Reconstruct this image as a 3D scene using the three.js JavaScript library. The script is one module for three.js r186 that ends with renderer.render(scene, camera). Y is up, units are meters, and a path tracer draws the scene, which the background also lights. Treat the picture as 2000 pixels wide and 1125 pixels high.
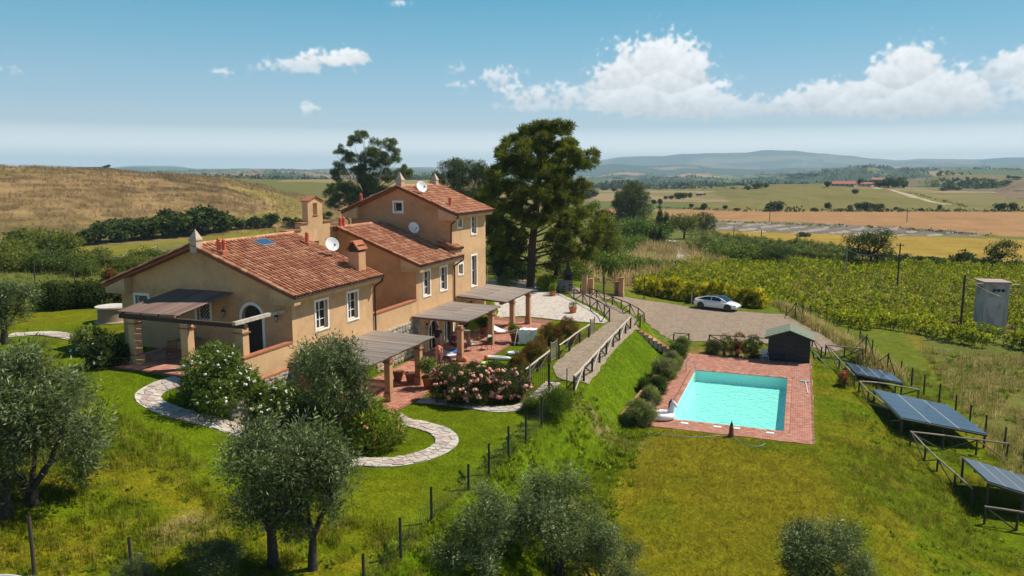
import * as THREE from 'three';
import { mergeGeometries, mergeVertices } from 'three/addons/utils/BufferGeometryUtils.js';
import { TessellateModifier } from 'three/addons/modifiers/TessellateModifier.js';
import { RoundedBoxGeometry } from 'three/addons/geometries/RoundedBoxGeometry.js';
import { MarchingCubes } from 'three/addons/objects/MarchingCubes.js';

// ------------------------------------------------------------ camera, sky, sun, air, exposure
const scene = new THREE.Scene();
const YAW = THREE.MathUtils.degToRad(20.5), PITCH = -Math.atan(227.5 / 1500), EYE = 14.3;
const camera = new THREE.PerspectiveCamera(41.112, 2000 / 1125, 0.5, 60000);
camera.rotation.order = 'YXZ';
camera.position.set(0, EYE, 0);
camera.rotation.set(PITCH, YAW, 0);
const renderer = new THREE.WebGLRenderer({ antialias: true });
renderer.toneMapping = THREE.LinearToneMapping;
renderer.toneMappingExposure = 1.25;
renderer.shadowMap.enabled = true;

const SUN_DIR = new THREE.Vector3(1.13, 1.95, -0.92).normalize();
const SUN_POWER = 5.0, SKY_POWER = 0.92;
const sun = new THREE.DirectionalLight(new THREE.Color(1.0, 0.92, 0.79), SUN_POWER);
sun.name = 'sun';
sun.position.copy(SUN_DIR).multiplyScalar(150).add(new THREE.Vector3(-12, 0, -55));
sun.target.position.set(-12, 0, -55);
sun.castShadow = true;
sun.shadow.mapSize.set(4096, 4096);
Object.assign(sun.shadow.camera, { left: -90, right: 90, top: 90, bottom: -90, near: 1, far: 400 });
scene.add(sun, sun.target);
scene.fog = new THREE.FogExp2(new THREE.Color().setRGB(0.58, 0.83, 1.0), 0.00012);

// ------------------------------------------------------------ small maths
function rng(seed) { let a = seed >>> 0; return () => { a = (a + 0x6D2B79F5) | 0; let t = Math.imul(a ^ (a >>> 15), 1 | a); t = (t + Math.imul(t ^ (t >>> 7), 61 | t)) ^ t; return ((t ^ (t >>> 14)) >>> 0) / 4294967296; }; }
const { clamp, lerp } = THREE.MathUtils;
const sst = (a, b, x) => { const t = clamp((x - a) / (b - a), 0, 1); return t * t * (3 - 2 * t); };
const lin = (a, b, x) => clamp((x - a) / (b - a), 0, 1);
const hash2 = (x, y) => { let h = Math.imul(x, 374761393) + Math.imul(y, 668265263) | 0; h = Math.imul(h ^ (h >>> 13), 1274126177); return ((h ^ (h >>> 16)) >>> 0) / 4294967296; };
function vnoise(x, y) { const ix = Math.floor(x), iy = Math.floor(y); let u = x - ix, v = y - iy; u = u * u * (3 - 2 * u); v = v * v * (3 - 2 * v); return lerp(lerp(hash2(ix, iy), hash2(ix + 1, iy), u), lerp(hash2(ix, iy + 1), hash2(ix + 1, iy + 1), u), v); }
function fbm(x, y, n = 4) { let s = 0, a = 0.5, t = 0; for (let i = 0; i < n; i++) { s += a * vnoise(x, y); t += a; a *= 0.5; x = x * 2.03 + 17.3; y = y * 2.03 + 9.1; } return s / t; }
function curve(pts, x) { if (x <= pts[0][0]) return pts[0][1]; for (let i = 1; i < pts.length; i++) if (x <= pts[i][0]) { const t = (x - pts[i - 1][0]) / (pts[i][0] - pts[i - 1][0]); return lerp(pts[i - 1][1], pts[i][1], t * t * (3 - 2 * t)); } return pts[pts.length - 1][1]; }
function curveL(pts, x) { if (x <= pts[0][0]) return pts[0][1]; for (let i = 1; i < pts.length; i++) if (x <= pts[i][0]) return lerp(pts[i - 1][1], pts[i][1], (x - pts[i - 1][0]) / (pts[i][0] - pts[i - 1][0])); return pts[pts.length - 1][1]; }
const inPoly = (p, x, z) => { let r = false; for (let i = 0, j = p.length - 1; i < p.length; j = i++) if ((p[i][1] > z) !== (p[j][1] > z) && x < (p[j][0] - p[i][0]) * (z - p[i][1]) / (p[j][1] - p[i][1]) + p[i][0]) r = !r; return r; };
const polyDist = (line, x, z) => { let d = 1e9; for (let i = 1; i < line.length; i++) { const [ax, az] = line[i - 1], [bx, bz] = line[i], t = clamp(((x - ax) * (bx - ax) + (z - az) * (bz - az)) / ((bx - ax) ** 2 + (bz - az) ** 2), 0, 1); d = Math.min(d, Math.hypot(x - ax - t * (bx - ax), z - az - t * (bz - az))); } return d; };

// surveying: the direction in which a point of the 2000 x 1125 photograph lies, seen from where it was taken
const sY = Math.sin(YAW), cY = Math.cos(YAW), sP = Math.sin(-PITCH), cP = Math.cos(PITCH);
const FW = [-sY * cP, -sP, -cY * cP], UPV = [-sY * sP, cP, -cY * sP], RT = [cY, 0, -sY];
const ray = (px, py) => { const u = (px - 1000) / 1500, v = (py - 562.5) / 1500; return [0, 1, 2].map((i) => FW[i] + RT[i] * u - UPV[i] * v); };
const onY = (px, py, y) => { const d = ray(px, py), t = (y - EYE) / d[1]; return [d[0] * t, y, d[2] * t]; };

// ------------------------------------------------------------ sky: air and clouds on the whole dome
{
  const W = 4096, H = 2048, data = new Float32Array(W * H * 4), R = rng(11);
  const toAng = (px, py) => { const d = ray(px, py), l = Math.hypot(d[0], d[2]); return [Math.atan2(d[0], -d[2]) * 57.29578 + 20.5, Math.atan2(d[1], l) * 57.29578]; };
  const blobs = [];
  for (const [x, y, rx, ry, k = 1] of [
    [1268, 118, 62, 52], [1215, 150, 62, 44], [1335, 128, 52, 48], [1250, 190, 95, 42], [1350, 198, 90, 34], [1200, 195, 40, 25], [1300, 160, 70, 40],
    [1440, 208, 70, 20, .75], [1530, 203, 56, 22, .85], [1605, 185, 40, 28], [1650, 202, 56, 24, .9], [1420, 222, 110, 12, .5], [1700, 205, 80, 24],
    [1783, 128, 46, 44], [1740, 148, 42, 36], [1835, 172, 56, 36], [1705, 180, 46, 30], [1880, 190, 40, 26], [1800, 195, 90, 30],
    [1962, 132, 46, 20, .8], [2000, 118, 36, 22, .9], [1985, 195, 46, 30, .7], [1955, 165, 22, 14, .5], [2060, 150, 60, 40, .8],
    [890, 135, 32, 12, .6], [905, 168, 28, 15, .7], [975, 152, 42, 22, .75], [1025, 185, 58, 28, .85], [1100, 190, 46, 24, .8], [1060, 210, 90, 14, .6], [1140, 185, 22, 16, .5],
    [560, 128, 42, 13, .7], [640, 116, 66, 19, .95], [692, 112, 26, 19, .9], [495, 135, 22, 12, .4], [612, 215, 26, 13, .9], [598, 203, 12, 10, .6], [433, 143, 18, 17, .7], [590, 135, 50, 12, .6],
    [25, 138, 36, 14, .55], [20, 262, 20, 8, .5], [485, 285, 12, 7, .35], [780, 6, 34, 10, .7], [345, 216, 34, 7, .25], [105, 262, 60, 9, .3], [240, 300, 120, 9, .3], [570, 300, 40, 10, .35], [1440, 150, 26, 14, .3], [860, 310, 60, 6, .3], [1480, 303, 60, 5, .4], [1700, 300, 50, 5, .4], [1240, 300, 90, 6, .3]]) {
    const [a, e] = toAng(x, y); blobs.push([a, e, rx * 0.036, ry * 0.0335, k]);
  }
  for (let i = 0; i < 90; i++) {            // the same fair-weather clouds all the way round
    const a = 42 + R() * 276, e = 1.5 + R() ** 1.6 * 22, s = 0.6 + R() * 1.4, n = 2 + Math.floor(R() * 4);
    for (let j = 0; j < n; j++) blobs.push([a + (R() - 0.5) * 5 * s, e + R() * 0.9 * s, (1.2 + R() * 1.6) * s, (0.6 + R() * 0.9) * s, 0.6 + R() * 0.4]);
  }
  for (let i = 0; i < 14; i++) blobs.push([-20 + R() * 40, 17 + R() * 12, 1 + R() * 2.4, 0.5 + R() * 0.8, 0.7]);
  const stops = [[-90, 1.75, 1.7, 1.6], [0, 1.75, 1.7, 1.6], [1.3, 1.45, 1.48, 1.42], [3.2, 0.54, 0.68, 0.75], [5, 0.37, 0.57, 0.70], [7, 0.27, 0.50, 0.66], [9, 0.185, 0.44, 0.61], [12.5, 0.085, 0.345, 0.535], [20, 0.05, 0.22, 0.40], [40, 0.04, 0.13, 0.28], [90, 0.03, 0.10, 0.23]];
  const sunAz = Math.atan2(SUN_DIR.x, -SUN_DIR.z), col = [0, 0, 0];
  for (let row = 0; row < H; row++) {
    const el = ((row + 0.5) / H - 0.5) * 180; let k = 1; while (k < stops.length - 1 && stops[k][0] < el) k++;
    const t = clamp((el - stops[k - 1][0]) / (stops[k][0] - stops[k - 1][0]), 0, 1);
    const live = el > -0.5 && el < 34 ? blobs.filter((b) => Math.abs(el - b[1]) < b[3] * 2) : [];
    for (let c = 0; c < W; c++) {
      const round = ((c + 0.5) / W - 0.5) * 2 * Math.PI;
      let az = Math.atan2(Math.cos(round), -Math.sin(round)) * 57.29578 + 20.5; if (az < -140) az += 360;
      const toSun = 0.78 + 0.32 * (0.5 + 0.5 * (Math.cos((az - 70) / 57.29578) * Math.cos((el) / 57.29578) * 0.61 + Math.sin(el / 57.29578) * 0.79)); for (let i = 0; i < 3; i++) col[i] = toSun * lerp(stops[k - 1][i + 1], stops[k][i + 1], t);
      if (live.length) {
        let f = 0, top = 0, near = null;
        for (const b of live) { const da = az - b[0]; if (Math.abs(da) > b[2] * 2) continue; const q = (da / b[2]) ** 2 + ((el - b[1]) / b[3]) ** 2; if (q < 3.2) { const g = b[4] * Math.exp(-q * 0.9); f += g * 0.75; if (g > top) { top = g; near = b; } } }
        if (near) {
          const wx = az + (fbm(az * 0.8, el * 0.8 + 40, 3) - 0.5) * 1.2, wy = el + (fbm(az * 0.8 + 70, el * 0.8, 3) - 0.5) * 1.0;
          const puff = 1 - Math.abs(2 * fbm(wx * 1.05, wy * 1.25, 6) - 1), det = fbm(az * 3.1, el * 3.6, 5);
          const d = f + 0.85 * (puff - 0.72) + 0.8 * (det - 0.52) - 0.36;
          const alpha = sst(0.0, el > near[1] ? 0.36 : 0.55, d) * clamp(near[4] * 1.04, 0, 0.95);
          if (alpha > 0) {
            const up = clamp((el - near[1]) / near[3], -1.2, 1.2), thick = sst(0.1, 0.75, d);
            const lum = 0.80 + 0.10 * up + 0.16 * (puff - 0.7) - 0.10 * thick * (up < 0.2 ? 0.2 - up : 0) + 0.20 * (det - 0.5) + 0.06 * thick;
            const hz = sst(8, 1, el) * 0.5, cl = [lum * 0.985, lum * 0.995, lum * 1.01];
            for (let i = 0; i < 3; i++) col[i] = lerp(col[i], lerp(cl[i], col[i], hz * 0.5), alpha);
          }
        }
      }
      const o = (row * W + c) * 4; data[o] = col[0]; data[o + 1] = col[1]; data[o + 2] = col[2]; data[o + 3] = 1;
    }
  }
  const tex = new THREE.DataTexture(data, W, H, THREE.RGBAFormat, THREE.FloatType);
  tex.mapping = THREE.EquirectangularReflectionMapping; tex.magFilter = THREE.LinearFilter; tex.needsUpdate = true;
  scene.background = tex; scene.environment = tex;
  scene.backgroundIntensity = SKY_POWER; scene.environmentIntensity = SKY_POWER;
}

// ------------------------------------------------------------ building helpers
const names = new Map();
const numbered = (n) => { const k = names.get(n) ?? 0; names.set(n, k + 1); return k ? `${n}_${String(k).padStart(3, '0')}` : n; };
function tag(o, label, category, group) { o.userData.label = label; o.userData.category = category; if (group) o.userData.group = group; return o; }
function thing(name, label, category, pos = [0, 0, 0], turn = 0, group) { const o = new THREE.Group(); o.name = numbered(name); o.position.set(...pos); o.rotation.y = turn; scene.add(o); return tag(o, label, category, group); }
function mesh(name, geo, mat, parent) { const m = new THREE.Mesh(Array.isArray(geo) ? merge(geo) : geo, mat); m.name = parent ? name : numbered(name); m.castShadow = m.receiveShadow = true; (parent ?? scene).add(m); return m; }
function struct(name, geo, mat) { const m = mesh(name, geo, mat); m.userData.kind = 'structure'; return m; }
function copyOf(o, pos, turn, label, scale) { const c = o.clone(); c.name = numbered(o.name.replace(/_\d{3}$/, '')); if (pos) c.position.set(...pos); if (turn !== undefined) c.rotation.y = turn; if (scale) c.scale.setScalar(scale); if (label) c.userData = { ...c.userData, label }; scene.add(c); return c; }
function merge(list) { const l = list.map((g) => { let q = g.index ? g.toNonIndexed() : g; for (const k of Object.keys(q.attributes)) if (!['position', 'normal', 'uv'].includes(k)) q.deleteAttribute(k); if (!q.attributes.uv) q.setAttribute('uv', new THREE.BufferAttribute(new Float32Array(q.attributes.position.count * 2), 2)); return q; }); return l.length === 1 ? l[0] : mergeGeometries(l); }
const V3 = (x, y, z) => new THREE.Vector3(x, y, z), M4 = () => new THREE.Matrix4();
// box given by its lower and upper corner, uv in metres
function box(x0, y0, z0, x1, y1, z1) { const w = Math.abs(x1 - x0), h = Math.abs(y1 - y0), d = Math.abs(z1 - z0), g = new THREE.BoxGeometry(w, h, d), uv = g.attributes.uv, s = [[d, h], [d, h], [w, d], [w, d], [w, h], [w, h]]; for (let i = 0; i < 24; i++) uv.setXY(i, uv.getX(i) * s[i >> 2][0], uv.getY(i) * s[i >> 2][1]); g.translate((x0 + x1) / 2, (y0 + y1) / 2, (z0 + z1) / 2); return g; }
const cbox = (w, h, d, x = 0, y = 0, z = 0) => box(x - w / 2, y - h / 2, z - d / 2, x + w / 2, y + h / 2, z + d / 2);
function rbox(w, h, d, r, x = 0, y = 0, z = 0) { const g = new RoundedBoxGeometry(w, h, d, 2, r); g.translate(x, y, z); return g; }
const UPY = V3(0, 1, 0);
function rod(a, b, r0, r1 = r0, n = 7, caps = true) { const A = V3(...a), B = V3(...b), d = B.clone().sub(A), g = new THREE.CylinderGeometry(r1, r0, d.length(), n, 1, !caps); g.applyQuaternion(new THREE.Quaternion().setFromUnitVectors(UPY, d.normalize())); g.translate((A.x + B.x) / 2, (A.y + B.y) / 2, (A.z + B.z) / 2); return g; }
// a tapering, slightly wandering limb through points [x, y, z, r]
function limb(pts, sides = 7) {
  const pos = [], uv = [], idx = []; let up = V3(0.13, 0.2, 1).normalize();
  for (let i = 0; i < pts.length; i++) {
    const a = pts[Math.max(0, i - 1)], b = pts[Math.min(pts.length - 1, i + 1)], d = V3(b[0] - a[0], b[1] - a[1], b[2] - a[2]).normalize();
    const s = V3().crossVectors(d, up).normalize(), t = V3().crossVectors(s, d); up = V3().crossVectors(d, s).negate().lerp(t, 0);
    for (let j = 0; j <= sides; j++) { const q = j / sides * 6.28319, c = Math.cos(q) * pts[i][3], e = Math.sin(q) * pts[i][3]; pos.push(pts[i][0] + s.x * c + t.x * e, pts[i][1] + s.y * c + t.y * e, pts[i][2] + s.z * c + t.z * e); uv.push(j / sides, i * 0.5); }
  }
  const n = sides + 1; for (let i = 0; i < pts.length - 1; i++) for (let j = 0; j < sides; j++) { const k = i * n + j; idx.push(k, k + 1, k + n, k + 1, k + n + 1, k + n); }
  const g = new THREE.BufferGeometry(); g.setAttribute('position', new THREE.Float32BufferAttribute(pos, 3)); g.setAttribute('uv', new THREE.Float32BufferAttribute(uv, 2)); g.setIndex(idx); g.computeVertexNormals(); return g;
}
const lathe = (pts, n = 20) => new THREE.LatheGeometry(pts.map(([r, y]) => new THREE.Vector2(r, y)), n);
function planks(geo, sx = 1, sy = 1) { const u = geo.attributes.uv; for (let i = 0; i < u.count; i++) u.setXY(i, u.getX(i) * sx, u.getY(i) * sy); return geo; }
// colours: real base colours, linear
const rgb = (r, g, b) => new THREE.Color().setRGB(r, g, b);
function tileTex(size, fn, srgb = true) { const d = new Uint8Array(size * size * 4); for (let y = 0; y < size; y++) for (let x = 0; x < size; x++) { const c = fn(x / size, y / size), o = (y * size + x) * 4; for (let i = 0; i < 3; i++) { const v = clamp(c[i], 0, 1); d[o + i] = Math.round(255 * (srgb ? (v <= 0.0031308 ? v * 12.92 : 1.055 * v ** (1 / 2.4) - 0.055) : v)); } d[o + 3] = 255; } const t = new THREE.DataTexture(d, size, size); if (srgb) t.colorSpace = THREE.SRGBColorSpace; t.wrapS = t.wrapT = THREE.RepeatWrapping; t.magFilter = THREE.LinearFilter; t.minFilter = THREE.LinearMipmapLinearFilter; t.needsUpdate = true; return t; }
// noise that repeats after `per` cells
function pnoise(x, y, per) { const ix = Math.floor(x), iy = Math.floor(y), m = (a) => ((a % per) + per) % per; let u = x - ix, v = y - iy; u = u * u * (3 - 2 * u); v = v * v * (3 - 2 * v); return lerp(lerp(hash2(m(ix), m(iy)), hash2(m(ix + 1), m(iy)), u), lerp(hash2(m(ix), m(iy + 1)), hash2(m(ix + 1), m(iy + 1)), u), v); }
function pfbm(u, v, per, n = 4) { let s = 0, a = 0.5, t = 0; for (let i = 0; i < n; i++) { s += a * pnoise(u * per, v * per, per); t += a; a *= 0.55; per *= 2; } return s / t; }
const rep = (t, sx, sy = sx) => { const c = t.clone(); c.repeat.set(sx, sy); c.needsUpdate = true; return c; };
// ------------------------------------------------------------ the lie of the land
const colOf = (x, z) => { const a = Math.atan2(x, -z) + YAW; return Math.abs(a) > 1.25 ? (a > 0 ? 5600 : -3600) : 1000 + 1517 * Math.tan(a); };   // bearing, as a column of the survey
const crestY = (c, row, r) => { const d = ray(c, row); return EYE + r * d[1] / Math.hypot(d[0], d[2]); };
const RIDGES = [   // near side foot, crest and far foot (distances), crest line, roughness
  { r: [185, 335, 560], n: 0.25, p: [[-900, 332], [-300, 322], [0, 325], [60, 326], [140, 329], [200, 333], [300, 339], [430, 347], [500, 361], [560, 377], [640, 396], [720, 415], [800, 440], [900, 470]] },
  { r: [420, 720, 1000], n: 2, p: [[-600, 352], [0, 344], [200, 343], [330, 343], [400, 347], [550, 351], [650, 351], [800, 352], [900, 350], [1000, 360], [1100, 380], [1180, 400]] },
  { r: [700, 900, 1100], n: 1.5, p: [[60, 350], [110, 333], [150, 327], [200, 326], [250, 332], [300, 343], [340, 356]] },
  { r: [420, 850, 1300], n: 4.5, p: [[1120, 400], [1200, 392], [1300, 384], [1380, 376], [1450, 367], [1530, 362], [1640, 361], [1720, 363], [1780, 370], [1850, 381], [1940, 393], [2000, 399], [2300, 412]] },
  { r: [700, 1150, 1500], n: 5, p: [[1780, 400], [1850, 388], [1920, 374], [2000, 356], [2200, 346], [2600, 350]] },
  { r: [1050, 1500, 2000], n: 7, p: [[1450, 378], [1560, 368], [1680, 362], [1740, 355], [1800, 348], [1860, 342], [1930, 341], [2000, 343], [2400, 350], [3000, 345]] },
  { r: [1000, 1700, 2300], n: 13, p: [[-2000, 345], [0, 350], [700, 350], [860, 348], [1000, 362], [1140, 372], [1210, 361], [1300, 367], [1340, 361], [1400, 362], [1470, 365], [1600, 372]] },
  { r: [2200, 3000, 3900], n: 26, p: [[-2000, 338], [0, 342], [260, 344], [420, 341], [520, 340], [640, 343], [900, 342], [1000, 352], [1100, 352], [1240, 352], [1330, 350], [1440, 353], [1500, 348], [1555, 341], [1610, 335], [1650, 331], [1690, 327], [1740, 331], [1800, 333], [1900, 331], [2000, 333], [2500, 338]] },
  { r: [3700, 5000, 6400], n: 42, p: [[-2000, 334], [0, 338], [250, 336], [420, 333], [700, 336], [900, 337], [1060, 346], [1150, 347], [1215, 339], [1300, 346], [1370, 340], [1440, 344], [1500, 336], [1560, 335], [1640, 340], [1760, 334], [2000, 331], [2600, 334]] },
  { r: [6000, 7600, 9000], n: 46, p: [[-2500, 330], [60, 333], [200, 328], [280, 325], [340, 326], [400, 331], [470, 329], [600, 333], [700, 330], [800, 328], [900, 332], [1000, 333], [1150, 326], [1200, 322], [1260, 325], [1330, 323], [1420, 328], [1500, 330], [1700, 326], [2000, 324], [3000, 328]] },
  { r: [9500, 12500, 14600], n: 70, p: [[-3000, 326], [100, 331], [200, 327], [270, 321], [330, 322], [390, 328], [480, 329], [600, 331], [690, 327], [800, 325], [900, 330], [1040, 330], [1130, 323], [1170, 313], [1225, 307], [1290, 307], [1330, 302], [1400, 301], [1450, 300], [1500, 294], [1545, 295], [1600, 300], [1655, 303], [1700, 308], [1760, 312], [1800, 310], [1900, 311], [2000, 308], [2400, 318], [3600, 325]] },
];
const floorY = (r, c) => { const right = sst(780, 1150, c), a = r < 300 ? lerp(-1.7, -6, sst(85, 300, r)) : lerp(-6, -44, sst(800, 2300, r)), b = r < 600 ? lerp(4.2, -3, sst(95, 215, r)) : lerp(-3, -40, sst(600, 2200, r)); return lerp(b, a, right); };
const crestX = (z) => z > -60 ? curveL([[-60, -12.0], [-50, -11.7], [-40, -11.25], [-20, -11.4]], z) : curveL([[-82, -24.4], [-78, -21.6], [-70, -15.9], [-60.4, -11.8]], z);
function yardY(x, z) {
  const slope = lerp(2.35, 4.9, lin(-17, -29, x)), terrace = 2.33 - 0.75 * sst(-66, -81, z);
  const shelf = lerp(lerp(terrace, 4.9, lin(-23.28, -23.5, x)), terrace + 0.2, sst(-46, -38, x) * sst(-57, -60, z));
  let up = lerp(slope, shelf, sst(-25.6, -27.6, z));
  if (x < -30) up += 0.9 * sst(-40, -62, x) * 0.0;
  const lotEdge = lerp(-1.0, 3.5, clamp((z + 79.9) / 14.4, -0.6, 1.2)), lot = (0.3 + 1.2 * sst(-12, -21, x)) - 1.9 * sst(lotEdge + 0.2, lotEdge + 5, x) - 1.6 * sst(-82, -100, z);
  const pool = -1.45 * sst(2.4, 8.6, x) - 0.25 * sst(8, 14, x) - 0.5 * sst(-36, -18, z) * sst(-9, -2, x);
  const low = lerp(pool, lot, sst(-62.1, -63.4, z));
  const cx = crestX(z), w = z > -60 ? lerp(2.6, 4.2, sst(-34, -20, z)) : lerp(2.5, 3.0, sst(-60, -80, z)), t = lin(cx, cx + w, x);
  return lerp(up, low, lerp(t, t * t * (3 - 2 * t), 0.5)) + (t > 0 && t < 1 ? 0.10 * (fbm(x * 0.8, z * 0.8, 3) - 0.5) * sst(-44, -38, z) * 4 * t * (1 - t) : 0);
}
const layerAt = { k: -1 };
function H(x, z) {
  const r = Math.hypot(x, z), c = colOf(x, z); layerAt.k = -1;
  const fl = floorY(r, c); let h = r > 150 ? fl : lerp(yardY(x, z), fl, sst(88, 150, r));
  if (r > 180) for (let i = 0; i < RIDGES.length; i++) {
    const L = RIDGES[i], [a, b, e] = L.r; if (r <= a || r >= e || c < L.p[0][0] || c > L.p[L.p.length - 1][0]) continue;
    const s = r < b ? sst(a, b, r) : 1 - sst(b, e, r); if (s <= 0) continue;
    const top = crestY(clamp(c, -1500, 3500), curve(L.p, c), b), y = fl + (top - fl) * s + L.n * (fbm(x / (L.n * 17), z / (L.n * 17), 4) - 0.5) * (s < 0.25 ? s * 4 : 1) * (i < 2 ? 1 : 1.6) * (1 - (r > b * 0.96 && r < b * 1.04 ? 0.4 : 0));
    if (y > h) { h = y; layerAt.k = i; }
  }
  return h;
}
// where the line of sight through a point of the survey meets the land
function hit(px, py) {
  const d = ray(px, py); let t0 = 6, t = 6, best = -1e9, tb = 6, met = false;
  while (t0 < 13500) { t = t0 * 1.012 + 0.05; const y = EYE + d[1] * t, h = H(d[0] * t, d[2] * t); if (y < h) { met = true; break; } if (t < 6000 && (h - y) / t > best) { best = (h - y) / t; tb = t; } t0 = t; }
  if (met) for (let i = 0; i < 18; i++) { const m = (t0 + t) / 2; if (EYE + d[1] * m < H(d[0] * m, d[2] * m)) t = m; else t0 = m; } else t = tb;   // just over a crest: stand on the crest
  return [d[0] * t, H(d[0] * t, d[2] * t), d[2] * t];
}
const ground = (x, z) => [x, H(x, z), z];
const pxPoly = (p) => p.map(([x, y]) => { const q = hit(x, y); return [q[0], q[2]]; });

// ------------------------------------------------------------ ground textures
const grassTex = tileTex(512, (u, v) => { const a = pfbm(u, v, 90, 3), b = pfbm(u + 0.37, v + 0.11, 14, 3), k = 0.20 + 0.62 * a + 0.30 * b; return [k * 0.97, k, k * 0.82]; });
const grassBump = tileTex(512, (u, v) => { const k = pfbm(u, v, 70, 4); return [k, k, k]; }, false);
const gravelTex = tileTex(512, (u, v) => { const a = pnoise(u * 170, v * 170, 170), b = pfbm(u, v, 20, 4), k = 0.42 + 0.40 * a + 0.55 * (b - 0.5), w = pnoise(u * 128 + 3, v * 128, 128) > 0.86 ? 0.22 : 0; return [k + w, k * 0.97 + w, k * 0.93 + w]; });
const gravelBump = tileTex(512, (u, v) => { const k = pnoise(u * 170, v * 170, 170) * 0.7 + pfbm(u, v, 24, 3) * 0.3; return [k, k, k]; }, false);
const fieldTex = tileTex(512, (u, v) => { const a = pfbm(u, v, 40, 4), b = pfbm(u + 0.2, v + 0.7, 8, 3), k = 0.45 + 0.45 * a + 0.18 * b; return [k, k * 0.985, k * 0.95]; });

// ------------------------------------------------------------ what grows or lies where (base colours)
const FIELDS = [
  { p: pxPoly([[1370, 449], [1560, 456], [1760, 461], [2060, 470], [2060, 516], [1890, 506], [1760, 498], [1640, 486], [1560, 474], [1470, 466]]), c: [0.27, 0.185, 0.035], k: 0.30, s: 9 },
  { p: pxPoly([[1365, 433], [1480, 434], [1620, 437], [1760, 444], [1880, 452], [1935, 460], [1760, 461], [1560, 456], [1385, 448]]), c: [0.155, 0.125, 0.105], k: 0.5, s: 6, rows: 1 },
  { p: pxPoly([[1275, 409], [1500, 410], [1700, 412], [2080, 413], [2080, 468], [1935, 459], [1880, 452], [1740, 443], [1560, 434], [1380, 431], [1310, 421]]), c: [0.29, 0.165, 0.075], k: 0.22, s: 14 },
  { p: pxPoly([[120, 492], [240, 478], [380, 466], [560, 446], [660, 440], [665, 452], [420, 472], [300, 488], [160, 508]]), c: [0.165, 0.155, 0.022], k: 0.2, s: 6 },
  { p: pxPoly([[440, 362], [560, 384], [640, 402], [650, 425], [560, 430], [520, 440], [400, 430], [470, 420], [560, 408]]), c: [0.21, 0.165, 0.05], k: 0.5, s: 5 },
  { p: pxPoly([[1240, 541], [1440, 505], [1640, 517], [2060, 528], [2200, 560], [2100, 700], [1960, 660], [1700, 640], [1560, 590], [1360, 560]]), c: [0.15, 0.11, 0.055], k: 0.4, s: 3 },
  { p: pxPoly([[1150, 560], [1260, 515], [1420, 500], [1440, 508], [1300, 545], [1220, 575]]), c: [0.19, 0.125, 0.075], k: 0.4, s: 4 },
];
for (const f of FIELDS) { f.b = [Math.min(...f.p.map((q) => q[0])), Math.max(...f.p.map((q) => q[0])), Math.min(...f.p.map((q) => q[1])), Math.max(...f.p.map((q) => q[1]))]; }
const TRACKS = [pxPoly([[262, 336], [330, 350], [400, 362], [470, 378], [540, 392]]), pxPoly([[1710, 366], [1760, 376], [1800, 388], [1850, 398], [1890, 404]])];
const PAL = [[0.30, 0.20, 0.11], [0.26, 0.19, 0.085], [0.14, 0.14, 0.05], [0.075, 0.11, 0.035], [0.33, 0.215, 0.135], [0.20, 0.15, 0.07], [0.22, 0.14, 0.095], [0.10, 0.15, 0.03]];
function voronoi(x, z, s) { x /= s; z /= s; const ix = Math.floor(x), iz = Math.floor(z); let best = 9, id = 0; for (let i = -1; i < 2; i++) for (let j = -1; j < 2; j++) { const a = ix + i, b = iz + j, d = (a + hash2(a, b + 91) - x) ** 2 + (b + hash2(a + 57, b) - z) ** 2; if (d < best) { best = d; id = hash2(a + 13, b + 7); } } return id; }
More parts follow.
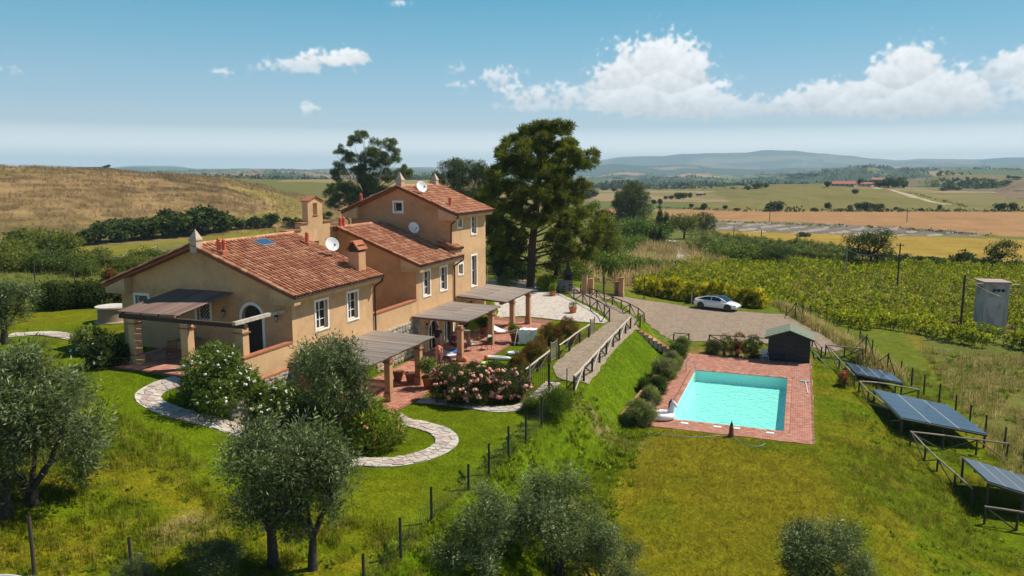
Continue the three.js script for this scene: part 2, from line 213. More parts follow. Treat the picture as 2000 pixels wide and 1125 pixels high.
function landColor(x, z, out) {
  const r = Math.hypot(x, z), y = H(x, z), k = layerAt.k; let c = [0.105, 0.115, 0.03];
  const n1 = fbm(x / 7, z / 7, 4), n2 = fbm(x / 38 + 5, z / 38, 3);
  if (k < 0) { c = r < 400 ? [lerp(0.075, 0.19, n2), lerp(0.105, 0.155, n2), lerp(0.02, 0.05, n2)] : [lerp(0.12, 0.21, n2), lerp(0.125, 0.16, n2), lerp(0.035, 0.07, n2)]; if (r > 400 && r <= 860 && colOf(x, z) < 1470) { const v = voronoi(x + 40 * n1, z, 130); c = PAL[Math.floor(v * 40) % 8].map((q, i) => lerp(q, [0.15, 0.14, 0.05][i], 0.45)); } if (r > 860) { const v = voronoi(x + 90 * n1, z, 230); c = v < 0.62 ? [0.31, 0.205, 0.13] : PAL[Math.floor(v * 40) % 8].slice(); } }
  else if (k === 0) {
    const a = (x * -0.62 + z * 0.78), b = (x * 0.78 + z * 0.62), st = fbm(a / 7 + fbm(x / 30, z / 30, 2) * 3, b / 2.2, 5), big = fbm(a / 60 + 9, b / 22, 3), t = sst(0.30, 0.66, st * 0.72 + big * 0.28), green = sst(0.54, 0.68, fbm(x / 50 + 3, z / 50 + 8, 3)) * 0.45 + sst(262, 205, r) * 0.7;
    c = [lerp(0.105, 0.26, t), lerp(0.07, 0.172, t), lerp(0.03, 0.08, t)]; c = [lerp(c[0], 0.13, green * 0.6), lerp(c[1], 0.125, green * 0.6), lerp(c[2], 0.035, green * 0.6)];
    if (polyDist(TRACKS[0], x, z) < 2.2 + 1.5 * (n1 - 0.5)) c = [0.075, 0.06, 0.03];
  } else if (k === 1) { const v = voronoi(x * 0.8, z, 170); c = v < 0.62 ? [0.125, 0.125, 0.04] : v < 0.8 ? [0.095, 0.1, 0.05] : [0.23, 0.18, 0.08]; }
  else if (k === 2) c = [0.065, 0.05, 0.035];
  else if (k === 3) { const col = colOf(x, z); c = [lerp(0.125, 0.185, n2), lerp(0.122, 0.150, n2), lerp(0.035, 0.055, n2)]; const band = Math.sin((x * 0.93 - z * 0.36) / 3.4 + n1 * 3) * 0.05; c = c.map((q) => q * (1 + band)); if (r > 770 && n2 > 0.48 && col > 1640) c = [0.21, 0.15, 0.08]; if (polyDist(TRACKS[1], x, z) < 3.4) c = [0.36, 0.30, 0.21]; if (col > 1740 && r > 640 && fbm(x / 60, z / 60, 2) > 0.52) c = [0.19, 0.16, 0.07]; }
  else if (k === 4) { c = n2 > 0.5 ? [0.19, 0.13, 0.085] : [0.16, 0.115, 0.07]; if (fbm(x / 70, z / 70, 3) > 0.62) c = [0.07, 0.065, 0.05]; }
  else if (k === 5) { c = n2 > 0.55 ? [0.17, 0.135, 0.07] : [0.14, 0.12, 0.06]; if (fbm(x / 120 + 4, z / 120, 3) > 0.63) c = [0.055, 0.075, 0.03]; }
  else if (k < 10) {
    const s = k === 6 ? 190 : k === 7 ? 330 : k === 8 ? 480 : 700; { const v = voronoi(x + 60 * n2, z, s); c = k === 6 && v < 0.5 ? [0.30, 0.2, 0.125] : PAL[Math.floor(v * 40) % 8].slice(); }
    const wood = fbm(x / (s * 0.8) + k, z / (s * 0.5), 4), col = colOf(x, z), dark = k === 7 && col > 1480 && col < 2100 ? 0.47 : k === 9 ? 0.44 : 0.56; if (wood > dark) c = [0.05, 0.07, 0.03];
  } else { c = fbm(x / 600, z / 400, 4) > 0.56 ? [0.24, 0.2, 0.12] : [0.09, 0.11, 0.06]; }
  for (const f of FIELDS) if (x > f.b[0] && x < f.b[1] && z > f.b[2] && z < f.b[3] && inPoly(f.p, x, z)) {
    let m = 1 - f.k / 2 + f.k * fbm(x / f.s, z / f.s, 4); c = f.c.map((q) => q * m);
    if (f.rows) { const w = Math.sin((x * 0.94 + z * 0.34) / 1.5 + 2 * n1); if (fbm(x / 3, z / 14, 3) + 0.28 * w > 0.66) c = [0.27, 0.24, 0.215]; else if (w > 0.3) c = [0.10, 0.105, 0.05]; }
  }
  if (r < 400) { const m = 0.8 + 0.4 * n1; c = c.map((q) => q * m); }
  out[0] = c[0]; out[1] = c[1]; out[2] = c[2];
}
const BED = pxPoly([[1245, 830], [1330, 690], [1352, 694], [1290, 828]]);
function yardColor(x, z, out) {
  const n0 = fbm(x * 1.9, z * 1.9, 3), n1 = fbm(x / 2.2, z / 2.2, 4), n2 = fbm(x / 7 + 31, z / 7, 4), n3 = fbm(x / 3 + 7, z / 5 + 3, 4);
  let c = [lerp(0.078, 0.118, n2), lerp(0.118, 0.146, n2), 0.003];
  const cx = crestX(z), bank = z > -60 ? lin(cx - 0.4, cx + 0.6, x) * lin(cx + 4.6, cx + 3, x) : lin(cx - 0.1, cx + 0.5, x) * lin(cx + 4, cx + 2.4, x);
  let dry = 0, soil = 0;
  if (x > cx + 2.4 && z > -62) { dry = sst(0.40, 0.70, n1 * 0.5 + n2 * 0.35 + n0 * 0.22) * 0.85; if (z > -42) dry = Math.max(dry * 1.1, 0.25 + 0.7 * sst(0.42, 0.64, n2)) * sst(5, 1, x); }     // pool lawn, browned by the sun
  if (x > 3 && z > -62) dry = Math.max(dry, sst(0.5, 0.7, n1) * 0.7);
  if (x > 10.4) dry = Math.max(dry, sst(0.38, 0.62, n1 * 0.6 + n2 * 0.45));
  if (x < cx && z > -27) { const rough = sst(-22.5, -19.5, z + 1.6 * (n1 - 0.5) - 0.12 * (x + 20)); dry = sst(0.40, 0.62, n1 * 0.7 + n0 * 0.35) * 0.95 * rough + sst(0.5, 0.7, n2) * 0.35; soil = sst(0.66, 0.80, n3 + 0.10 * n0) * rough * 0.8; }
  if (x < -24 && z < -30) dry = sst(0.35, 0.6, n1 * 0.5 + n2 * 0.5) * 0.7;
  const lf = x < cx ? 0.55 : 0.72; c = [lerp(c[0], 0.195, dry * lf), lerp(c[1], 0.142, dry * lf), lerp(c[2], 0.010, dry * lf)];
  if (bank > 0) { const steep = z < -41 ? 0.5 : 1, g = [lerp(0.075, 0.12, n1), lerp(0.135, 0.175, n1), 0.003]; c = c.map((q, i) => lerp(q, g[i], bank)); if (z > -40) soil = Math.max(soil, bank * sst(0.56, 0.68, n3 * 0.7 + n0 * 0.35) * steep * 0.9); }
  if (z < -62 && x > cx + 2 && z > -100 && x < 12) soil = Math.max(soil, 0.3 * n1);
  if (inPoly(BED, x, z)) soil = 0.9;
  if (z > -62.8 && z < -60.7 && x > -7.8 && x < 1.5) { c = [0.20, 0.15, 0.05]; soil = 0.3 * n0; }
  c = [lerp(c[0], 0.215, soil), lerp(c[1], 0.15, soil), lerp(c[2], 0.09, soil)];
  const m = 0.72 + 0.56 * n0; out[0] = c[0] * m; out[1] = c[1] * m; out[2] = c[2] * m;
  const r = Math.hypot(x, z), f = Math.max(sst(82, 104, r), sst(10.6, 12.5, x), x < -50 ? sst(-50, -62, x) : 0);
  if (f > 0) { const l = [0, 0, 0]; landColor(x, z, l); for (let i = 0; i < 3; i++) out[i] = lerp(out[i], l[i], f); }
}
const NEAR = [-76, 46, -112, -5];
{
  const s = 0.3, nx = Math.round((NEAR[1] - NEAR[0]) / s) + 1, nz = Math.round((NEAR[3] - NEAR[2]) / s) + 1, pos = new Float32Array(nx * nz * 3), col = new Float32Array(nx * nz * 3), uv = new Float32Array(nx * nz * 2), idx = [], c = [0, 0, 0];
  for (let j = 0; j < nz; j++) for (let i = 0; i < nx; i++) {
    const x = NEAR[0] + i * s, z = NEAR[2] + j * s, k = j * nx + i, inPool = x > -6.75 && x < 0.05 && z > -55.9 && z < -43.5;
    pos[k * 3] = x; pos[k * 3 + 1] = inPool ? -2.2 : H(x, z) + (Math.hypot(x, z) < 75 ? 0.03 * (fbm(x * 1.4, z * 1.4, 2) - 0.5) : 0); pos[k * 3 + 2] = z; yardColor(x, z, c); col.set(c.map((q) => q * 1.55), k * 3); uv[k * 2] = x / 5; uv[k * 2 + 1] = z / 5;
    if (i && j) idx.push(k - nx - 1, k - 1, k - nx, k - nx, k - 1, k);
  }
  const g = new THREE.BufferGeometry(); g.setAttribute('position', new THREE.BufferAttribute(pos, 3)); g.setAttribute('color', new THREE.BufferAttribute(col, 3)); g.setAttribute('uv', new THREE.BufferAttribute(uv, 2)); g.setIndex(idx); g.computeVertexNormals();
  struct('ground', g, new THREE.MeshPhysicalMaterial({ vertexColors: true, specularIntensity: 0.1, map: grassTex, bumpMap: grassBump, bumpScale: 0.05, roughness: 1 }));
}
{
  const az = []; for (let a = -52; a <= 52.001; a += 0.125) az.push(a); for (let a = 56; a < 306; a += 5) az.push(a); az.push(308);
  const rr = []; for (let r = 42; r < 14800; r *= 1 + 0.0125 * sst(20, 60, r)) rr.push(r);
  const nx = az.length, nz = rr.length, pos = new Float32Array(nx * nz * 3), col = new Float32Array(nx * nz * 3), uv = new Float32Array(nx * nz * 2), idx = [], inside = new Uint8Array(nx * nz), c = [0, 0, 0];
  for (let j = 0; j < nz; j++) for (let i = 0; i < nx; i++) {
    const a = az[i] * Math.PI / 180 - YAW, x = Math.sin(a) * rr[j], z = -Math.cos(a) * rr[j], k = j * nx + i;
    const into = Math.min(x - NEAR[0], NEAR[1] - x, z - NEAR[2], NEAR[3] - z); inside[k] = into > 1 ? 1 : 0;
    pos[k * 3] = x; pos[k * 3 + 1] = into > 3 ? 0 : H(x, z) - (into > 0 ? 0.06 : 0); pos[k * 3 + 2] = z; if (!inside[k]) { landColor(x, z, c); col.set(c.map((q) => q * 1.42), k * 3); } const w = rr[j] > 1500 ? 1500 / rr[j] : 1; uv[k * 2] = x / 14; uv[k * 2 + 1] = z / 14;
    if (i && j) { const q = [k - nx - 1, k - nx, k - 1, k]; if (!(inside[q[0]] && inside[q[1]] && inside[q[2]] && inside[q[3]])) idx.push(q[0], q[1], q[2], q[1], q[3], q[2]); }
  }
  const g = new THREE.BufferGeometry(); g.setAttribute('position', new THREE.BufferAttribute(pos, 3)); g.setAttribute('color', new THREE.BufferAttribute(col, 3)); g.setAttribute('uv', new THREE.BufferAttribute(uv, 2)); g.setIndex(idx); g.computeVertexNormals();
  struct('hills', g, new THREE.MeshPhysicalMaterial({ vertexColors: true, specularIntensity: 0.1, map: fieldTex, roughness: 1 }));
}
// ------------------------------------------------------------ materials of the buildings
const std = (c, roughness = 0.9, o = {}) => new THREE.MeshStandardMaterial({ color: rgb(...c), roughness, ...o });
const mottle = tileTex(512, (u, v) => { const a = pfbm(u, v, 5, 6), b = pfbm(u + 0.3, v, 60, 3), st = 0.10 * Math.max(0, pfbm(u + 0.7, v + 0.2, 9, 4) - 0.56) * 4, k = 0.80 + 0.36 * (a - 0.5) + 0.16 * (b - 0.5) - st; return [k, k * 0.985, k * 0.96]; });
const grainB = tileTex(256, (u, v) => { const k = pfbm(u, v, 48, 4); return [k, k, k]; }, false);
const woodT = tileTex(256, (u, v) => { const a = pnoise(u * 60, v * 3, 60) * 0.5 + pnoise(u * 24 + 0.5 * pnoise(u * 6, v * 2, 6), v * 2, 24) * 0.5, k = 0.45 + 0.5 * a; return [k, k * 0.97, k * 0.94]; });
const MAT = {
  stucco: std([0.70, 0.445, 0.235], 0.95, { map: rep(mottle, 0.25), bumpMap: rep(grainB, 1.2), bumpScale: 0.006 }),
  stuccoPink: std([0.62, 0.355, 0.195], 0.95, { map: rep(mottle, 0.25), bumpMap: rep(grainB, 1.2), bumpScale: 0.006 }),
  cornice: std([0.66, 0.435, 0.24], 0.95, { map: rep(mottle, 0.5) }),
  white: std([0.78, 0.77, 0.73], 0.7),
  paleStone: std([0.60, 0.46, 0.35], 0.9, { map: rep(mottle, 0.6) }),
  glass: new THREE.MeshPhysicalMaterial({ color: rgb(0.012, 0.016, 0.02), roughness: 0.06, metalness: 0, ior: 1.5 }),
  curtain: std([0.42, 0.42, 0.42], 0.95),
  dark: std([0.018, 0.015, 0.013], 0.6),
  gutter: std([0.045, 0.028, 0.022], 0.45, { metalness: 0.3 }),
  woodDark: std([0.075, 0.042, 0.028], 0.8, { map: woodT }),
  woodGrey: std([0.42, 0.36, 0.29], 0.9, { map: woodT }),
  woodBrown: std([0.26, 0.13, 0.06], 0.75, { map: woodT }),
  woodPost: std([0.10, 0.075, 0.055], 0.9, { map: woodT }),
  woodPale: std([0.66, 0.59, 0.49], 0.9, { map: woodT }),
  iron: std([0.02, 0.02, 0.02], 0.5, { metalness: 0.4 }),
  steel: std([0.6, 0.6, 0.6], 0.22, { metalness: 1 }),
  galv: std([0.36, 0.37, 0.37], 0.5, { metalness: 0.6 }),
  terracotta: std([0.46, 0.165, 0.075], 0.9, { map: rep(mottle, 1) }),
  redPipe: std([0.55, 0.10, 0.045], 0.8),
  brickTop: std([0.40, 0.15, 0.085], 0.95, { map: rep(mottle, 2) }),
  dish: std([0.80, 0.80, 0.79], 0.4),
  plasticWhite: std([0.82, 0.82, 0.82], 0.35),
  concrete: std([0.40, 0.37, 0.34], 0.95, { map: rep(mottle, 0.5), bumpMap: grainB, bumpScale: 0.01 }),
};
const TILES = [[0.51, 0.215, 0.112], [0.42, 0.16, 0.082], [0.62, 0.33, 0.195], [0.36, 0.13, 0.068], [0.55, 0.255, 0.14]].map((c) => std(c, 0.92, { map: rep(mottle, 2.4) }));
const TILE_TONES = TILES.map((m) => m.color);

// a shape in a standing plane, thickened inward: facing +x (u runs towards -z) or facing +z (u runs towards +x)
function slab(outline, holes, facing, at, T) {
  const s = new THREE.Shape(outline.map(([u, v]) => new THREE.Vector2(u, v)));
  for (const h of holes ?? []) s.holes.push(!Array.isArray(h) ? h : new THREE.Path(h.map(([u, v]) => new THREE.Vector2(u, v))));
  const g = new THREE.ExtrudeGeometry(s, { depth: T, bevelEnabled: false, curveSegments: 14 });
  if (facing === 'x') { g.rotateY(Math.PI / 2); g.translate(at - T, 0, 0); } else g.translate(0, 0, at - T);
  return g;
}
const rect = (a, b, c, d) => [[a, c], [b, c], [b, d], [a, d]];
function archPath(a, b, c, d) { const p = new THREE.Path(), r = (b - a) / 2; p.moveTo(a, c); p.lineTo(b, c); p.lineTo(b, d - r); p.absarc((a + b) / 2, d - r, r, 0, Math.PI, false); p.lineTo(a, c); return p; }
function archPts(a, b, c, d, n = 12) { const r = (b - a) / 2, o = [[a, c], [b, c]]; for (let i = 0; i <= n; i++) { const q = i / n * Math.PI; o.push([(a + b) / 2 + r * Math.cos(q), d - r + r * Math.sin(q)]); } return o; }
const put = (g, facing, at, a) => { if (facing === 'x') { g.rotateY(Math.PI / 2); g.translate(at, 0, a); } else g.translate(a, 0, at); return g; };
// a white-framed window: u0..u1 along the wall (u = -z on walls facing +x), y0..y1 outer frame
function windowAt(parent, facing, at, u0, u1, y0, y1, { cols = 2, rows = 3, rim = 0.13, sill = true, lattice = false, curtain = 0 } = {}) {
  const G = (g) => put(g, facing, at, 0), i0 = u0 + rim, i1 = u1 - rim, j0 = y0 + rim, j1 = y1 - rim, w = i1 - i0, h = j1 - j0, D = -0.20;
  const ring = new THREE.Shape(rect(u0, u1, y0, y1).map((p) => new THREE.Vector2(...p))); ring.holes.push(new THREE.Path(rect(i0, i1, j0, j1).map((p) => new THREE.Vector2(...p))));
  const rg = new THREE.ExtrudeGeometry(ring, { depth: 0.06, bevelEnabled: false }); rg.translate(0, 0, -0.03);
  const m = mesh('window', G(rg), MAT.white, parent);
  const bars = [box(i0, j0, D, i0 + 0.05, j1, D + 0.05), box(i1 - 0.05, j0, D, i1, j1, D + 0.05), box(i0 + 0.05, j0, D, i1 - 0.05, j0 + 0.06, D + 0.05), box(i0 + 0.05, j1 - 0.05, D, i1 - 0.05, j1, D + 0.05)];
  for (let c = 1; c < cols; c++) bars.push(box(i0 + w * c / cols - 0.035, j0 + 0.06, D + 0.002, i0 + w * c / cols + 0.035, j1 - 0.05, D + 0.052));
  for (let r = 1; r < rows; r++) bars.push(box(i0 + 0.05, j0 + h * r / rows - 0.014, D + 0.012, i1 - 0.05, j0 + h * r / rows + 0.014, D + 0.042));
  mesh('sash', bars.map(G), MAT.white, m);
  for (let c = 0; c < cols; c++) mesh('pane', G(box(i0 + w * c / cols + 0.012, j0 + 0.01, D + 0.006, i0 + w * (c + 1) / cols - 0.012, j1 - 0.01, D + 0.018)), MAT.glass, m);
  if (curtain) mesh('curtain', G(box(i0 + w * (1 - curtain) , j0 + 0.02, D - 0.06, i1 - 0.02, j1 - 0.02, D - 0.045)), MAT.curtain, m);
  if (sill) mesh('sill', G(box(i0 - 0.04, j0 - 0.075, -0.19, i1 + 0.04, j0 - 0.005, 0.065)), MAT.white, m);
  if (lattice) { const l = [], n = Math.ceil((w + h) / 0.2); for (let k = 1; k < n; k++) for (const s of [0, 1]) { const t = k * 0.2, ax = Math.max(0, t - h), ay = Math.min(t, h), bx = Math.min(t, w), by = Math.max(0, t - w), f = (x, y) => [s ? i1 - x : i0 + x, j0 + y, -0.06 + 0.012 * s]; l.push(G(rod(f(ax, ay), f(bx, by), 0.008, 0.008, 4))); } mesh('lattice', l, MAT.white, m); }
  return m;
}
// one roof tile with its cover, course step and front lip
const tileGeo = (() => {
  const P = [[-0.146, 0.020], [-0.085, 0.004], [-0.055, 0.020], [-0.030, 0.082], [0.035, 0.118], [0.100, 0.082], [0.126, 0.020], [0.146, 0.020]], L = 0.47, pos = [], idx = [], uv = [];
  const n = P.length; for (const [y, dz] of [[0, 0.038], [L, 0.0]]) for (const [x, z] of P) { pos.push(x, y, z + dz); uv.push(x, y); }
  for (const [x, z] of P) { pos.push(x * 0.97, 0.004, z + 0.038 - 0.024); uv.push(x, -0.03); }
  for (let i = 0; i < n - 1; i++) { idx.push(i, i + 1, n + i, i + 1, n + i + 1, n + i); const k = 2 * n; idx.push(k + i, k + i + 1, i, k + i + 1, i + 1, i); }
  let g = new THREE.BufferGeometry(); g.setAttribute('position', new THREE.Float32BufferAttribute(pos, 3)); g.setAttribute('uv', new THREE.Float32BufferAttribute(uv, 2)); g.setIndex(idx); g = g.toNonIndexed(); g.computeVertexNormals(); return g;
})();
const dist2 = (p) => p.x ** 2 + (p.y - EYE) ** 2 + p.z ** 2;
// roof slope: O eave corner, e unit vector along the eave, u unit vector up the slope
function roofSlope(house, O, e, u, W, L, seed, singly = 0) {
  const R = rng(seed), n = V3().crossVectors(e, u), nc = Math.round(W / 0.288), nr = Math.ceil(L / 0.41), list = [];
  const deck = [0, 1].map((k) => [O, O.clone().addScaledVector(e, W), O.clone().addScaledVector(e, W).addScaledVector(u, L), O.clone().addScaledVector(u, L)].map((p) => p.clone().addScaledVector(n, k ? -0.01 : -0.13)));
  const dg = new THREE.BufferGeometry(), dp = [], quad = (a, b, c, d) => { for (const q of [a, b, c, a, c, d]) dp.push(q.x, q.y, q.z); };
  const [b, t] = deck; quad(t[0], t[1], t[2], t[3]); quad(b[3], b[2], b[1], b[0]); for (let k = 0; k < 4; k++) quad(b[k], b[(k + 1) % 4], t[(k + 1) % 4], t[k]);
  dg.setAttribute('position', new THREE.Float32BufferAttribute(dp, 3)); dg.computeVertexNormals();
  const roof = mesh('roof', dg, MAT.brickTop, house);
  for (let r = 0; r < nr; r++) for (let c = 0; c < nc; c++) {
    const y = r * L / nr, p = O.clone().addScaledVector(e, (c + 0.5) * W / nc + (R() - 0.5) * 0.012).addScaledVector(u, y - 0.03 + (R() - 0.5) * 0.02);
    const wob = (R() - 0.5) * 0.03, ex = e.clone().addScaledVector(u, wob).normalize(), uy = u.clone().addScaledVector(e, -wob).normalize();
    const m = M4().makeBasis(ex, uy, n); m.setPosition(p.addScaledVector(n, (R() - 0.5) * 0.008));
    if (r === nr - 1) m.multiply(M4().makeScale(1, Math.min(1, (L - y + 0.02) / 0.47), 1));
    const pick = R(); list.push({ m, t: pick < 0.34 ? 0 : pick < 0.58 ? 1 : pick < 0.76 ? 2 : pick < 0.87 ? 3 : 4, d: dist2(p) });
  }
  list.sort((a, b) => a.d - b.d);
  list.slice(0, singly).forEach((q) => { const m = mesh('tile', tileGeo, TILES[q.t], roof); m.applyMatrix4(q.m); });
  const rest = list.slice(singly); if (rest.length) { const im = new THREE.InstancedMesh(tileGeo, std([1, 1, 1], 0.92, { map: TILES[0].map }), rest.length); im.name = 'tile'; im.userData.kind = 'stuff'; im.castShadow = im.receiveShadow = true; rest.forEach((q, i) => { im.setMatrixAt(i, q.m); im.setColorAt(i, TILE_TONES[q.t]); }); roof.add(im); }
  return roof;
}
const ridgeGeo = (() => { const g = new THREE.CylinderGeometry(0.135, 0.115, 0.47, 10, 1, true, 0, Math.PI); g.rotateX(Math.PI / 2); g.rotateZ(Math.PI / 2); return g; })();
function ridge(roof, x, y, z0, z1, seed) { const R = rng(seed), n = Math.round((z0 - z1) / 0.43); for (let i = 0; i < n; i++) { const m = mesh('ridge_tile', ridgeGeo, TILES[R() < 0.5 ? 2 : R() < 0.5 ? 0 : 4], roof); m.position.set(x, y - 0.02 + (R() - 0.5) * 0.01, z0 - (i + 0.5) * (z0 - z1) / n); m.rotation.x = 0.05; m.scale.set(1.25, 1, 1.06); } }
// tiles along a gable edge
function verge(roof, a, b, seed) { const R = rng(seed), A = V3(...a), B = V3(...b), d = B.clone().sub(A), n = Math.round(d.length() / 0.36), u = d.clone().normalize(), e = V3(0, 0, 1), nn = V3().crossVectors(e, u); if (nn.y < 0) nn.negate(); for (let i = 0; i < n; i++) { const m = mesh('verge_tile', ridgeGeo, TILES[Math.floor(R() * 5)], roof), y = u.clone().negate(), x = V3().crossVectors(nn, y); m.quaternion.setFromRotationMatrix(M4().makeBasis(x, nn, y)); m.position.copy(A).addScaledVector(d, (i + 0.5) / n).addScaledVector(nn, 0.0); m.scale.set(0.8, 0.75, 0.86); } }

// ------------------------------------------------------------ the farmhouse: three stepped blocks under clay tiles
const house = thing('farmhouse', 'ochre stucco farmhouse with stepped clay tile roofs above the lawn and pool', 'house');
const XW = -23.3, EX = -22.65;
{
  const w = (o, h, f, at, T, m = MAT.stucco) => mesh('wall', slab(o, h, f, at, T), m, house);
  // front block: gable wall, sunlit side wall, back walls
  const gA = (x) => 8.36 + 0.374 * (EX - Math.max(x, -28.85 * 2 - x) ) - 0.2;
  const prof = (xl, xr, y0, f) => [[xl, y0], [xr, y0], [xr, f(xr)], [-28.85, f(-28.85)], [xl, f(xl)]];
  w(prof(-34.35, XW, 2.0, gA), [rect(-33.36, -32.5, 6.82, 7.72), rect(-29.22, -28.38, 6.62, 7.72), archPath(-26.33, -25.09, 4.9, 7.62)], 'z', -31.2, 0.36);
  const winA = [[33.08, 34.38, 5.98, 7.72], [36.11, 37.36, 5.96, 7.72]];
  w(rect(31.56, 38.9, 2.0, 8.28), winA.map(([a, b, c, d]) => rect(a + 0.13, b - 0.13, c + 0.13, d - 0.13)), 'x', XW, 0.36);
  w(prof(-34.35, XW - 0.36, 2.0, gA), [], 'z', -38.55, 0.33); mesh('wall', box(-34.35, 2, -38.2, -34.0, 8.2, -31.56), MAT.stucco, house);
  // courtyard terrace with parapet and bell wall
  mesh('floor_slab', box(-34.3, 4.62, -44.4, XW - 0.3, 4.9, -38.9), MAT.paleStone, house);
  w(rect(38.9, 44.4, 4.68, 5.92), [], 'x', XW, 0.26); mesh('coping', box(XW - 0.31, 5.92, -44.38, XW + 0.05, 6.0, -38.92), MAT.terracotta, house);
  mesh('wall', box(XW - 0.3, 2.0, -44.4, XW - 0.02, 4.66, -38.9), MAT.stucco, house);
  const belfry = [[38.9, 4.9], [44.4, 4.9], [44.4, 10.62], [43.6, 10.62], [43.6, 11.06], [42.78, 11.06], [42.78, 12.42], [41.98, 12.72], [41.18, 12.42], [41.18, 11.06], [40.36, 11.06], [40.36, 10.66], [38.9, 10.66]];
  w(belfry, [rect(41.74, 42.2, 11.55, 12.3), rect(40.55, 41.0, 9.2, 9.82), rect(41.75, 42.28, 9.2, 9.86), rect(43.0, 43.5, 9.2, 9.9)], 'x', -29.2, 0.42);
  for (const [a, b, y] of [[38.9, 40.4, 10.66], [40.36, 41.16, 11.06], [42.8, 43.64, 11.06], [43.6, 44.38, 10.62]]) mesh('coping', box(-29.7, y + 0.002, -b, -29.12, y + 0.07, -a), MAT.terracotta, house);
  for (const s of [0, 1]) { const g = cbox(0.62, 0.06, 0.92); g.rotateX(s ? 0.36 : -0.36); g.translate(-29.41, 12.61, s ? -41.57 : -42.39); mesh('belfry_roof', g, MAT.brickTop, house); }
  mesh('ledge', box(-29.2, 11.50, -42.23, -29.14, 11.548, -41.71), MAT.terracotta, house);
  // middle block
  const gB = gA;
  w(prof(-34.3, XW, 4.9, gB), [], 'z', -44.4, 0.36, MAT.stuccoPink);
  const winB = [[45.31, 46.52, 5.91, 7.80], [47.9, 49.18, 5.91, 7.78]];
  w(rect(44.76, 50.0, 4.6, 8.28), winB.map(([a, b, c, d]) => rect(a + 0.13, b - 0.13, c + 0.13, d - 0.13)), 'x', XW, 0.36);
  mesh('wall', box(-34.3, 2, -50, -33.95, 8.2, -44.76), MAT.stucco, house);
  // lower floor of the middle block, standing proud under its pergola, with two arched doors
  w(rect(44.2, 50.6, 2.3, 4.86), [archPath(45.3, 46.75, 2.3, 4.32), archPath(47.75, 49.1, 2.3, 4.32)], 'x', XW + 0.4, 0.4);
  mesh('wall', box(XW - 0.35, 2.0, -50.6, XW - 0.01, 4.58, -44.4), MAT.stucco, house);
  // tower
  const gC = (x) => 11.38 + 0.402 * (EX - Math.max(x, -27.45 * 2 - x)) - 0.2;
  w([[-31.6, 4.0], [XW, 4.0], [XW, gC(XW)], [-27.45, gC(-27.45)], [-31.6, gC(-31.6)]], [rect(-27.93, -27.27, 11.38, 12.08)], 'z', -50.0, 0.36, MAT.stuccoPink);
  const winC = [[50.95, 51.86, 10.16, 11.06], [53.37, 54.58, 9.46, 11.08], [50.98, 51.96, 6.66, 7.66], [53.31, 54.56, 5.46, 8.04]];
  w(rect(50.36, 56.3, 2.0, 11.3), [...winC.map(([a, b, c, d]) => rect(a + 0.13, b - 0.13, c + 0.13, d - 0.13)), rect(52.2, 53.6, 2.3, 4.5)], 'x', XW, 0.36);
  mesh('wall', [slab([[-31.6, 2.0], [XW - 0.36, 2.0], [XW - 0.36, gC(XW - 0.36)], [-27.45, gC(-27.45)], [-31.6, gC(-31.6)]], [], 'z', -55.96, 0.34), box(-31.6, 2, -55.96, -31.25, 11.2, -50.36)], MAT.stucco, house);
  mesh('door', [box(XW - 0.25, 2.3, -53.6, XW - 0.2, 4.5, -52.2)], MAT.glass, house);
  for (const [a, b, c, d] of winA) windowAt(house, 'x', XW, a, b, c, d, { curtain: 0.4 });
  for (const [a, b, c, d] of winB) windowAt(house, 'x', XW, a, b, c, d, { curtain: 0.45 });
  windowAt(house, 'x', XW, ...winC[0], { cols: 1, rows: 2 }); windowAt(house, 'x', XW, ...winC[1], { curtain: 0.5 }); windowAt(house, 'x', XW, ...winC[2], { cols: 1, rows: 1, curtain: 0.9 }); windowAt(house, 'x', XW, ...winC[3], { rows: 2, curtain: 0.5 });
  windowAt(house, 'z', -50.0, -28.05, -27.15, 11.27, 12.2, { cols: 1, rows: 1, curtain: 0.8 });
  windowAt(house, 'z', -31.2, -33.49, -32.37, 6.7, 7.85, { cols: 1, rows: 1, lattice: true });
  windowAt(house, 'z', -31.2, -29.35, -28.25, 6.5, 7.85, { cols: 1, rows: 1, lattice: true });
  // arched doors
  const ring = (a, b, c, d, rim) => { const s = new THREE.Shape(archPts(a, b, c, d).map((p) => new THREE.Vector2(...p))); s.holes.push(archPath(a + rim, b - rim, c, d - rim)); const g = new THREE.ExtrudeGeometry(s, { depth: 0.07, bevelEnabled: false }); g.translate(0, 0, -0.035); return g; };
  const door = mesh('door', slab(archPts(-26.33, -25.09, 4.95, 7.62), [], 'z', -31.42, 0.06), MAT.dark, house);
  mesh('frame', put(ring(-26.48, -24.94, 4.95, 7.78, 0.15), 'z', -31.2, 0), MAT.white, door); mesh('handle', [rod([-25.25, 6.0, -31.40], [-25.25, 6.0, -31.34], 0.03), rod([-25.3, 6.0, -31.35], [-25.12, 6.0, -31.35], 0.014)], MAT.steel, door);
  for (const [a, b] of [[45.3, 46.75], [47.75, 49.1]]) {
    const d = mesh('door', slab(archPts(a, b, 2.4, 4.32), [], 'x', XW + 0.2, 0.04), MAT.glass, house);
    mesh('frame', [put(ring(a - 0.13, b + 0.13, 2.4, 4.45, 0.13), 'x', XW + 0.4, 0), put(box((a + b) / 2 - 0.04, 2.4, -0.19, (a + b) / 2 + 0.04, 4.2, -0.14), 'x', XW + 0.4, 0)], MAT.white, d);
  }
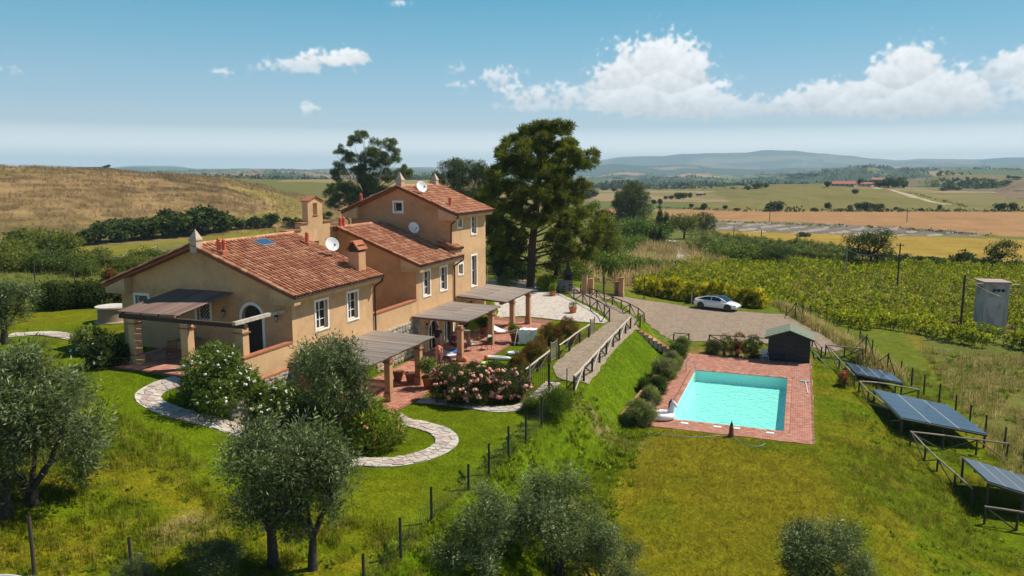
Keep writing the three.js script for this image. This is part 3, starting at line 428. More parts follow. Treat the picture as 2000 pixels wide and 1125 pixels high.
  // cornices under the eaves, boxed at the gable corners
  const cor = (x, y, z0, z1, far) => { const f = (d) => y - 0.17 - 0.0 * d; const g = (pts, a, b) => { const s = new THREE.Shape(pts.map((p) => new THREE.Vector2(...p))), q = new THREE.ExtrudeGeometry(s, { depth: a - b, bevelEnabled: false }); q.translate(0, 0, b); return q; };
    mesh('cornice', [g([[x - 0.0, y - 0.50], [x + 0.5, y - 0.42], [x + 0.58, y - 0.2], [x, y + 0.02]], z0 - 0.52, z1), g([[x - 0.85, y - 0.52], [x + 0.56, y - 0.52], [x + 0.58, y - 0.2], [x - 0.85, y + 0.33]], z0, z0 - 0.518)], MAT.cornice, house); };
  cor(XW, 8.36, -30.66, -39.0); cor(XW, 8.36, -43.9, -50.55); cor(XW, 11.38, -49.5, -56.45);
  for (const [x, y, z, sl] of [[-34.35, 8.36, -30.66, 1], [-31.6, 11.38, -49.5, 1]]) { const s = new THREE.Shape([[x + 0.85, y - 0.52], [x - 0.5, y - 0.52], [x - 0.52, y - 0.22], [x + 0.85, y + 0.33]].map((p) => new THREE.Vector2(...p))), q = new THREE.ExtrudeGeometry(s, { depth: 0.52, bevelEnabled: false }); q.translate(0, 0, z - 0.52); mesh('cornice', q, MAT.cornice, house); }
  // roofs
  const up = (s) => V3(-1, s, 0).normalize(), upL = (s) => V3(1, s, 0).normalize(), e = V3(0, 0, -1), eL = V3(0, 0, 1), LA = (28.85 - 22.65) * Math.hypot(1, 0.374), LC = 4.8 * Math.hypot(1, 0.402);
  const rA = roofSlope(house, V3(EX, 8.27, -30.62), e, up(0.374), 8.42, LA, 1, 300);
  roofSlope(house, V3(-35.05, 8.27, -39.04), eL, upL(0.374), 8.42, LA, 2);
  const rB = roofSlope(house, V3(EX, 8.27, -43.92), e, up(0.374), 6.6, LA, 3); roofSlope(house, V3(-35.05, 8.27, -49.98), eL, upL(0.374), 6.06, LA, 4);
  const rC = roofSlope(house, V3(EX, 11.29, -49.56), e, up(0.402), 6.95, LC, 5); roofSlope(house, V3(-32.25, 11.29, -56.51), eL, upL(0.402), 6.95, LC, 6);
  const rD = roofSlope(house, V3(-22.72, 8.85, -49.5), e, up(0.374), 1.15, 1.6, 7);
  mesh('cornice', box(XW, 8.44, -50.6, XW + 0.5, 8.74, -49.5), MAT.cornice, house);
  ridge(rA, -28.85, 10.62, -30.9, -39.04, 8); ridge(rB, -28.85, 10.62, -43.92, -50.0, 9); ridge(rC, -27.45, 13.25, -49.6, -56.5, 10);
  verge(rA, [EX, 8.33, -30.62], [-28.85, 10.65, -30.62], 12); verge(rA, [-35.0, 8.33, -30.62], [-28.85, 10.65, -30.62], 13); verge(rB, [EX, 8.33, -43.92], [-28.85, 10.65, -43.92], 14);
  verge(rC, [EX, 11.35, -49.56], [-27.45, 13.28, -49.56], 15); verge(rC, [-32.25, 11.35, -49.56], [-27.45, 13.28, -49.56], 16);
  // gutters and downpipes
  const gut = (x, y, z0, z1) => { const g = new THREE.CylinderGeometry(0.07, 0.07, z0 - z1, 8, 1, false, Math.PI / 2, Math.PI); g.rotateX(Math.PI / 2); g.rotateZ(Math.PI / 2); g.translate(x, y, (z0 + z1) / 2); return g; };
  const pipe = (p) => { const l = []; for (let i = 1; i < p.length; i++) l.push(rod(p[i - 1], p[i], 0.055, 0.055, 8)); return l; };
  mesh('gutter', gut(EX + 0.05, 8.27, -30.64, -39.1), MAT.gutter, house); mesh('gutter', gut(EX + 0.05, 8.27, -43.95, -50.6), MAT.gutter, house); mesh('gutter', gut(EX + 0.05, 11.29, -49.6, -56.55), MAT.gutter, house); mesh('gutter', gut(-22.67, 8.85, -49.5, -50.7), MAT.gutter, house);
  mesh('downpipe', pipe([[EX + 0.03, 8.2, -38.95], [EX, 8.0, -38.97], [XW + 0.09, 7.62, -39.02], [XW + 0.09, 4.95, -39.02]]), MAT.gutter, house);
  mesh('downpipe', pipe([[EX + 0.03, 8.2, -50.5], [EX, 8.0, -50.5], [XW + 0.09, 7.55, -50.2], [XW + 0.09, 4.9, -50.2]]), MAT.gutter, house);
  mesh('downpipe', pipe([[EX + 0.03, 11.2, -49.66], [EX, 11.0, -49.7], [XW + 0.0, 10.55, -49.92], [XW - 0.02, 8.9, -49.92]]), MAT.gutter, house);
  mesh('downpipe', pipe([[-32.15, 11.1, -49.62], [-31.75, 10.7, -49.9], [-31.65, 8.5, -49.92]]), MAT.gutter, house);
  // finials, flues, chimney, dishes, roof lights
  const finial = (x, y, z, s) => { let g = new THREE.ConeGeometry(0.43 * s, 0.66 * s, 4, 1); g.rotateY(Math.PI / 4); g.translate(x, y + 0.96 * s, z); g = g.toNonIndexed(); g.computeVertexNormals(); const c = mesh('chimney', [cbox(0.52 * s, 0.8 * s, 0.52 * s, x, y + 0.2 * s, z), cbox(0.60 * s, 0.05, 0.60 * s, x, y + 0.605 * s, z)], MAT.paleStone, house); mesh('cap', g, MAT.paleStone, c); };
  finial(-28.6, 10.38, -30.75, 0.82); finial(-27.4, 13.12, -50.0, 0.9); finial(-27.4, 13.12, -55.7, 0.85);
  const flue = (x, y, z, h, r) => { const f = mesh('flue', lathe([[r * 1.5, -0.2], [r * 1.5, 0.02], [r, 0.06], [r, h * 0.7], [r * 1.25, h * 0.72], [r * 1.25, h * 0.76], [r * 0.9, h * 0.78], [r * 0.9, h * 0.86], [r * 1.3, h * 0.88], [r * 0.7, h * 0.95], [0.01, h * 1.05]], 12), MAT.redPipe, house); f.position.set(x, y, z); return f; };
  flue(-27.62, 10.22, -31.25, 0.75, 0.10); flue(-27.44, 10.16, -31.42, 0.75, 0.10); mesh('flue_base', rbox(0.55, 0.3, 0.5, 0.05, -27.5, 10.18, -31.33), MAT.terracotta, house);
  flue(-27.22, 10.06, -38.2, 0.72, 0.11); mesh('flue_base', rbox(0.4, 0.26, 0.4, 0.05, -27.2, 10.04, -38.2), MAT.terracotta, house);
  flue(-28.75, 10.55, -44.1, 0.75, 0.11); flue(-28.75, 10.55, -44.5, 0.75, 0.11); flue(-23.87, 11.85, -50.98, 0.62, 0.11); flue(-30.9, 11.9, -50.3, 0.75, 0.11);
  const ch = mesh('chimney', box(-24.15, 8.5, -38.5, -23.45, 9.75, -37.75), MAT.stuccoPink, house);
  mesh('opening', box(-24.12, 9.752, -38.47, -23.48, 10.15, -37.78).applyMatrix4(M4().makeTranslation(0, 0, 0)), MAT.dark, ch);
  for (const s of [-1, 1]) { const g = cbox(0.62, 0.07, 1.0); g.rotateZ(-s * 0.92); g.translate(-23.8 + s * 0.235, 10.12, -38.12); mesh('cap', g, MAT.terracotta, ch); }
  const dish = (x, y, z, r, yaw, el) => {
    const pts = []; for (let i = 0; i <= 8; i++) pts.push([Math.max(0.002, r * i / 8), r * 0.22 * (i / 8) ** 2]); for (let i = 8; i >= 0; i--) pts.push([Math.max(0.001, (r + 0.012) * i / 8), r * 0.22 * (i / 8) ** 2 - 0.02]);
    const g = lathe(pts, 28); g.rotateX(Math.PI / 2 - el); g.rotateY(yaw); g.translate(x, y, z); const d = mesh('satellite_dish', g, MAT.dish, house); const dir = V3(Math.sin(yaw) * Math.cos(el), Math.sin(el), Math.cos(yaw) * Math.cos(el)), low = V3(x, y - r * 0.92, z).addScaledVector(dir, 0.06), head = V3(x, y, z).addScaledVector(dir, r * 1.15).add(V3(0, -r * 0.42, 0));
    mesh('feed_arm', [rod(low.toArray(), head.toArray(), 0.018), rbox(0.10, 0.14, 0.10, 0.02, head.x, head.y, head.z)], MAT.galv, d); mesh('mast', [rod([x, y - r * 0.2, z - 0.03], [x - 0.02, y - r - 0.42, z - 0.06], 0.028), rod([x, y - r * 0.9, z], [x - 0.25, y - r - 0.35, z - 0.3], 0.014)], MAT.galv, d);
  };
  dish(-25.42, 10.1, -38.05, 0.41, 1.0, 0.42); dish(-25.95, 10.3, -49.2, 0.41, 1.0, 0.42); dish(-25.85, 13.2, -50.35, 0.42, 1.0, 0.42);
  const light = (x, z, y, sl, a, b) => { const g1 = cbox(a, 0.12, b), g2 = cbox(a - 0.14, 0.02, b - 0.14, 0, 0.055, 0), f = mesh('roof_light', g1, MAT.galv, house); f.position.set(x, y, z); f.rotation.z = -Math.atan(sl); mesh('pane', g2, new THREE.MeshPhysicalMaterial({ color: rgb(0.03, 0.08, 0.16), roughness: 0.04 }), f).position.y = 0.012; };
  light(-27.92, -35.2, 10.38, 0.374, 0.78, 1.15); light(-26.6, -51.7, 13.08, 0.402, 0.7, 1.1);
  // wall lanterns
  const lamp = (x, y, z, dx, dz) => { const m = mesh('wall_lamp', [rod([x, y + 0.30, z], [x + dx * 0.22, y + 0.30, z + dz * 0.22], 0.015), lathe([[0.02, 0.26], [0.12, 0.14], [0.10, 0.13], [0.02, 0.13]], 6).translate(x + dx * 0.2, y, z + dz * 0.2), lathe([[0.055, -0.14], [0.075, -0.12], [0.02, -0.17]], 6).translate(x + dx * 0.2, y, z + dz * 0.2), ...[0, 1, 2, 3].map((k) => { const q = k * Math.PI / 2 + 0.5; return rod([x + dx * 0.2 + 0.095 * Math.cos(q), y + 0.14, z + dz * 0.2 + 0.095 * Math.sin(q)], [x + dx * 0.2 + 0.06 * Math.cos(q), y - 0.13, z + dz * 0.2 + 0.06 * Math.sin(q)], 0.009); })], MAT.iron, house); mesh('glass', lathe([[0.05, -0.12], [0.085, 0.12]], 8).translate(x + dx * 0.2, y, z + dz * 0.2), MAT.curtain, m); };
  lamp(-27.35, 7.1, -31.2, 0, 1); lamp(-24.1, 7.05, -31.2, 0, 1); lamp(XW + 0.4, 4.15, -44.65, 1, 0);
  mesh('wall_light', new THREE.SphereGeometry(0.13, 12, 8).scale(0.6, 1, 1).translate(XW + 0.06, 5.45, -31.9), MAT.plasticWhite, house);
  // front patio parapet and the stone retaining wall under it
  mesh('wall', box(XW - 0.25, 4.72, -31.2, XW, 5.87, -27.6), MAT.stucco, house); mesh('coping', box(XW - 0.29, 5.87, -31.19, XW + 0.04, 5.95, -27.55), MAT.terracotta, house); mesh('coping', box(XW - 0.2, 4.62, -31.6, XW + 0.14, 4.72, -26.4), MAT.terracotta, house);
  mesh('wall', box(-23.0, 2.0, -31.1, -20.6, 4.62, -30.75), MAT.stuccoPink, house); mesh('wall', box(XW - 0.4, 2.0, -38.9, XW - 0.37, 4.6, -31.1), MAT.stucco, house);
}
// stone retaining walls, stone by stone
const STONES = [[0.46, 0.40, 0.31], [0.36, 0.33, 0.29], [0.54, 0.45, 0.32], [0.40, 0.34, 0.27], [0.50, 0.47, 0.41]].map((c) => std(c, 0.95, { map: rep(mottle, 1.5), bumpMap: grainB, bumpScale: 0.01 }));
const stoneGeos = [0, 1, 2, 3, 4, 5].map((k) => { const R = rng(50 + k), g0 = new THREE.IcosahedronGeometry(0.5, 1), g = mergeVertices(g0.deleteAttribute('normal') && g0), p = g.attributes.position; for (let i = 0; i < p.count; i++) { const v = V3().fromBufferAttribute(p, i), f = (a) => Math.sign(a) * Math.min(0.5, Math.abs(a) * 1.25); v.set(f(v.x), f(v.y), f(v.z)).multiplyScalar(0.88 + 0.2 * R()); p.setXYZ(i, v.x, v.y, v.z); } const n = g.toNonIndexed(); n.computeVertexNormals(); return n; });
function stoneWall(parent, facing, at, u0, u1, y0, y1, size, seed) {
  const R = rng(seed), back = mesh('mortar', facing === 'x' ? box(at - 0.3, y0, -u1, at - 0.03, y1, -u0) : box(u0, y0, at - 0.3, u1, y1, at - 0.03), MAT.concrete, parent);
  for (let y = y0; y < y1 - 0.04;) { const h = Math.min(size * (0.6 + 0.45 * R()), y1 - y); for (let u = u0; u < u1 - 0.04;) { const w = Math.min(size * (0.75 + 0.9 * R()), u1 - u), m = mesh('stone', stoneGeos[Math.floor(R() * 6)], STONES[Math.floor(R() * 5)], back); const cu = u + w / 2, cy = y + h / 2 + (R() - 0.5) * 0.03; m.scale.set(w * 1.04, h * 1.04, 0.16); if (facing === 'x') { m.rotation.y = Math.PI / 2; m.position.set(at - 0.02, cy, -cu); } else m.position.set(cu, cy, at - 0.02); m.rotateZ((R() - 0.5) * 0.3); u += w; } y += h; }
}
stoneWall(house, 'x', XW + 0.08, 39.0, 44.2, 2.35, 4.72, 0.36, 21); stoneWall(house, 'z', -43.9, XW + 0.02, XW + 0.42, 2.35, 4.8, 0.3, 22);
stoneWall(house, 'x', XW + 0.1, 26.4, 30.8, 2.8, 4.62, 0.36, 23); stoneWall(house, 'z', -30.7, XW + 0.02, XW + 0.5, 2.6, 4.6, 0.3, 24);
// ------------------------------------------------------------ roads, paths and paved places
const edgeUV = (g, s = 1) => { const p = g.attributes.position, u = new Float32Array(p.count * 2); for (let i = 0; i < p.count; i++) { u[i * 2] = p.getX(i) * s; u[i * 2 + 1] = p.getZ(i) * s; } g.setAttribute('uv', new THREE.BufferAttribute(u, 2)); return g; };
// a sheet draped over the land inside a polygon of [x, z]
function drape(poly, lift, fine = 0.5, ragged = 0) {
  const pts = []; poly.forEach((a, i) => { const b = poly[(i + 1) % poly.length], n = Math.max(1, Math.round(Math.hypot(b[0] - a[0], b[1] - a[1]) / 0.4)); for (let k = 0; k < n; k++) { const t = k / n, x = lerp(a[0], b[0], t), z = lerp(a[1], b[1], t); pts.push(new THREE.Vector2(x + (fbm(x * 1.7, z * 1.7, 3) - 0.5) * ragged, -z + (fbm(x * 1.7 + 40, z * 1.7, 3) - 0.5) * ragged)); } });
  let g = new THREE.ShapeGeometry(new THREE.Shape(pts)).toNonIndexed(); g = new TessellateModifier(fine, 9).modify(g);
  const p = g.attributes.position; for (let i = 0; i < p.count; i++) { const x = p.getX(i), z = -p.getY(i); p.setXYZ(i, x, H(x, z) + lift, z); }
  g.deleteAttribute('normal'); g.deleteAttribute('uv'); g = mergeVertices(edgeUV(g), 1e-4); g.computeVertexNormals(); return g;
}
const gravelMat = (c) => std(c, 1, { map: rep(gravelTex, 0.3), bumpMap: rep(gravelBump, 0.3), bumpScale: 0.03 });
const LOT = pxPoly([[1118, 560], [1160, 571], [1215, 579], [1300, 592], [1350, 600], [1450, 609], [1532, 615], [1600, 652], [1650, 684], [1612, 690], [1595, 680], [1470, 669], [1384, 668], [1318, 667], [1290, 652], [1268, 634], [1250, 612], [1215, 595], [1180, 583], [1130, 566]]);
struct('parking_lot', drape(LOT, 0.035, 0.9, 0.5), gravelMat([0.43, 0.33, 0.24]));
const PATH = pxPoly([[1088, 737], [1078, 716], [1097, 700], [1122, 677], [1146, 661], [1161, 651], [1178, 638], [1192, 628], [1180, 612], [1150, 596], [1122, 583], [1098, 566], [1088, 552], [1104, 551], [1128, 562], [1151, 574], [1180, 588], [1212, 604], [1238, 620], [1245, 632], [1243, 642], [1215, 668], [1190, 697], [1166, 730], [1150, 752], [1118, 748]]);
struct('gravel_path', drape(PATH, 0.045, 0.6, 0.25), gravelMat([0.44, 0.35, 0.25]));
const YARD = pxPoly([[935, 549], [1040, 547], [1090, 573], [1122, 588], [1148, 600], [1174, 618], [1188, 629], [1178, 633], [1084, 625], [1020, 618], [960, 612]]);
struct('gravel_yard', drape(YARD, 0.05, 0.7, 0.15), gravelMat([0.80, 0.72, 0.64]));
struct('road', drape(pxPoly([[1303, 469], [1322, 471], [1338, 482], [1347, 499], [1344, 512], [1316, 512], [1324, 497], [1322, 486], [1312, 477]]), 0.15, 2), gravelMat([0.85, 0.80, 0.74]));
struct('road', drape(pxPoly([[-60, 576], [60, 571], [130, 564], [200, 559], [330, 556], [330, 562], [200, 566], [130, 571], [60, 580], [-60, 584]]), 0.12, 1), gravelMat([0.85, 0.78, 0.66]));

// terracotta floors
const brickGeo = (w, h, d, c = 0.008) => { const g = new THREE.BufferGeometry(), p = [], f = (a, b, e, q) => { for (const k of [a, b, e, a, e, q]) p.push(...k); }, X = w / 2, Z = d / 2, t = [[-X + c, h, Z - c], [X - c, h, Z - c], [X - c, h, -Z + c], [-X + c, h, -Z + c]], m = [[-X, h - c, Z], [X, h - c, Z], [X, h - c, -Z], [-X, h - c, -Z]], b = m.map(([x, , z]) => [x, 0, z]); f(...t); for (let i = 0; i < 4; i++) { const j = (i + 1) % 4; f(m[i], m[j], t[j], t[i]); f(b[i], b[j], m[j], m[i]); } g.setAttribute('position', new THREE.Float32BufferAttribute(p, 3)); g.computeVertexNormals(); return edgeUV(g); };
const BRICKS = [[0.56, 0.215, 0.135], [0.51, 0.18, 0.11], [0.61, 0.27, 0.18], [0.44, 0.15, 0.09], [0.57, 0.235, 0.155], [0.62, 0.31, 0.22]].map((c) => rgb(...c));
function bricks(parent, name, spots, geo, seed) { const R = rng(seed), im = new THREE.InstancedMesh(geo, std([1, 1, 1], 0.85, { map: rep(mottle, 3) }), spots.length), q = new THREE.Quaternion(), e = new THREE.Euler(); im.name = name; im.userData.kind = 'stuff'; im.castShadow = im.receiveShadow = true; spots.forEach(([x, y, z, turn = 0], i) => { e.set((R() - 0.5) * 0.015, turn + (R() - 0.5) * 0.02, (R() - 0.5) * 0.015); im.setMatrixAt(i, M4().compose(V3(x + (R() - 0.5) * 0.006, y + (R() - 0.5) * 0.006, z + (R() - 0.5) * 0.006), q.setFromEuler(e), V3(1, 1, 1))); const c = BRICKS[Math.floor(R() * 6)].clone().multiplyScalar(0.85 + 0.3 * R() * fbm(x, z, 2) * 1.6).lerp(rgb(0.6, 0.42, 0.32), name === 'brick' ? 0.22 * fbm(x / 2.2 + 4, z / 2.2, 3) : 0.1); im.setColorAt(i, c); }); parent.add(im); return im; }
const POOL = [-6.55, -0.2, -55.6, -43.65], DECK = [-7.8, 1.42, -60.7, -42.08];
{
  const deck = struct('pool_deck', [box(DECK[0], -0.25, DECK[2], POOL[0] - 0.2, -0.005, DECK[3]), box(POOL[1] + 0.2, -0.25, DECK[2], DECK[1], -0.005, DECK[3]), box(POOL[0] - 0.2, -0.25, DECK[2], POOL[1] + 0.2, -0.005, POOL[2] - 0.2), box(POOL[0] - 0.2, -0.25, POOL[3] + 0.2, POOL[1] + 0.2, -0.005, DECK[3])], std([0.50, 0.27, 0.20], 0.95, { map: rep(mottle, 1) }));
  const spots = []; for (let j = 0; j * 0.128 < DECK[3] - DECK[2] - 0.05; j++) for (let i = 0; i * 0.255 < DECK[1] - DECK[0] - 0.1; i++) { const x = DECK[0] + 0.13 + i * 0.255 + (j % 2) * 0.127, z = DECK[2] + 0.065 + j * 0.128; if (x > DECK[1] - 0.1 || (x > POOL[0] - 0.26 && x < POOL[1] + 0.27 && z > POOL[2] - 0.25 && z < POOL[3] + 0.25)) continue; spots.push([x, 0, z]); }
  bricks(deck, 'brick', spots, brickGeo(0.245, 0.035, 0.118), 31);
  const rim = []; for (let x = POOL[0] - 0.14; x < POOL[1] + 0.2; x += 0.285) rim.push([x, 0.0, POOL[2] - 0.125], [x, 0.0, POOL[3] + 0.125]); for (let z = POOL[2] + 0.14; z < POOL[3]; z += 0.285) rim.push([POOL[0] - 0.125, 0.0, z, Math.PI / 2], [POOL[1] + 0.125, 0.0, z, Math.PI / 2]);
  const cop = bricks(deck, 'coping_tile', rim, brickGeo(0.272, 0.05, 0.30, 0.015), 32); void cop;
  const liner = std([0.55, 0.82, 0.77], 0.55), [x0, x1, z0, z1] = POOL, d = -0.78;
  struct('pool', [box(x0 - 0.2, d - 0.2, z0 - 0.2, x1 + 0.2, d, z1 + 0.2), box(x0 - 0.2, d, z0 - 0.2, x0, -0.006, z1 + 0.2), box(x1, d, z0 - 0.2, x1 + 0.2, -0.006, z1 + 0.2), box(x0, d, z0 - 0.2, x1, -0.006, z0), box(x0, d, z1, x1, -0.006, z1 + 0.2)], liner);
  const wb = tileTex(256, (u, v) => { const k = pfbm(u, v, 12, 3) * 0.6 + pfbm(v + 0.3, u, 28, 2) * 0.4; return [k, k, k]; }, false), wg = new THREE.PlaneGeometry(x1 - x0, z1 - z0); wg.rotateX(-Math.PI / 2); wg.translate((x0 + x1) / 2, -0.13, (z0 + z1) / 2);
  struct('water', edgeUV(wg, 0.3), new THREE.MeshPhysicalMaterial({ color: rgb(0.66, 0.98, 0.93), roughness: 0.03, transmission: 1, thickness: 0, ior: 1.33, bumpMap: wb, bumpScale: 0.12 }));
  for (const [px, py] of [[1337, 827], [1401, 834]]) { const p = onY(px, py, 0.03); tag(mesh('skimmer_lid', rbox(0.42, 0.03, 0.26, 0.012, p[0], 0.052, p[2]), MAT.plasticWhite), px < 1380 ? 'white rectangular skimmer lid set in the brick deck nearest the unicorn float' : 'white skimmer lid in the brick deck beside the terracotta bollard', 'pool lid', 'white lids along the near pool edge'); }
  for (const [px, py, l] of [[1438, 837, 'white skimmer lid in the brick deck between bollard and near right pool corner'], [1504, 846, 'white skimmer lid nearest the right front corner of the pool']]) { const p = onY(px, py, 0.03); tag(mesh('skimmer_lid', rbox(0.42, 0.03, 0.24, 0.012, p[0], 0.052, p[2]), MAT.plasticWhite), l, 'pool lid', 'white lids along the near pool edge'); }
  // low brick kerb between bank and lavender bed
  const kerb = thing('retaining_kerb', 'low stone and brick kerb between grass bank and lavender bed', 'kerb'), a = [-9.0, -42.3], b = [-8.5, -59.5], n = 44, kerbGeo = brickGeo(0.38, 0.5, 0.385, 0.02); for (let i = 0; i < n; i++) { const t = (i + 0.5) / n, z = lerp(a[1], b[1], t), x = lerp(a[0], b[0], t), m = mesh('brick', kerbGeo, TILES[(i * 7 + (i >> 2)) % 5], kerb); m.position.set(x, -0.12 + 0.02 * hash2(i, 5), z); }
}
{
  const pm = std([0.30, 0.13, 0.08], 0.95, { map: rep(mottle, 1) });
  const patio = struct('patio', box(-31.6, 4.6, -31.2, XW - 0.26, 4.955, -27.05), pm), sp = []; for (let x = -31.45; x < XW - 0.35; x += 0.31) for (let z = -31.03; z < -27.1; z += 0.31) sp.push([x, 4.955, z]); bricks(patio, 'floor_tile', sp, brickGeo(0.3, 0.02, 0.3, 0.006), 33);
  const T = pxPoly([[758, 812], [791, 796], [822, 779], [880, 735], [940, 710], [958, 698], [1002, 673], [1040, 652], [1081, 627], [1035, 622], [962, 613]]).concat([[-22.9, -56.3], [-22.9, -33]]);
  const terr = struct('terrace', drape(T, 0.03, 0.8), pm), t2 = []; for (let j = 0; j < 190; j++) for (let i = 0; i < 34; i++) { const x = -22.75 + i * 0.255 + (j % 2) * 0.127, z = -32.6 - j * 0.128; if (inPoly(T, x - 0.14, z) && inPoly(T, x + 0.14, z) && inPoly(T, x, z + 0.07) && inPoly(T, x, z - 0.07)) t2.push([x, H(x, z) + 0.03, z]); } bricks(terr, 'brick', t2, brickGeo(0.245, 0.03, 0.118), 34);
}
// crazy paving: stones cut as cells in a strip along a line of points [x, z]
const PAVERS = [[0.60, 0.52, 0.46], [0.52, 0.41, 0.36], [0.66, 0.59, 0.52], [0.47, 0.38, 0.34], [0.58, 0.53, 0.48], [0.62, 0.49, 0.43]].map((c) => std(c, 0.95, { map: rep(mottle, 1), bumpMap: grainB, bumpScale: 0.008 }));
function stonePath(line, width, cell, seed) {
  const c = new THREE.CatmullRomCurve3(line.map(([x, z]) => V3(x, 0, z))), len = c.getLength(), R = rng(seed), n = Math.round(len / cell), m = Math.max(2, Math.round(width / cell)), sites = [], at = (s, t) => { const u = clamp(s / len, 0, 1), p = c.getPointAt(u), d = c.getTangentAt(u); return [p.x - d.z * t, p.z + d.x * t]; };
  for (let i = -1; i <= n; i++) for (let j = -1; j <= m; j++) sites.push([(i + 0.5 + (R() - 0.5) * 0.75) * len / n, (j + 0.5 + (R() - 0.5) * 0.75) * width / m - width / 2, i >= 0 && i < n && j >= 0 && j < m]);
  const edge = [], N = Math.ceil(len / 0.3); for (let i = 0; i <= N; i++) edge.push(at(i / N * len, -width / 2)); for (let i = N; i >= 0; i--) edge.push(at(i / N * len, width / 2));
  const path = struct('stone_path', drape(edge, 0.03, 0.5), std([0.66, 0.61, 0.54], 1, { map: rep(mottle, 1) }));
  for (const [sx, sy, real] of sites) { if (!real) continue;
    let poly = [[0, -width / 2 + 0.01], [len, -width / 2 + 0.01], [len, width / 2 - 0.01], [0, width / 2 - 0.01]].map(([a, b]) => [clamp(a, sx - 1.5, sx + 1.5), b]);
    for (const [ox, oy] of sites) { const dx = ox - sx, dy = oy - sy, q = Math.hypot(dx, dy); if (q < 1e-6 || q > 2.2) continue; const lim = q / 2 - 0.022, out = []; for (let i = 0; i < poly.length; i++) { const a = poly[i], b = poly[(i + 1) % poly.length], da = ((a[0] - sx) * dx + (a[1] - sy) * dy) / q - lim, db = ((b[0] - sx) * dx + (b[1] - sy) * dy) / q - lim; if (da <= 0) out.push(a); if (da * db < 0) { const t = da / (da - db); out.push([lerp(a[0], b[0], t), lerp(a[1], b[1], t)]); } } poly = out; if (poly.length < 3) break; }
    if (poly.length < 3) continue;
    const w = poly.map(([s, t]) => at(s, t)), h = 0.055 + R() * 0.02, mid = [w.reduce((a, p) => a + p[0], 0) / w.length, w.reduce((a, p) => a + p[1], 0) / w.length], pos = [];
    for (let i = 0; i < w.length; i++) { const a = w[i], b = w[(i + 1) % w.length], ya = H(a[0], a[1]), yb = H(b[0], b[1]), ym = H(mid[0], mid[1]) + h; pos.push(a[0], ya + h, a[1], b[0], yb + h, b[1], mid[0], ym, mid[1], a[0], ya - 0.02, a[1], b[0], yb - 0.02, b[1], b[0], yb + h, b[1], a[0], ya - 0.02, a[1], b[0], yb + h, b[1], a[0], ya + h, a[1]); }
    const g = new THREE.BufferGeometry(); g.setAttribute('position', new THREE.Float32BufferAttribute(pos, 3)); g.computeVertexNormals();
    if (g.attributes.normal.getY(0) < 0) { for (let i = 0; i < pos.length; i += 9) for (let k = 0; k < 3; k++) { const q = pos[i + 3 + k]; pos[i + 3 + k] = pos[i + 6 + k]; pos[i + 6 + k] = q; } g.setAttribute('position', new THREE.Float32BufferAttribute(pos, 3)); g.computeVertexNormals(); }
    mesh('stone', edgeUV(g), PAVERS[Math.floor(R() * 6)], path);
  }
}
const CURVED = pxPoly([[352, 742], [310, 757], [288, 776], [318, 798], [375, 815], [440, 832], [520, 862], [600, 890], [690, 903], [770, 903], [835, 889], [872, 866], [862, 845], [825, 832], [785, 824], [765, 812]]);
stonePath(CURVED, 1.05, 0.37, 41);
stonePath(pxPoly([[818, 783], [870, 787], [920, 794], [970, 800], [1012, 797], [1045, 780], [1080, 748]]), 0.9, 0.42, 42);
stonePath(pxPoly([[20, 655], [80, 652], [130, 657], [168, 664]]), 1.1, 0.5, 43);

// ------------------------------------------------------------ pergolas
const CANE = [[0.40, 0.335, 0.285], [0.33, 0.27, 0.225], [0.46, 0.39, 0.33]].map((c) => std(c, 0.95)), CANED = [[0.20, 0.13, 0.105], [0.16, 0.10, 0.08], [0.26, 0.18, 0.145]].map((c) => std(c, 0.95));
// roof mat of canes between four corners (wall near, wall far, outer far, outer near)
function reedMat(parent, q, panels, mats, seed) {
  const R = rng(seed), P = (s, t) => { const f = (k) => lerp(lerp(q[0][k], q[1][k], s), lerp(q[3][k], q[2][k], s), t); return [f(0), f(1) + 0.03 * (fbm(f(0) * 1.3, f(2) * 1.3, 2) - 0.5) * 2, f(2)]; }, len = Math.hypot(q[1][0] - q[0][0], q[1][2] - q[0][2]);
  for (let k = 0; k < panels; k++) { const sets = [[], [], []], n = Math.round(len / 0.045), t0 = k / panels + (k ? 0.004 : -0.004), t1 = (k + 1) / panels - 0.004 + (k === panels - 1 ? 0.008 : 0); for (let i = 0; i < n; i++) { const s = (i + 0.5) / n, a = P(s + (R() - 0.5) * 0.006, t0 + (R() - 0.5) * 0.016), b = P(s + (R() - 0.5) * 0.006, t1 + (R() - 0.5) * 0.016), y = R() * 0.018 + (panels > 1 && k ? 0.006 : 0); a[1] += y; b[1] += y; sets[Math.floor(R() * 3)].push(rod(a, b, 0.022 + R() * 0.008, 0.02, 5)); } sets.forEach((g, i) => { mesh('reed_mat', g, mats[i], parent); }); }
}
const column = (parent, x, y0, y1, z, w = 0.32, mat = MAT.stuccoPink) => { const c = mesh('column', [cbox(w, y1 - y0 - 0.48, w, x, (y0 + 0.48 + y1) / 2, z), cbox(w + 0.1, 0.44, w + 0.1, x, y0 + 0.22, z)], mat, parent); mesh('capital', [cbox(w + 0.14, 0.06, w + 0.14, x, y1 - 0.2, z), cbox(w + 0.05, 0.05, w + 0.05, x, y0 + 0.465, z)], MAT.brickTop, c); };
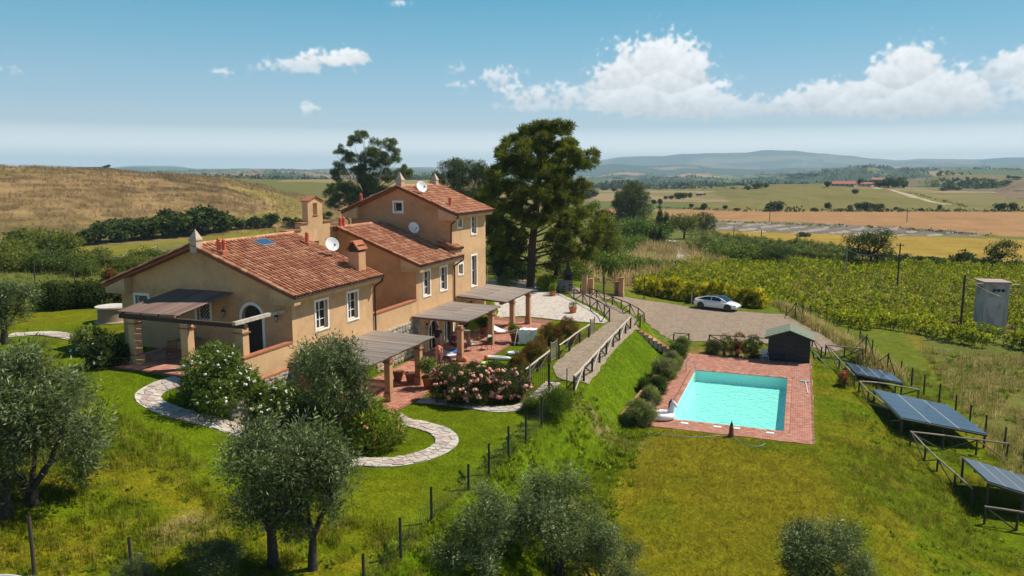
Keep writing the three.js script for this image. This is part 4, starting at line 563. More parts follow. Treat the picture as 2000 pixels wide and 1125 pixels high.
{
  const fp = thing('pergola', 'dark reed roofed pergola over the upper patio against the gable wall', 'pergola');
  for (const x of [-30.15, -26.9, -23.7]) column(fp, x, 4.97, 7.2, -28.0, 0.42, MAT.stucco);
  reedMat(fp, [[-30.4, 8.2, -31.15], [-26.75, 8.2, -31.15], [-27.45, 7.52, -28.05], [-31.2, 7.52, -27.95]], 1, CANED, 51);
  mesh('beam', box(-31.0, 7.2, -28.12, -23.45, 7.4, -27.9), MAT.woodDark, fp); mesh('beam', [box(-23.85, 7.402, -31.2, -23.65, 7.56, -27.55)], MAT.woodPale, fp);
  for (const [x, f] of [[-30.9, 0.4], [-29.8, 0.3], [-28.7, 0.2], [-27.55, 0]]) mesh('rafter', rod([x + f * 0.6 + 0.1, 8.08, -31.18], [x, 7.44, -27.9], 0.055, 0.055, 6), f ? MAT.woodDark : MAT.woodBrown, fp);
  const low = (label, z0, z1, yW, yO, posts, panels, seed) => {
    const p = thing('pergola', label, 'pergola'); reedMat(p, [[XW + 0.06, yW, z0], [XW + 0.06, yW, z1], [-19.35, yO, z1], [-19.35, yO, z0]], panels, CANE, seed);
    for (const z of posts) column(p, -19.72, H(-19.72, z) + 0.05, yO - 0.22, z, 0.33);
    mesh('beam', box(-19.85, yO - 0.22, z1 - 0.02, -19.62, yO - 0.06, z0 + 0.02), MAT.woodBrown, p);
    for (let i = 0; i <= 6; i++) { const z = lerp(z0 - 0.1, z1 + 0.1, i / 6); mesh('rafter', rod([XW + 0.1, yW - 0.085, z], [-19.4, yO - 0.07, z], 0.055, 0.05, 6), MAT.woodBrown, p); }
  };
  low('grey reed roofed pergola half hidden by the olive tree nearest it', -30.75, -38.95, 4.98, 4.90, [-31.3, -34.3, -37.7], 1, 52);
  low('grey reed roofed pergola over the seated people and lounger', -43.55, -49.6, 5.02, 4.92, [-43.4, -48.6], 2, 53);
  low('grey reed roofed pergola farthest along the wall, beside the gravel yard', -50.5, -56.6, 5.32, 5.08, [-52.8, -56.4], 2, 54);
}
// ------------------------------------------------------------ plants
const leafMat = new THREE.MeshPhysicalMaterial({ color: rgb(1, 1, 1), roughness: 0.85, transmission: 0.5, thickness: 0, side: THREE.DoubleSide, specularIntensity: 0.1 });
const bark = std([0.13, 0.105, 0.085], 1, { map: woodT, bumpMap: grainB, bumpScale: 0.02 }), barkDark = std([0.065, 0.05, 0.042], 1, { map: woodT, bumpMap: grainB, bumpScale: 0.02 }), barkRed = std([0.11, 0.07, 0.05], 1, { map: woodT });
// a spray of leaves round the origin
function spray(n, len, wid, rad, up, seed, bend = 0.15) {
  const R = rng(seed), pos = [], nor = [];
  for (let i = 0; i < n; i++) {
    const a = R() * 6.283, y = R() * 2 - 1, q = Math.sqrt(1 - y * y), rr = rad * Math.cbrt(R()), o = V3(q * Math.cos(a), y, q * Math.sin(a)), p = o.clone().multiplyScalar(rr), d = o.clone().add(V3((R() - 0.5) * 1.2, up + (R() - 0.5), (R() - 0.5) * 1.2)).normalize(), s = V3().crossVectors(d, V3(R() - 0.5, R() - 0.5, R() - 0.5)).normalize().multiplyScalar(wid * (0.7 + 0.6 * R()) / 2), L = len * (0.65 + 0.7 * R()), m = p.clone().addScaledVector(d, L * 0.45), t = p.clone().addScaledVector(d, L), nn = V3().crossVectors(s, d).normalize(); t.addScaledVector(nn, -L * bend);
    const v = [p, m.clone().add(s), t, p, t, m.clone().sub(s)], soft = nn.clone().lerp(o, 0.5).normalize(); for (const w of v) { pos.push(w.x, w.y, w.z); nor.push(soft.x, soft.y, soft.z); }
  }
  const g = new THREE.BufferGeometry(); g.setAttribute('position', new THREE.Float32BufferAttribute(pos, 3)); g.setAttribute('normal', new THREE.Float32BufferAttribute(nor, 3)); return g;
}
function blades(n, h, w, rad, lean, seed) {
  const R = rng(seed), pos = [];
  for (let i = 0; i < n; i++) { const a = R() * 6.283, r = rad * Math.sqrt(R()), x = r * Math.cos(a), z = r * Math.sin(a), b = R() * 6.283, H0 = h * (0.55 + 0.8 * R()), l = lean * H0 * R(), dx = Math.cos(b), dz = Math.sin(b), W = w / 2; pos.push(x - dz * W, -0.02, z + dx * W, x + dz * W, -0.02, z - dx * W, x + dx * l * 0.4, H0 * 0.6, z + dz * l * 0.4, x + dz * W * 0.8 + dx * l * 0.4, H0 * 0.6, z - dx * W * 0.8 + dz * l * 0.4, x + dx * l, H0, z + dz * l, x - dz * W * 0.5 + dx * l * 0.4, H0 * 0.6, z + dx * W * 0.5 + dz * l * 0.4); }
  const g = new THREE.BufferGeometry(); g.setAttribute('position', new THREE.Float32BufferAttribute(pos, 3)); const nor = new Float32Array(pos.length); for (let i = 0; i < pos.length; i += 3) { nor[i] = (hash2(i, 3) - 0.5) * 0.6; nor[i + 1] = 0.9; nor[i + 2] = (hash2(i, 9) - 0.5) * 0.6; } g.setAttribute('normal', new THREE.BufferAttribute(nor, 3)); return g;
}
function swarm(name, geo, mat, spots, parent, stuff) {   // spots: {p: Vector3, q: Quaternion, s, c: Color}
  const im = new THREE.InstancedMesh(geo, mat, spots.length); im.name = parent ? name : numbered(name); im.castShadow = im.receiveShadow = true; const m = M4(), sc = V3(); spots.forEach((o, i) => { im.setMatrixAt(i, m.compose(o.p, o.q, o.sv ?? sc.setScalar(o.s))); im.setColorAt(i, o.c); }); im.userData.kind = 'stuff'; (parent ?? scene).add(im); return im;
}
const randDir = (R) => { const a = R() * 6.283, y = R() * 2 - 1, q = Math.sqrt(1 - y * y); return V3(q * Math.cos(a), y, q * Math.sin(a)); };
function turned(R, dir, up = 0.4) { const d = dir.clone().add(V3(0, up, 0)).normalize(); return new THREE.Quaternion().setFromUnitVectors(UPY, d).multiply(new THREE.Quaternion().setFromAxisAngle(UPY, R() * 6.283)); }
const LEAF = 1.7;   // a leaf reflects about half of this and lets the other half through
// foliage on clumps: lobes [x, y, z, r, squash]
function clumps(lobes, per, R, tones, { size = 1, inner = 0.55, under = 0.35, up = 0.5 } = {}) {
  const out = [];
  for (const [x, y, z, r, sq = 0.85] of lobes) {
    const n = Math.round(per * r * r), shade = 0.85 + 0.3 * R();
    for (let i = 0; i < n; i++) { const d = randDir(R); if (d.y < -0.25 && R() > under) continue; const k = inner + (1.06 - inner) * Math.pow(R(), 0.6), p = V3(x + d.x * r * k, y + d.y * r * k * sq, z + d.z * r * k); if (lobes.length > 2 && lobes.some((l) => l[0] !== x && (p.x - l[0]) ** 2 + ((p.y - l[1]) / (l[4] ?? 0.85)) ** 2 + (p.z - l[2]) ** 2 < (l[3] * 0.5) ** 2)) continue; const t = tones[Math.floor(R() * tones.length)], f = shade * (0.6 + 0.75 * R()); out.push({ p, q: turned(R, d, up), s: size * (0.75 + 0.5 * R()), c: rgb(t[0] * f * LEAF, t[1] * f * LEAF, t[2] * f * LEAF * 0.62) }); }
  }
  return out;
}
const TONE = {
  olive: [[0.105, 0.130, 0.038], [0.145, 0.175, 0.06], [0.07, 0.10, 0.026], [0.26, 0.29, 0.15], [0.115, 0.148, 0.034]],
  pine: [[0.10, 0.115, 0.015], [0.14, 0.15, 0.018], [0.07, 0.088, 0.014], [0.20, 0.19, 0.025], [0.115, 0.13, 0.022]],
  broad: [[0.055, 0.085, 0.018], [0.08, 0.11, 0.025], [0.04, 0.065, 0.015], [0.10, 0.12, 0.035]],
  dark: [[0.035, 0.055, 0.016], [0.05, 0.075, 0.02], [0.028, 0.042, 0.013], [0.065, 0.085, 0.026]],
  bright: [[0.12, 0.17, 0.018], [0.16, 0.20, 0.022], [0.09, 0.14, 0.016], [0.20, 0.22, 0.03]],
  vine: [[0.15, 0.18, 0.005], [0.205, 0.22, 0.006], [0.085, 0.12, 0.006], [0.25, 0.25, 0.012], [0.165, 0.20, 0.005]],
  reed: [[0.30, 0.29, 0.02], [0.38, 0.34, 0.03], [0.22, 0.23, 0.018], [0.44, 0.38, 0.05]],
  oleander: [[0.075, 0.115, 0.022], [0.10, 0.15, 0.03], [0.055, 0.09, 0.018], [0.13, 0.17, 0.045]],
  lavender: [[0.09, 0.115, 0.045], [0.12, 0.14, 0.06], [0.075, 0.10, 0.03], [0.14, 0.12, 0.14], [0.10, 0.125, 0.04]],
  rosemary: [[0.035, 0.06, 0.015], [0.05, 0.08, 0.02], [0.07, 0.10, 0.025]],
  photinia: [[0.07, 0.085, 0.02], [0.05, 0.07, 0.018], [0.19, 0.045, 0.025], [0.11, 0.10, 0.025], [0.15, 0.06, 0.03]],
  juniper: [[0.045, 0.085, 0.012], [0.075, 0.115, 0.016], [0.10, 0.14, 0.02]],
  dry: [[0.33, 0.245, 0.11], [0.27, 0.20, 0.085], [0.40, 0.31, 0.15], [0.20, 0.165, 0.06]],
  scrub: [[0.09, 0.115, 0.028], [0.12, 0.135, 0.035], [0.065, 0.09, 0.022], [0.15, 0.15, 0.045]],
};
const SPRAY = { olive: spray(16, 0.105, 0.026, 0.17, 0.5, 1), broad: spray(12, 0.13, 0.085, 0.20, 0.2, 2), oleander: spray(14, 0.20, 0.04, 0.12, 0.7, 3), pine: spray(22, 0.24, 0.034, 0.06, 0.8, 4, 0), vine: spray(11, 0.20, 0.17, 0.24, 0.3, 5), fine: spray(22, 0.15, 0.014, 0.09, 1.2, 6, 0.05), reed: spray(14, 0.55, 0.05, 0.15, 1.6, 7, 0.25), small: spray(16, 0.065, 0.04, 0.14, 0.4, 8), far: spray(14, 0.75, 0.6, 0.75, 0.2, 9), farFine: spray(16, 0.8, 0.32, 0.7, 0.5, 10) };
const petal = (() => { const g = new THREE.IcosahedronGeometry(0.055, 0); g.scale(1, 0.7, 1); return g; })();
const flowerMat = std([1, 1, 1], 0.8);
function blossoms(lobes, n, R, tones, size = 1) { const out = []; for (let i = 0; i < n; i++) { const l = lobes[Math.floor(R() * lobes.length)], d = randDir(R); d.y = Math.abs(d.y) * 0.9 - 0.15; const c = V3(l[0] + d.x * l[3] * 1.03, l[1] + d.y * l[3] * (l[4] ?? 0.85) * 1.03, l[2] + d.z * l[3] * 1.03), m = 2 + Math.floor(R() * 4); for (let k = 0; k < m; k++) { const t = tones[Math.floor(R() * tones.length)]; out.push({ p: c.clone().add(V3((R() - 0.5) * 0.13 * size, (R() - 0.5) * 0.1 * size, (R() - 0.5) * 0.13 * size)), q: turned(R, d), s: size * (0.7 + 0.6 * R()), c: rgb(...t) }); } } return out; }
const PINK = [[0.75, 0.25, 0.22], [0.78, 0.36, 0.28], [0.66, 0.14, 0.17], [0.80, 0.46, 0.34], [0.76, 0.42, 0.14]], WHITE = [[0.78, 0.77, 0.70], [0.72, 0.70, 0.62]], RED = [[0.6, 0.03, 0.03], [0.7, 0.06, 0.05]];

// --- olive trees
function oliveTree(label, seed, spread = 1, loose = 0, low = 0) {
  const t = thing('olive_tree', label, 'tree', [0, 0, 0], 0), R = rng(seed), lobes = [], wood = [];
  const forkY = low ? 0.4 : 0.75 + 0.3 * R(), trunk = [[0, -0.15, 0, 0.19], [0.05, 0.3, 0.02, 0.14], [0.02, forkY, 0.05, 0.11]]; wood.push(limb(trunk, 8));
  const nb = 5; for (let i = 0; i < nb; i++) {
    const a = i / nb * 6.283 + R() * 0.9, rr = (0.5 + 0.4 * R()) * spread, y = (low ? 1.1 : 1.7) + (low ? 1.5 : 1.0) * R(), mid = [Math.cos(a) * rr * 0.45, forkY + 0.5, Math.sin(a) * rr * 0.45, 0.065], end = [Math.cos(a) * rr, y, Math.sin(a) * rr, 0.035]; wood.push(limb([[0.02, forkY - 0.05, 0.05, 0.085], mid, end], 6));
    for (let k = 0; k < 6; k++) { const b = a + (R() - 0.5) * 1.3, q = rr * (0.4 + 1.35 * R()), yy = clamp(y + (R() - 0.32) * 2.0, low ? 0.35 : 0.95, 3.85 - 0.5 * q), r = (0.2 + 0.4 * R() * R() + 0.1 * R()) * (0.85 + 0.25 * spread); lobes.push([Math.cos(b) * q, yy, Math.sin(b) * q, r, 1.15]); wood.push(limb([end, [lerp(end[0], Math.cos(b) * q, 0.5), lerp(y, yy, 0.4), lerp(end[2], Math.sin(b) * q, 0.5), 0.018], [Math.cos(b) * q, yy + r * 0.5, Math.sin(b) * q, 0.008]], 4)); }
  }
  for (let k = 0; k < 5; k++) { const b = R() * 6.28, q = 0.5 * R() * spread; lobes.push([Math.cos(b) * q, 3.0 + 0.9 * R(), Math.sin(b) * q, 0.3 + 0.18 * R(), 1.2]); }
  mesh('trunk', wood, barkDark, t); swarm('crown', SPRAY.olive, leafMat, clumps(lobes, 235 * (1 - loose * 0.45), R, TONE.olive.map((c) => [c[0] * 0.74, c[1] * 0.78, c[2] * 1.3]), { size: 1.22, inner: 0.1, under: 0.85, up: 0.9 }), t); t.userData.h = 4.15; return t;
}
const depthOf = (p) => { const d = (p[0] * FW[0] + (p[1] - EYE) * FW[1] + p[2] * FW[2]); return d; };
// stand a thing where the survey shows its foot, as tall as it is there
function plant(o, px, py, top, turn = 0, widen = 1) { const b = hit(px, py), h = (py - top) / 1500 * depthOf(b) * 1.03, s = h / o.userData.h; o.position.set(b[0], b[1] - 0.02, b[2]); o.rotation.y = turn; o.scale.set(s * widen, s, s * widen); return o; }
{
  const o1 = oliveTree('large olive tree at the left edge, in front of the lawn', 101, 1.3, 0, 1), o2 = oliveTree('dense olive tree front and centre, left of its twin', 102, 1.0), o3 = oliveTree('loose wispy olive tree on the grass bank, rightmost of the two by the mesh fence', 103, 1.25, 0.55, 1);
  plant(o1, 62, 985, 668, 0.3); plant(o2, 530, 1108, 795, 1.1, 1.02); plant(o3, 1090, 1122, 895, 0.4, 1.15);
  const more = (src, px, py, top, turn, widen, label) => plant(copyOf(src, null, 0, label), px, py, top, turn, widen);
  more(o2, 612, 1112, 832, 2.9, 0.9, 'dense olive tree front and centre, right of its twin, on two trunks');
  more(o2, 10, 1010, 700, 2.6, 1.15, 'olive tree cut by the left edge, behind the large one');
  more(o2, 12, 672, 545, 4.0, 1.55, 'olive tree at left edge beside the stone path, near the hedge');
  more(o2, 668, 872, 645, 5.2, 1.05, 'olive tree against the nearest low pergola, beside the pink oleander');
  more(o3, 955, 1118, 935, 2.3, 1.25, 'bushy olive tree on the bank, left of the wispy one');
  more(o2, 1572, 1180, 1000, 0.9, 1.3, 'olive tree at the bottom edge below the pool lawn');
  more(o3, 1660, 1190, 1070, 3.0, 1.2, 'thin low olive shoots at the bottom edge, right of the bigger olive');
  more(o2, 425, 1165, 1055, 3.7, 1.5, 'low young olive at the bottom edge, under the twin olives');
  more(o3, 270, 1150, 1075, 1.7, 1.2, 'smallest olive shoots at the bottom edge, left');
  more(o3, 1180, 1165, 1010, 5.5, 1.2, 'half cut olive at the bottom edge, right of the wispy one');
}
// --- shrubs: foot and size as surveyed
function bush(name, label, cat, [px, py, w, h], tone, sp, { seed = 1, per = 130, size = 1, flower, n = 0, fs = 1, tall = 1, group, inner = 0.4, lobesN = 9, y = 0 } = {}) {
  const b = hit(px, py), D = depthOf(b), W = w / 1500 * D, Hh = h / 1500 * D * 1.05, R = rng(seed * 77 + 5), lobes = [], t = thing(name, label, cat, [b[0], b[1] + y - 0.02, b[2]], 0, group), r0 = Math.min(W, Hh) / 2;
  for (let i = 0; i < lobesN; i++) { const a = i / lobesN * 6.283 + R(), q = (0.30 + 0.25 * R()) * W / 2 * (i ? 1 : 0), r = r0 * (0.46 + 0.28 * R()); lobes.push([Math.cos(a) * q * 1.25, Math.max(r * 0.6, Hh * (i % 2 ? 0.16 + 0.2 * R() : 0.35 + 0.45 * R()) * (1 - 0.35 * q / (W / 2))), Math.sin(a) * q * 1.1, r, 0.9 * tall]); }
  lobes.push([0, Hh - r0 * 0.6, 0, r0 * 0.6, 0.95]);
  const stems = []; for (let i = 0; i < 5; i++) { const l = lobes[i]; stems.push(limb([[l[0] * 0.15, -0.05, l[2] * 0.15, 0.03], [l[0] * 0.8, l[1], l[2] * 0.8, 0.012]], 4)); }
  mesh('stem', stems, barkDark, t); swarm('foliage', sp, leafMat, clumps(lobes, per / Math.max(0.35, r0), R, tone, { size, inner, under: 0.6, up: 0.6 }), t);
  if (flower) swarm('flowers', petal, flowerMat, blossoms(lobes, n, R, flower, fs), t, true);
  return t;
}
{
  const B = bush;
  B('oleander_bush', 'big oleander bush with white flowers at the patio corner', 'shrub', [430, 788, 150, 118], TONE.oleander, SPRAY.oleander, { seed: 1, per: 240, flower: WHITE, n: 190, fs: 0.85 });
  B('oleander_bush', 'spreading white flowered oleander below the stone retaining wall', 'shrub', [552, 828, 130, 82], TONE.oleander, SPRAY.oleander, { seed: 2, per: 240, flower: WHITE, n: 150 });
  B('oleander_bush', 'white flowered bush between big oleander and retaining wall', 'shrub', [490, 800, 60, 70], TONE.oleander, SPRAY.oleander, { seed: 12, per: 240, flower: WHITE, n: 40 });
  B('oleander_bush', 'bright green oleander with pink flowers inside the curve of the stone path', 'shrub', [730, 872, 125, 92], TONE.bright, SPRAY.oleander, { seed: 3, per: 260, flower: PINK, n: 30 });
  B('oleander_bush', 'pink flowered oleander left of the bright green one, under the olive', 'shrub', [668, 876, 80, 80], TONE.oleander, SPRAY.oleander, { seed: 4, per: 240, flower: PINK, n: 70 });
  B('shrub', 'dark leafy shrub under the olive by the near pergola', 'shrub', [612, 852, 90, 90], TONE.dark, SPRAY.broad, { seed: 5, per: 200, flower: WHITE, n: 12 });
  B('shrub', 'dark shrub with white flowers at the left end of the patio', 'shrub', [212, 716, 86, 62], TONE.dark, SPRAY.broad, { seed: 6, per: 200, flower: WHITE, n: 14 });
  B('shrub', 'paler white flowered shrub behind the dark one left of the patio', 'shrub', [178, 690, 62, 48], TONE.olive, SPRAY.broad, { seed: 7, per: 200, flower: WHITE, n: 24 });
  for (const [x, y, w, h, n, l] of [[868, 782, 62, 72, 26, 'rose bush at the left end of the hedge beside the potted bush'], [905, 790, 62, 72, 46, 'rose bush with pink flowers low at its front, second from the left end'], [943, 788, 58, 76, 52, 'rose bush with pale and pink flowers in the middle of the hedge'], [978, 786, 56, 70, 52, 'rose bush with pink clusters, second from the iron gate'], [1010, 782, 44, 66, 44, 'rose bush with orange and pink flowers next to the iron gate']]) B('rose_bush', l, 'rose bush', [x, y, w, h], TONE.dark, SPRAY.small, { seed: x, per: 330, flower: PINK, n: n * 1.6, fs: 1.5, group: 'roses along the terrace lawn' });
  for (const [x, y, w, h, l] of [[885, 742, 50, 34, 'trimmed dark hedge bush behind the leftmost roses'], [925, 738, 52, 32, 'trimmed dark hedge bush behind the middle roses'], [968, 735, 50, 30, 'trimmed dark hedge bush behind the right roses'], [1012, 738, 40, 50, 'red tipped photinia right behind the roses near the iron gate'], [1040, 712, 48, 44, 'red tipped photinia on the lawn side of the rail, near the lattice gate'], [1078, 672, 44, 42, 'red tipped photinia beside the drying rack'], [1108, 668, 46, 44, 'red tipped photinia next to the upper lattice gate'], [1052, 690, 30, 34, 'small photinia between the drying rack and the rail']]) B('photinia_bush', l, 'shrub', [x, y, w, h], x < 1000 ? TONE.dark.concat([[0.09, 0.06, 0.02]]) : TONE.photinia, SPRAY.small, { seed: x + 3, per: 330 });
  B('juniper_bush', 'bright green feathery juniper at the head of the mesh fence', 'shrub', [1078, 812, 92, 58], TONE.juniper, SPRAY.fine, { seed: 31, per: 330, size: 1.1 });
  B('juniper_bush', 'low grey green juniper left of the feathery one', 'shrub', [1036, 804, 38, 26], TONE.olive, SPRAY.fine, { seed: 32, per: 300 });
  for (const [x, y, w, h, k, l] of [[1246, 828, 66, 58, 0, 'lavender clump nearest the camera in the bed by the pool'], [1268, 790, 46, 40, 0, 'lavender clump second from the near end of the bed'], [1262, 768, 34, 34, 1, 'dark rosemary on the kerb side of the pool bed'], [1284, 768, 38, 40, 1, 'dark rosemary on the deck side of the pool bed'], [1298, 738, 50, 46, 0, 'lavender clump in the middle of the pool bed, near side'], [1312, 722, 44, 44, 0, 'lavender clump in the middle of the pool bed, far side'], [1322, 700, 38, 34, 1, 'leafy dark green clump second from the stairs end of the bed'], [1330, 684, 36, 32, 0, 'lavender clump at the stairs end of the pool bed']]) B(k ? 'rosemary_bush' : 'lavender_bush', l, 'shrub', [x, y, w * 0.86, h * 0.78], k ? TONE.rosemary : TONE.lavender.map((c) => c.map((v) => v * 1.5)), SPRAY.fine, { seed: x, per: 260, size: 1.35, inner: 0.1, lobesN: 13 });
  B('lavender_bush', 'round lavender in the dry bed behind the pool, left of the roses', 'shrub', [1394, 690, 34, 26], TONE.lavender, SPRAY.fine, { seed: 41, per: 300 }); B('rose_bush', 'sparse leggy rose between lavender and red rose behind the pool', 'rose bush', [1415, 694, 28, 42], TONE.broad, SPRAY.small, { seed: 42, per: 120, flower: PINK, n: 6, fs: 1.3 });
  B('rose_bush', 'rose bush with bright red flowers behind the pool', 'rose bush', [1441, 696, 28, 46], TONE.broad, SPRAY.small, { seed: 43, per: 220, flower: RED, n: 22, fs: 1.7 }); B('rose_bush', 'dark rose bush without flowers beside the shed', 'rose bush', [1470, 700, 30, 46], TONE.dark, SPRAY.small, { seed: 44, per: 220 });
  B('rose_bush', 'small rose with red flowers beside the smallest solar array', 'rose bush', [1650, 756, 30, 34], TONE.broad, SPRAY.small, { seed: 45, per: 100, flower: RED, n: 16, fs: 1.6 });
  const hedge = thing('hedge', 'long clipped dark hedge by the gravel road left of the house', 'hedge'), R = rng(9), lobes = []; for (let i = 0; i < 26; i++) { const q = hit(95 + i * 5.6, 604 - i * 0.5); lobes.push([q[0] + (R() - 0.5), q[1] + 0.55 + 0.3 * R(), q[2] + (R() - 0.5), 0.85 + 0.3 * R(), 0.9]); } swarm('foliage', SPRAY.broad, leafMat, clumps(lobes, 160, R, TONE.dark, { size: 1.15, under: 0.4 }), hedge); mesh('stem', lobes.slice(0, 26).map((l) => rod([l[0], l[1] - 0.9, l[2]], [l[0], l[1], l[2]], 0.04, 0.02, 5)), barkDark, hedge);
  B('photinia_bush', 'tall dark red tipped photinia at the left corner of the house', 'shrub', [222, 592, 40, 66], TONE.photinia, SPRAY.broad, { seed: 46, per: 190 });
  for (const [x, y, w, h, l] of [[1262, 575, 49, 28, 'first'], [1290, 581, 43, 36, 'second'], [1318, 585, 41, 44, 'third'], [1346, 588, 48, 36, 'fourth'], [1374, 591, 46, 38, 'fifth'], [1402, 594, 44, 46, 'sixth'], [1430, 596, 42, 36, 'seventh'], [1458, 598, 38, 36, 'eighth'], [1484, 601, 34, 30, 'last']]) B('yellow_shrub', `tall feathery yellow green shrub behind the parked car, ${l} in the row from the gate`, 'shrub', [x, y, w, h], TONE.reed.map((c) => c.map((v) => v * 1.25)).concat(TONE.vine.slice(0, 2)), SPRAY.reed, { seed: x, per: 90, size: 0.62, tall: 1.2, inner: 0.1 });
  B('shrub', 'bright round shrub by the rail near the stone barbecue', 'shrub', [1068, 570, 34, 34], TONE.bright, SPRAY.broad, { seed: 51, per: 200 }); B('shrub', 'pale grey green shrub at the tower corner of the gravel yard', 'shrub', [990, 562, 36, 36], TONE.olive, SPRAY.olive, { seed: 52, per: 150 });
}
// --- large trees by the house
{
  const t = thing('pine_tree', 'tall spreading pine tree beside the tower of the farmhouse', 'tree', hit(1036, 562)), R = rng(61), D = depthOf(hit(1036, 562)), k = D / 1500, wood = [], lobes = [], P = (px, py, dz = 0) => [(px - 1036) * k * cY + dz * sY, (562 - py) * k * 1.02, -(px - 1036) * k * sY * -1 * -1 + dz * cY];
  const spine = [[1036, 566, .5], [1038, 500, .42], [1044, 430, .36], [1052, 360, .28], [1058, 300, .16], [1062, 262, .06]]; wood.push(limb(spine.map(([x, y, r]) => [...P(x, y), r]), 9));
  const L = [[1060, 262, 24], [1030, 272, 22], [1085, 275, 26], [1005, 292, 22], [1045, 292, 30], [1100, 300, 26], [985, 305, 16], [1075, 312, 32], [1020, 318, 32], [1128, 322, 24], [990, 335, 26], [1050, 340, 36], [1100, 340, 32], [1140, 330, 16], [965, 345, 18], [1020, 362, 34], [1075, 368, 36], [1115, 372, 26], [980, 375, 26], [950, 385, 22], [1048, 392, 34], [1095, 398, 28], [1000, 402, 30], [960, 415, 24], [1125, 390, 18], [1070, 420, 28], [1020, 430, 28], [975, 440, 22], [1100, 425, 24], [1140, 430, 24], [1165, 440, 22], [1120, 455, 26], [1085, 460, 22], [1180, 462, 16], [1150, 470, 22], [1100, 490, 20], [1130, 495, 18], [1160, 500, 14], [1005, 465, 22], [965, 475, 20], [990, 495, 20], [940, 455, 16]];
  for (const [x, y, r] of L) for (let j = 0; j < 8; j++) { const dz = (R() - 0.5) * 2 * Math.min(7, 9 * (1 - Math.abs(y - 380) / 200)), q = P(x + (R() - 0.5) * r * 1.5, y + (R() - 0.5) * r * 1.1, dz); lobes.push([...q, r * k * (0.24 + 0.26 * R()), 0.8]); if (j === 0) { const s = spine.findIndex((p) => p[1] < y + 30), a = P(spine[Math.max(1, s)][0], Math.min(520, y + 34)); wood.push(limb([[...a, 0.1], [lerp(a[0], q[0], 0.6), lerp(a[1], q[1], 0.45), lerp(a[2], q[2], 0.6), 0.06], [...q, 0.02]], 5)); } }
  mesh('trunk', wood, barkRed, t); swarm('crown', SPRAY.pine, leafMat, clumps(lobes, 105, R, TONE.pine.map((c) => [c[0] * 0.70, c[1] * 0.76, c[2] * 0.9]), { size: 1.75, inner: 0.05, under: 0.45, up: 1.0 }), t);
}
function broadTree(name, label, [px, py, topY], L, tone, sp, { seed = 1, per = 40, size = 1.6, deep = 1, bk = barkDark, sub = 3 } = {}) {
  const b = hit(px, py), D = depthOf(b), k = D / 1500, R = rng(seed), t = thing(name, label, 'tree', b), wood = [], lobes = [], P = (x, y, dz = 0) => [(x - px) * k * cY + dz * sY, (py - y) * k * 1.02, -(x - px) * k * sY + dz * cY], cx = L.reduce((a, l) => a + l[0], 0) / L.length, fork = P(lerp(px, cx, 0.3), lerp(py, topY, 0.35));
  wood.push(limb([[0, -0.3, 0, 0.34], [fork[0] * 0.5, fork[1] * 0.5, 0, 0.27], [...fork, 0.2]], 8));
  for (const [x, y, r] of L) for (let j = 0; j < sub; j++) { const q = P(x + (R() - 0.5) * r * (0.7 + 0.12 * sub), y + (R() - 0.5) * r * (0.5 + 0.12 * sub), (R() - 0.5) * 2.2 * deep * r * k * 1.6); lobes.push([...q, r * k * (0.75 + 0.3 * R()) * Math.pow(3 / sub, 0.5), 0.85]); if (j < 2) wood.push(limb([[...fork, 0.13], [lerp(fork[0], q[0], 0.55), lerp(fork[1], q[1], 0.5), lerp(fork[2], q[2], 0.55), 0.07], [...q, 0.02]], 5)); }
  mesh('trunk', wood, bk, t); swarm('crown', sp, leafMat, clumps(lobes, per, R, tone, { size, inner: 0.35, under: 0.4 }), t); return t;
}
broadTree('walnut_tree', 'open crowned tree with bare gaps behind the belfry', [715, 452, 262], [[712, 275, 12], [695, 282, 12], [740, 295, 18], [768, 292, 14], [670, 300, 10], [720, 310, 16], [690, 318, 14], [755, 318, 16], [775, 312, 9], [665, 335, 14], [730, 335, 18], [700, 345, 18], [760, 345, 14], [672, 362, 18], [655, 378, 16], [720, 362, 20], [690, 380, 20], [745, 372, 18], [792, 338, 11], [800, 345, 8], [660, 395, 16], [700, 400, 18]], TONE.broad.concat([[0.10, 0.11, 0.03]]), SPRAY.broad, { seed: 71, per: 105, size: 1.3, sub: 9 });
broadTree('oak_tree', 'dense dark round tree behind the tower roof', [905, 470, 312], [[905, 328, 16], [880, 335, 18], [930, 332, 18], [955, 345, 18], [862, 352, 16], [900, 352, 24], [930, 362, 26], [875, 372, 20], [965, 372, 22], [945, 395, 24], [905, 395, 24], [975, 405, 22], [955, 425, 20], [930, 430, 20], [985, 440, 18]], TONE.dark, SPRAY.broad, { seed: 72, per: 50, size: 1.5, sub: 6 });
broadTree('holm_oak', 'dense dark green tree behind the trunk of the pine, next to the tower', [975, 552, 425], [[965, 438, 14], [990, 445, 16], [955, 460, 14], [1010, 455, 16], [975, 470, 18], [1000, 480, 18], [960, 490, 16], [1020, 485, 16], [985, 505, 18], [1010, 515, 18], [965, 520, 16], [1035, 510, 14], [990, 530, 16], [1020, 535, 14]], TONE.dark.map((c) => c.map((v) => v * 0.8)), SPRAY.broad, { seed: 73, per: 40, size: 1.5, sub: 4 });
broadTree('bushy_tree', 'bright green leafy tree right of the pine trunk, behind the barbecue', [1085, 552, 440], [[1075, 470, 12], [1095, 478, 14], [1070, 492, 14], [1105, 495, 15], [1085, 510, 16], [1120, 510, 14], [1065, 520, 12], [1100, 528, 14], [1135, 520, 12]], TONE.bright.concat(TONE.scrub).map((c) => c.map((v) => v * 0.8)), SPRAY.broad, { seed: 74, per: 36, size: 1.5, sub: 4 });
